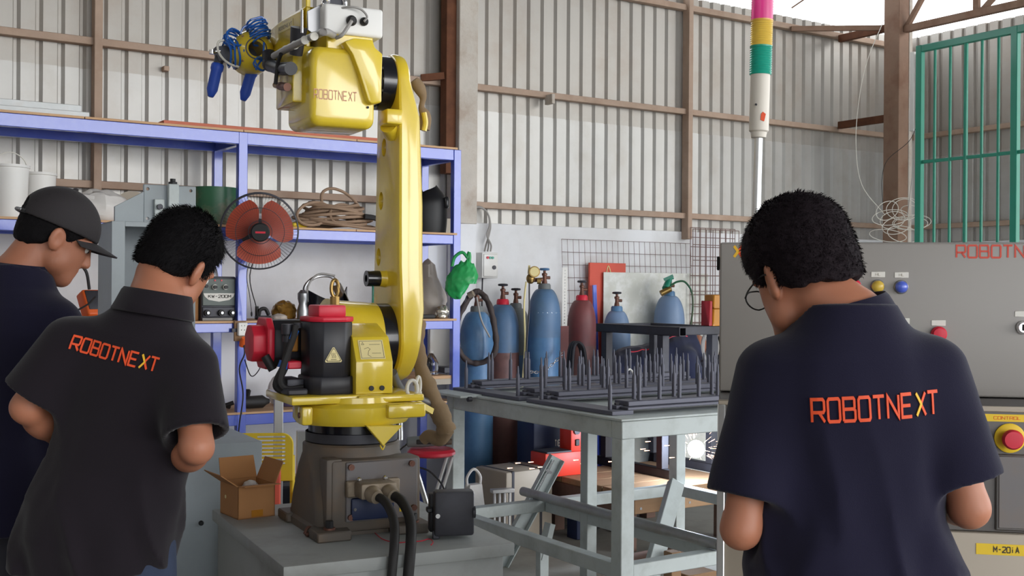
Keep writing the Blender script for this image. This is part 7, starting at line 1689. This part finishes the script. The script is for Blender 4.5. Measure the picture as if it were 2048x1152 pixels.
def hair_strands(ho, HM, n, length, m, seed):
    # short strands rooted on the hair surface, combed away from the crown
    me = ho.data; nv = len(me.vertices); co = np.empty(nv * 3, np.float32); me.vertices.foreach_get('co', co); co = co.reshape(-1, 3)
    no = np.empty(nv * 3, np.float32); me.vertices.foreach_get('normal', no); no = no.reshape(-1, 3); rs = np.random.RandomState(seed)
    k = rs.randint(0, nv, n); R_ = np.array(HM)[:3, :3]; R_ = R_ / np.linalg.norm(R_, axis=0)
    P0 = co[k] + rs.normal(0, 0.001, (n, 3)); Nn = no[k]; Q = to_frame(P0, HM)
    outw = np.array(Nn @ R_)[:, 2]; keep = ~((Q[:, 2] < -0.01) & (outw < -0.5)); P0, Nn, Q = P0[keep], Nn[keep], Q[keep]; n = len(P0)
    flow = np.c_[Q[:, 0] * 0.6, np.where(Q[:, 1] > 0.0, 0.5, -0.5) * 0.15, np.full(n, -0.09)]; flow = flow @ R_.T
    flow = flow - (flow * Nn).sum(1)[:, None] * Nn; flow /= np.linalg.norm(flow, axis=1)[:, None] + 1e-6
    D = flow * 0.8 + Nn * (0.42 + 0.2 * rs.rand(n, 1)) + rs.normal(0, 0.22, (n, 3)); D /= np.linalg.norm(D, axis=1)[:, None]
    W_ = np.cross(D, Nn); W_ /= np.linalg.norm(W_, axis=1)[:, None] + 1e-6; L_ = length * (0.6 + 0.8 * rs.rand(n, 1)); wd = 0.0007
    a = P0 - Nn * 0.002; b1 = P0 + D * L_ * 0.6; tip = b1 + (D * 0.8 - Nn * 0.25 + flow * 0.3) * L_ * 0.5
    V = np.stack([a - W_ * wd, a + W_ * wd, b1 + W_ * wd, b1 - W_ * wd, tip], 1).reshape(-1, 3); i = np.arange(n) * 5
    fs = [tuple(q) for q in np.stack([i, i + 1, i + 2, i + 3], 1).tolist()] + [tuple(q) for q in np.stack([i + 3, i + 2, i + 4], 1).tolist()]
    m2 = bpy.data.meshes.new('hair_strands'); m2.from_pydata(V.tolist(), [], fs); m2.materials.append(G(m)); o = bpy.data.objects.new('hair_strands', m2); C.objects.link(o); o.parent = ho; o['kind'] = 'stuff'
def hair_maker(line, top=0.016, side=0.008, noise=0.004, seed=3, back=-0.055):
    ys = np.array([q[0] for q in line]); zs = np.array([q[1] for q in line])
    def fn(Q, P):
        d = sell(Q, (0, -0.008, 0.040), (0.077, 0.098, 0.094)); d = smin(d, sell(Q, (0, -0.03, -0.02), (0.066, 0.066, 0.07)), 0.03)
        th = side + (top - side) * np.clip((Q[:, 2] - 0.03) / 0.07, 0, 1)
        n = vn(Q * 75, seed) * 0.6 + vn(Q * 160, seed + 1) * 0.4
        d = d - th - noise * n
        cut = np.interp(Q[:, 1], ys, zs) - Q[:, 2] + 0.006 * vn(Q * 60, seed + 2)
        d = smax(d, cut, 0.012)
        for sx in (-1, 1): d = smax(d, -sell(Q, (sx * 0.088, -0.006, -0.008), (0.024, 0.026, 0.036)), 0.006)
        return d
    return fn
def torso_to(neck_w, hipx=0.0, hipy=0.0, hipz=0.93, twist=0.0, extra_roll=None):
    """frame carrying the torso profile from the pelvis to the given neck point"""
    def f(p):
        n = Vector(p.loc(neck_w)); h = Vector((hipx, hipy, hipz)); z = (n - h); L = z.length; z.normalize()
        x = Vector((math.cos(twist), math.sin(twist), 0)); x = (x - z * x.dot(z)).normalized(); y = z.cross(x)
        M = Matrix((x, y, z)).transposed().to_4x4(); sc = L / math.hypot(1.43 - 0.93, 0.022)
        M = Matrix.Translation(h) @ M @ Matrix.Diagonal((1, 1, sc, 1)) @ Matrix.Translation((0, 0, -0.93)); return M
    return f
def head_frame(origin, yaw, pitch, roll):
    """yaw>0 turns left, pitch>0 looks down, roll>0 tilts the crown to the right"""
    return Matrix.Translation(origin) @ Matrix.Rotation(yaw, 4, 'Z') @ Matrix.Rotation(roll, 4, 'Y') @ Matrix.Rotation(-pitch, 4, 'X')
def back_text(person, pA, pB, h, txt='ROBOTNEXT', w=0.15):
    """embroidered lettering: laid on a plane behind the back and carried straight onto the cloth"""
    o = person.shirt; W = wm(o); me = o.data
    bv = BVHTree.FromPolygons([W @ v.co for v in me.vertices], [tuple(q.vertices) for q in me.polygons])
    x = (pB - pA); wd = x.length; x.normalize(); fwd = (person.W.to_3x3() @ Vector((0, 1, 0))).normalized(); up = x.cross(fwd).normalized() * 1.0
    if up.z < 0: up = -up
    for nm, mm, flt in (('lettering', 'orange_text', lambda g, s: not (g == 7 and s == 0)), ('lettering_chevron', 'yellow_text', lambda g, s: g == 7 and s == 0)):
        b = MB()
        for qd, gi, si in text_quads(txt, h, wd, w):
            if not flt(gi, si): continue
            vs = []
            for v in qd:
                o0 = pA + x * v.x + up * v.y - fwd * 0.6; hit = bv.ray_cast(o0, fwd, 2.0)
                if hit[0] is None: vs = None; break
                vs.append((hit[0] - fwd * 0.0030, hit[0] + fwd * 0.001))
            if not vs: continue
            T = [b.bm.verts.new(v[0]) for v in vs]; B_ = [b.bm.verts.new(v[1]) for v in vs]; b.bm.faces.new(T)
            for k in range(4): b.bm.faces.new((B_[k], B_[(k + 1) % 4], T[(k + 1) % 4], T[k]))
        b.build(nm, mm, person.root, world=True, smooth=False, merge=False)

# --- man in black polo, seen from behind (left of the robot)
Y1 = 2.75
hairA = hair_maker([(-0.12, -0.045), (-0.05, -0.040), (0.0, -0.01), (0.03, 0.0), (0.05, 0.055), (0.075, 0.075), (0.1, 0.085)], 0.014, 0.006, 0.0022)
M1 = build_person('person', 'person with bare short hair in a black polo, back turned, beside the robot', (at(205, 1000, Y1).x, Y1, 0), -0.08,
    at(318, 612, 2.74), torso_to(at(318, 606, 2.76), 0.0, 0.0, 0.90), head_frame(at(351, 532, 2.82), -0.46, 0.50, 0.26),
    at(142, 690, 2.72), at(376, 735, 2.70), at(54, 815, 2.70), at(394, 895, 2.62), at(150, 892, 2.90), at(352, 930, 2.86), (0.0, 0.0, 0.86),
    shirt='shirt_black', trousers='jeans', hair='hair', hair_fn=hairA, hem=0.80, seed=5, girth=-0.010, sleeve=0.84)
back_text(M1, at(118, 700, 2.6), at(300, 746, 2.6), 0.031)
# --- man in navy polo with glasses (right)
Y2 = 2.2
hairB = hair_maker([(-0.12, -0.050), (-0.05, -0.035), (0.0, 0.0), (0.03, 0.0), (0.055, 0.045), (0.085, 0.06), (0.12, 0.07)], 0.022, 0.014, 0.003, seed=11)
M2 = build_person('person', 'person in a navy polo with glasses, seen from behind before the control cabinet', (at(1705, 1000, Y2).x, Y2, 0), 0.05,
    at(1688, 630, Y2), torso_to(at(1688, 630, Y2 + 0.01), 0.0, 0.0, 0.91), head_frame(at(1608, 556, Y2 + 0.05), 0.42, 0.42, -0.10),
    at(1542, 748, Y2), at(1860, 742, Y2 - 0.02), at(1482, 1058, Y2 - 0.04), at(1938, 1016, Y2 - 0.04), at(1500, 1010, Y2 + 0.24), at(1880, 990, Y2 + 0.25), (0.0, 0.0, 0.86),
    shirt='shirt_navy', trousers='trousers_dark', hair='hair_brown', hair_fn=hairB, hem=0.78, seed=23, girth=0.010, head_scale=1.07, sleeve=0.80, strands=(12000, 0.0085))
back_text(M2, at(1634, 848, 2.05), at(1896, 832, 2.05), 0.041)
# glasses
HMg = M2.HM; gl = MB()
for sx in (-1, 1):
    gl.tube([HMg @ Vector((sx * 0.034 + 0.026 * math.cos(q), 0.112 - 0.006 * abs(math.cos(q)), 0.006 + 0.019 * math.sin(q))) for q in np.linspace(0, 2 * math.pi, 20, endpoint=False)], 0.0016, 6, 0, closed=True)
    gl.tube([HMg @ Vector((sx * 0.060, 0.106, 0.012)), HMg @ Vector((sx * 0.078, 0.06, 0.013)), HMg @ Vector((sx * 0.086, 0.0, 0.014)), HMg @ Vector((sx * 0.087, -0.03, -0.006))], 0.0018, 6, 5)
gl.tube([HMg @ Vector((-0.010, 0.113, 0.008)), HMg @ Vector((0, 0.116, 0.011)), HMg @ Vector((0.010, 0.113, 0.008))], 0.0014, 6, 3)
go = gl.build('glasses', 'black', M2.root); go['label'] = 'thin dark framed glasses'
for sx in (-1, 1):
    rim = [HMg @ Vector((sx * 0.034 + 0.0255 * math.cos(q), 0.111 - 0.006 * abs(math.cos(q)), 0.006 + 0.0185 * math.sin(q))) for q in np.linspace(0, 2 * math.pi, 20, endpoint=False)]
    b = MB(); b.bm.faces.new([b.bm.verts.new(v) for v in rim]); b.build('lens', 'lens_clear', go)
# --- man in a black cap (far left)
Y0 = 3.16
hairC = hair_maker([(-0.12, -0.060), (-0.05, -0.045), (0.0, 0.0), (0.03, 0.0), (0.05, 0.03), (0.075, 0.05), (0.12, 0.07)], 0.010, 0.006, 0.003, seed=17)
M0 = build_person('person', 'person in a black snapback cap and dark navy shirt, shown in profile', (at(22, 1000, Y0).x, Y0, 0), -0.75,
    at(52, 548, Y0), torso_to(at(52, 548, Y0), 0.0, 0.0, 0.93), head_frame(at(110, 478, Y0 + 0.03), -1.02, 0.50, 0.05),
    at(-70, 640, Y0 + 0.16), at(112, 650, Y0 - 0.06), at(-110, 850, Y0 + 0.1), at(96, 850, Y0 - 0.06), at(0, 880, Y0 + 0.35), at(150, 890, Y0 + 0.16), (0.0, 0.0, 0.88),
    shirt='shirt_navy', trousers='trousers_dark', hair='hair', hair_fn=hairC, hem=0.80, seed=31, girth=0.004, strands=(2500, 0.003))
HMc = M0.HM
def cap_fn(P):
    Q = to_frame(P, HMc @ Matrix.Rotation(0.10, 4, 'X')); d = sell(Q, (0, -0.006, 0.035), (0.093, 0.114, 0.112))
    d = smax(d, 0.030 - Q[:, 2], 0.004); inner = sell(Q, (0, -0.006, 0.035), (0.086, 0.107, 0.105)); d = smax(d, -inner, 0.003)
    arch = np.maximum(np.sqrt(Q[:, 0] ** 2 + (np.maximum(Q[:, 2] - 0.045, 0)) ** 2) - 0.034, Q[:, 1] + 0.03); return smax(d, -arch, 0.003)
hc0 = np.array(HMc.translation)
me = mesh_sdf(cap_fn, hc0 - 0.2, hc0 + 0.2, 0.0042, 'cap'); me.materials.append(G('cap_black')); cap = bpy.data.objects.new('cap', me); C.objects.link(cap); cap.parent = M0.root; cap['label'] = 'black snapback cap'
HC2 = HMc @ Matrix.Rotation(0.10, 4, 'X')
rows = []
for i in range(8):
    v = i / 7; rows.append([HC2 @ Vector((0.090 * math.sin(a) * (1 - 0.05 * v), -0.006 + (0.108 + 0.072 * v * math.cos(a) ** 0.5) * math.cos(a), 0.033 - 0.020 * (math.sin(a) ** 2) - 0.012 * v)) for a in np.linspace(-1.15, 1.15, 25)])
MB().grid(rows, 0.004).build('brim', 'cap_black', cap)
MB().tube([HC2 @ Vector((0.090 * math.sin(a), -0.006 - 0.112 * math.cos(a), 0.036)) for a in np.linspace(-0.5, 0.5, 11)], 0.006, 6).build('strap', 'black', cap)
for a in np.linspace(-0.3, 0.3, 5): MB().ell(HC2 @ Vector((0.094 * math.sin(a), -0.006 - 0.117 * math.cos(a), 0.036)), 0.0052, seg=10, ring=8).build('snap', 'steel', cap)
MB().ell(HC2 @ Vector((0, -0.006, 0.148)), (0.008, 0.008, 0.005), seg=12, ring=8).build('button', 'cap_black', cap)
# --- crouching welder behind the dark frame
WP = NC + U * 1.10 + N * 0.99; YW = WP.y
wy = -1.75
Wm = Matrix.Translation((WP.x, WP.y, 0)) @ Matrix.Rotation(wy, 4, 'Z')
def wl_(x, y, z): return Wm @ Vector((x, y, z))
hipw = (0.0, -0.20, 0.82)
nk = wl_(0.0, 0.24, 1.08)
M3 = build_person('person', 'person bending over the welding in a navy jacket with red piping', (WP.x, WP.y, 0), wy, nk, torso_to(nk, 0.0, -0.18, 0.90),
    Matrix.Translation(wl_(0.0, 0.36, 1.02)) @ Matrix.Rotation(wy, 4, 'Z') @ Matrix.Rotation(-0.95, 4, 'X'),
    wl_(-0.18, 0.17, 1.02), wl_(0.18, 0.17, 1.02), wl_(-0.24, 0.28, 0.78), wl_(0.24, 0.28, 0.78), wl_(-0.10, 0.36, 0.60), wl_(0.14, 0.34, 0.62), hipw,
    knees={-1: (-0.13, 0.02, 0.45), 1: (0.13, 0.02, 0.45)}, ankles={-1: (-0.12, -0.08, 0.075), 1: (0.12, -0.08, 0.075)},
    shirt='jacket_navy', trousers='trousers_dark', hem=0.70, seed=41, long_sleeve=True, collar=False, girth=0.03, hair_fn=hairC)
bvj = BVHTree.FromPolygons([wm(M3.shirt) @ v.co for v in M3.shirt.data.vertices], [tuple(q.vertices) for q in M3.shirt.data.polygons])
pp = []
for a in np.linspace(-0.95, 1.15, 22):
    tg = M3.W @ (M3.TMx @ Vector((0.10, -0.02, 1.16 + 0.20 * a)))
    hit = bvj.ray_cast(tg + (M3.W.to_3x3() @ (M3.TMx.to_3x3() @ Vector((0.25, -1, 0)))).normalized() * 0.6, -(M3.W.to_3x3() @ (M3.TMx.to_3x3() @ Vector((0.25, -1, 0)))).normalized())
    if hit[0] is not None: pp.append(hit[0])
if len(pp) > 3: MB().tube(pp, 0.005, 6, 3).build('piping', 'red_plastic', M3.root, world=True)
hm3 = wm(M3.root).inverted() @ (M3.W @ M3.HM)
hl = M3.HM
rows = []
for i in range(13):
    v = i / 12
    rows.append([hl @ Vector((0.108 * math.sin(a), 0.005 + 0.128 * math.cos(a) * (1 - 0.12 * (2 * v - 1) ** 2), -0.16 + 0.29 * v)) for a in np.linspace(-1.7, 1.7, 25)])
hs3 = MB().grid(rows, 0.004).build('welding_mask', 'black_gloss', M3.root)
MB().box((-0.05, 0.126, -0.02), (0.05, 0.142, 0.05), 0.004, 1, hl).build('visor', 'glass_smoke', hs3)
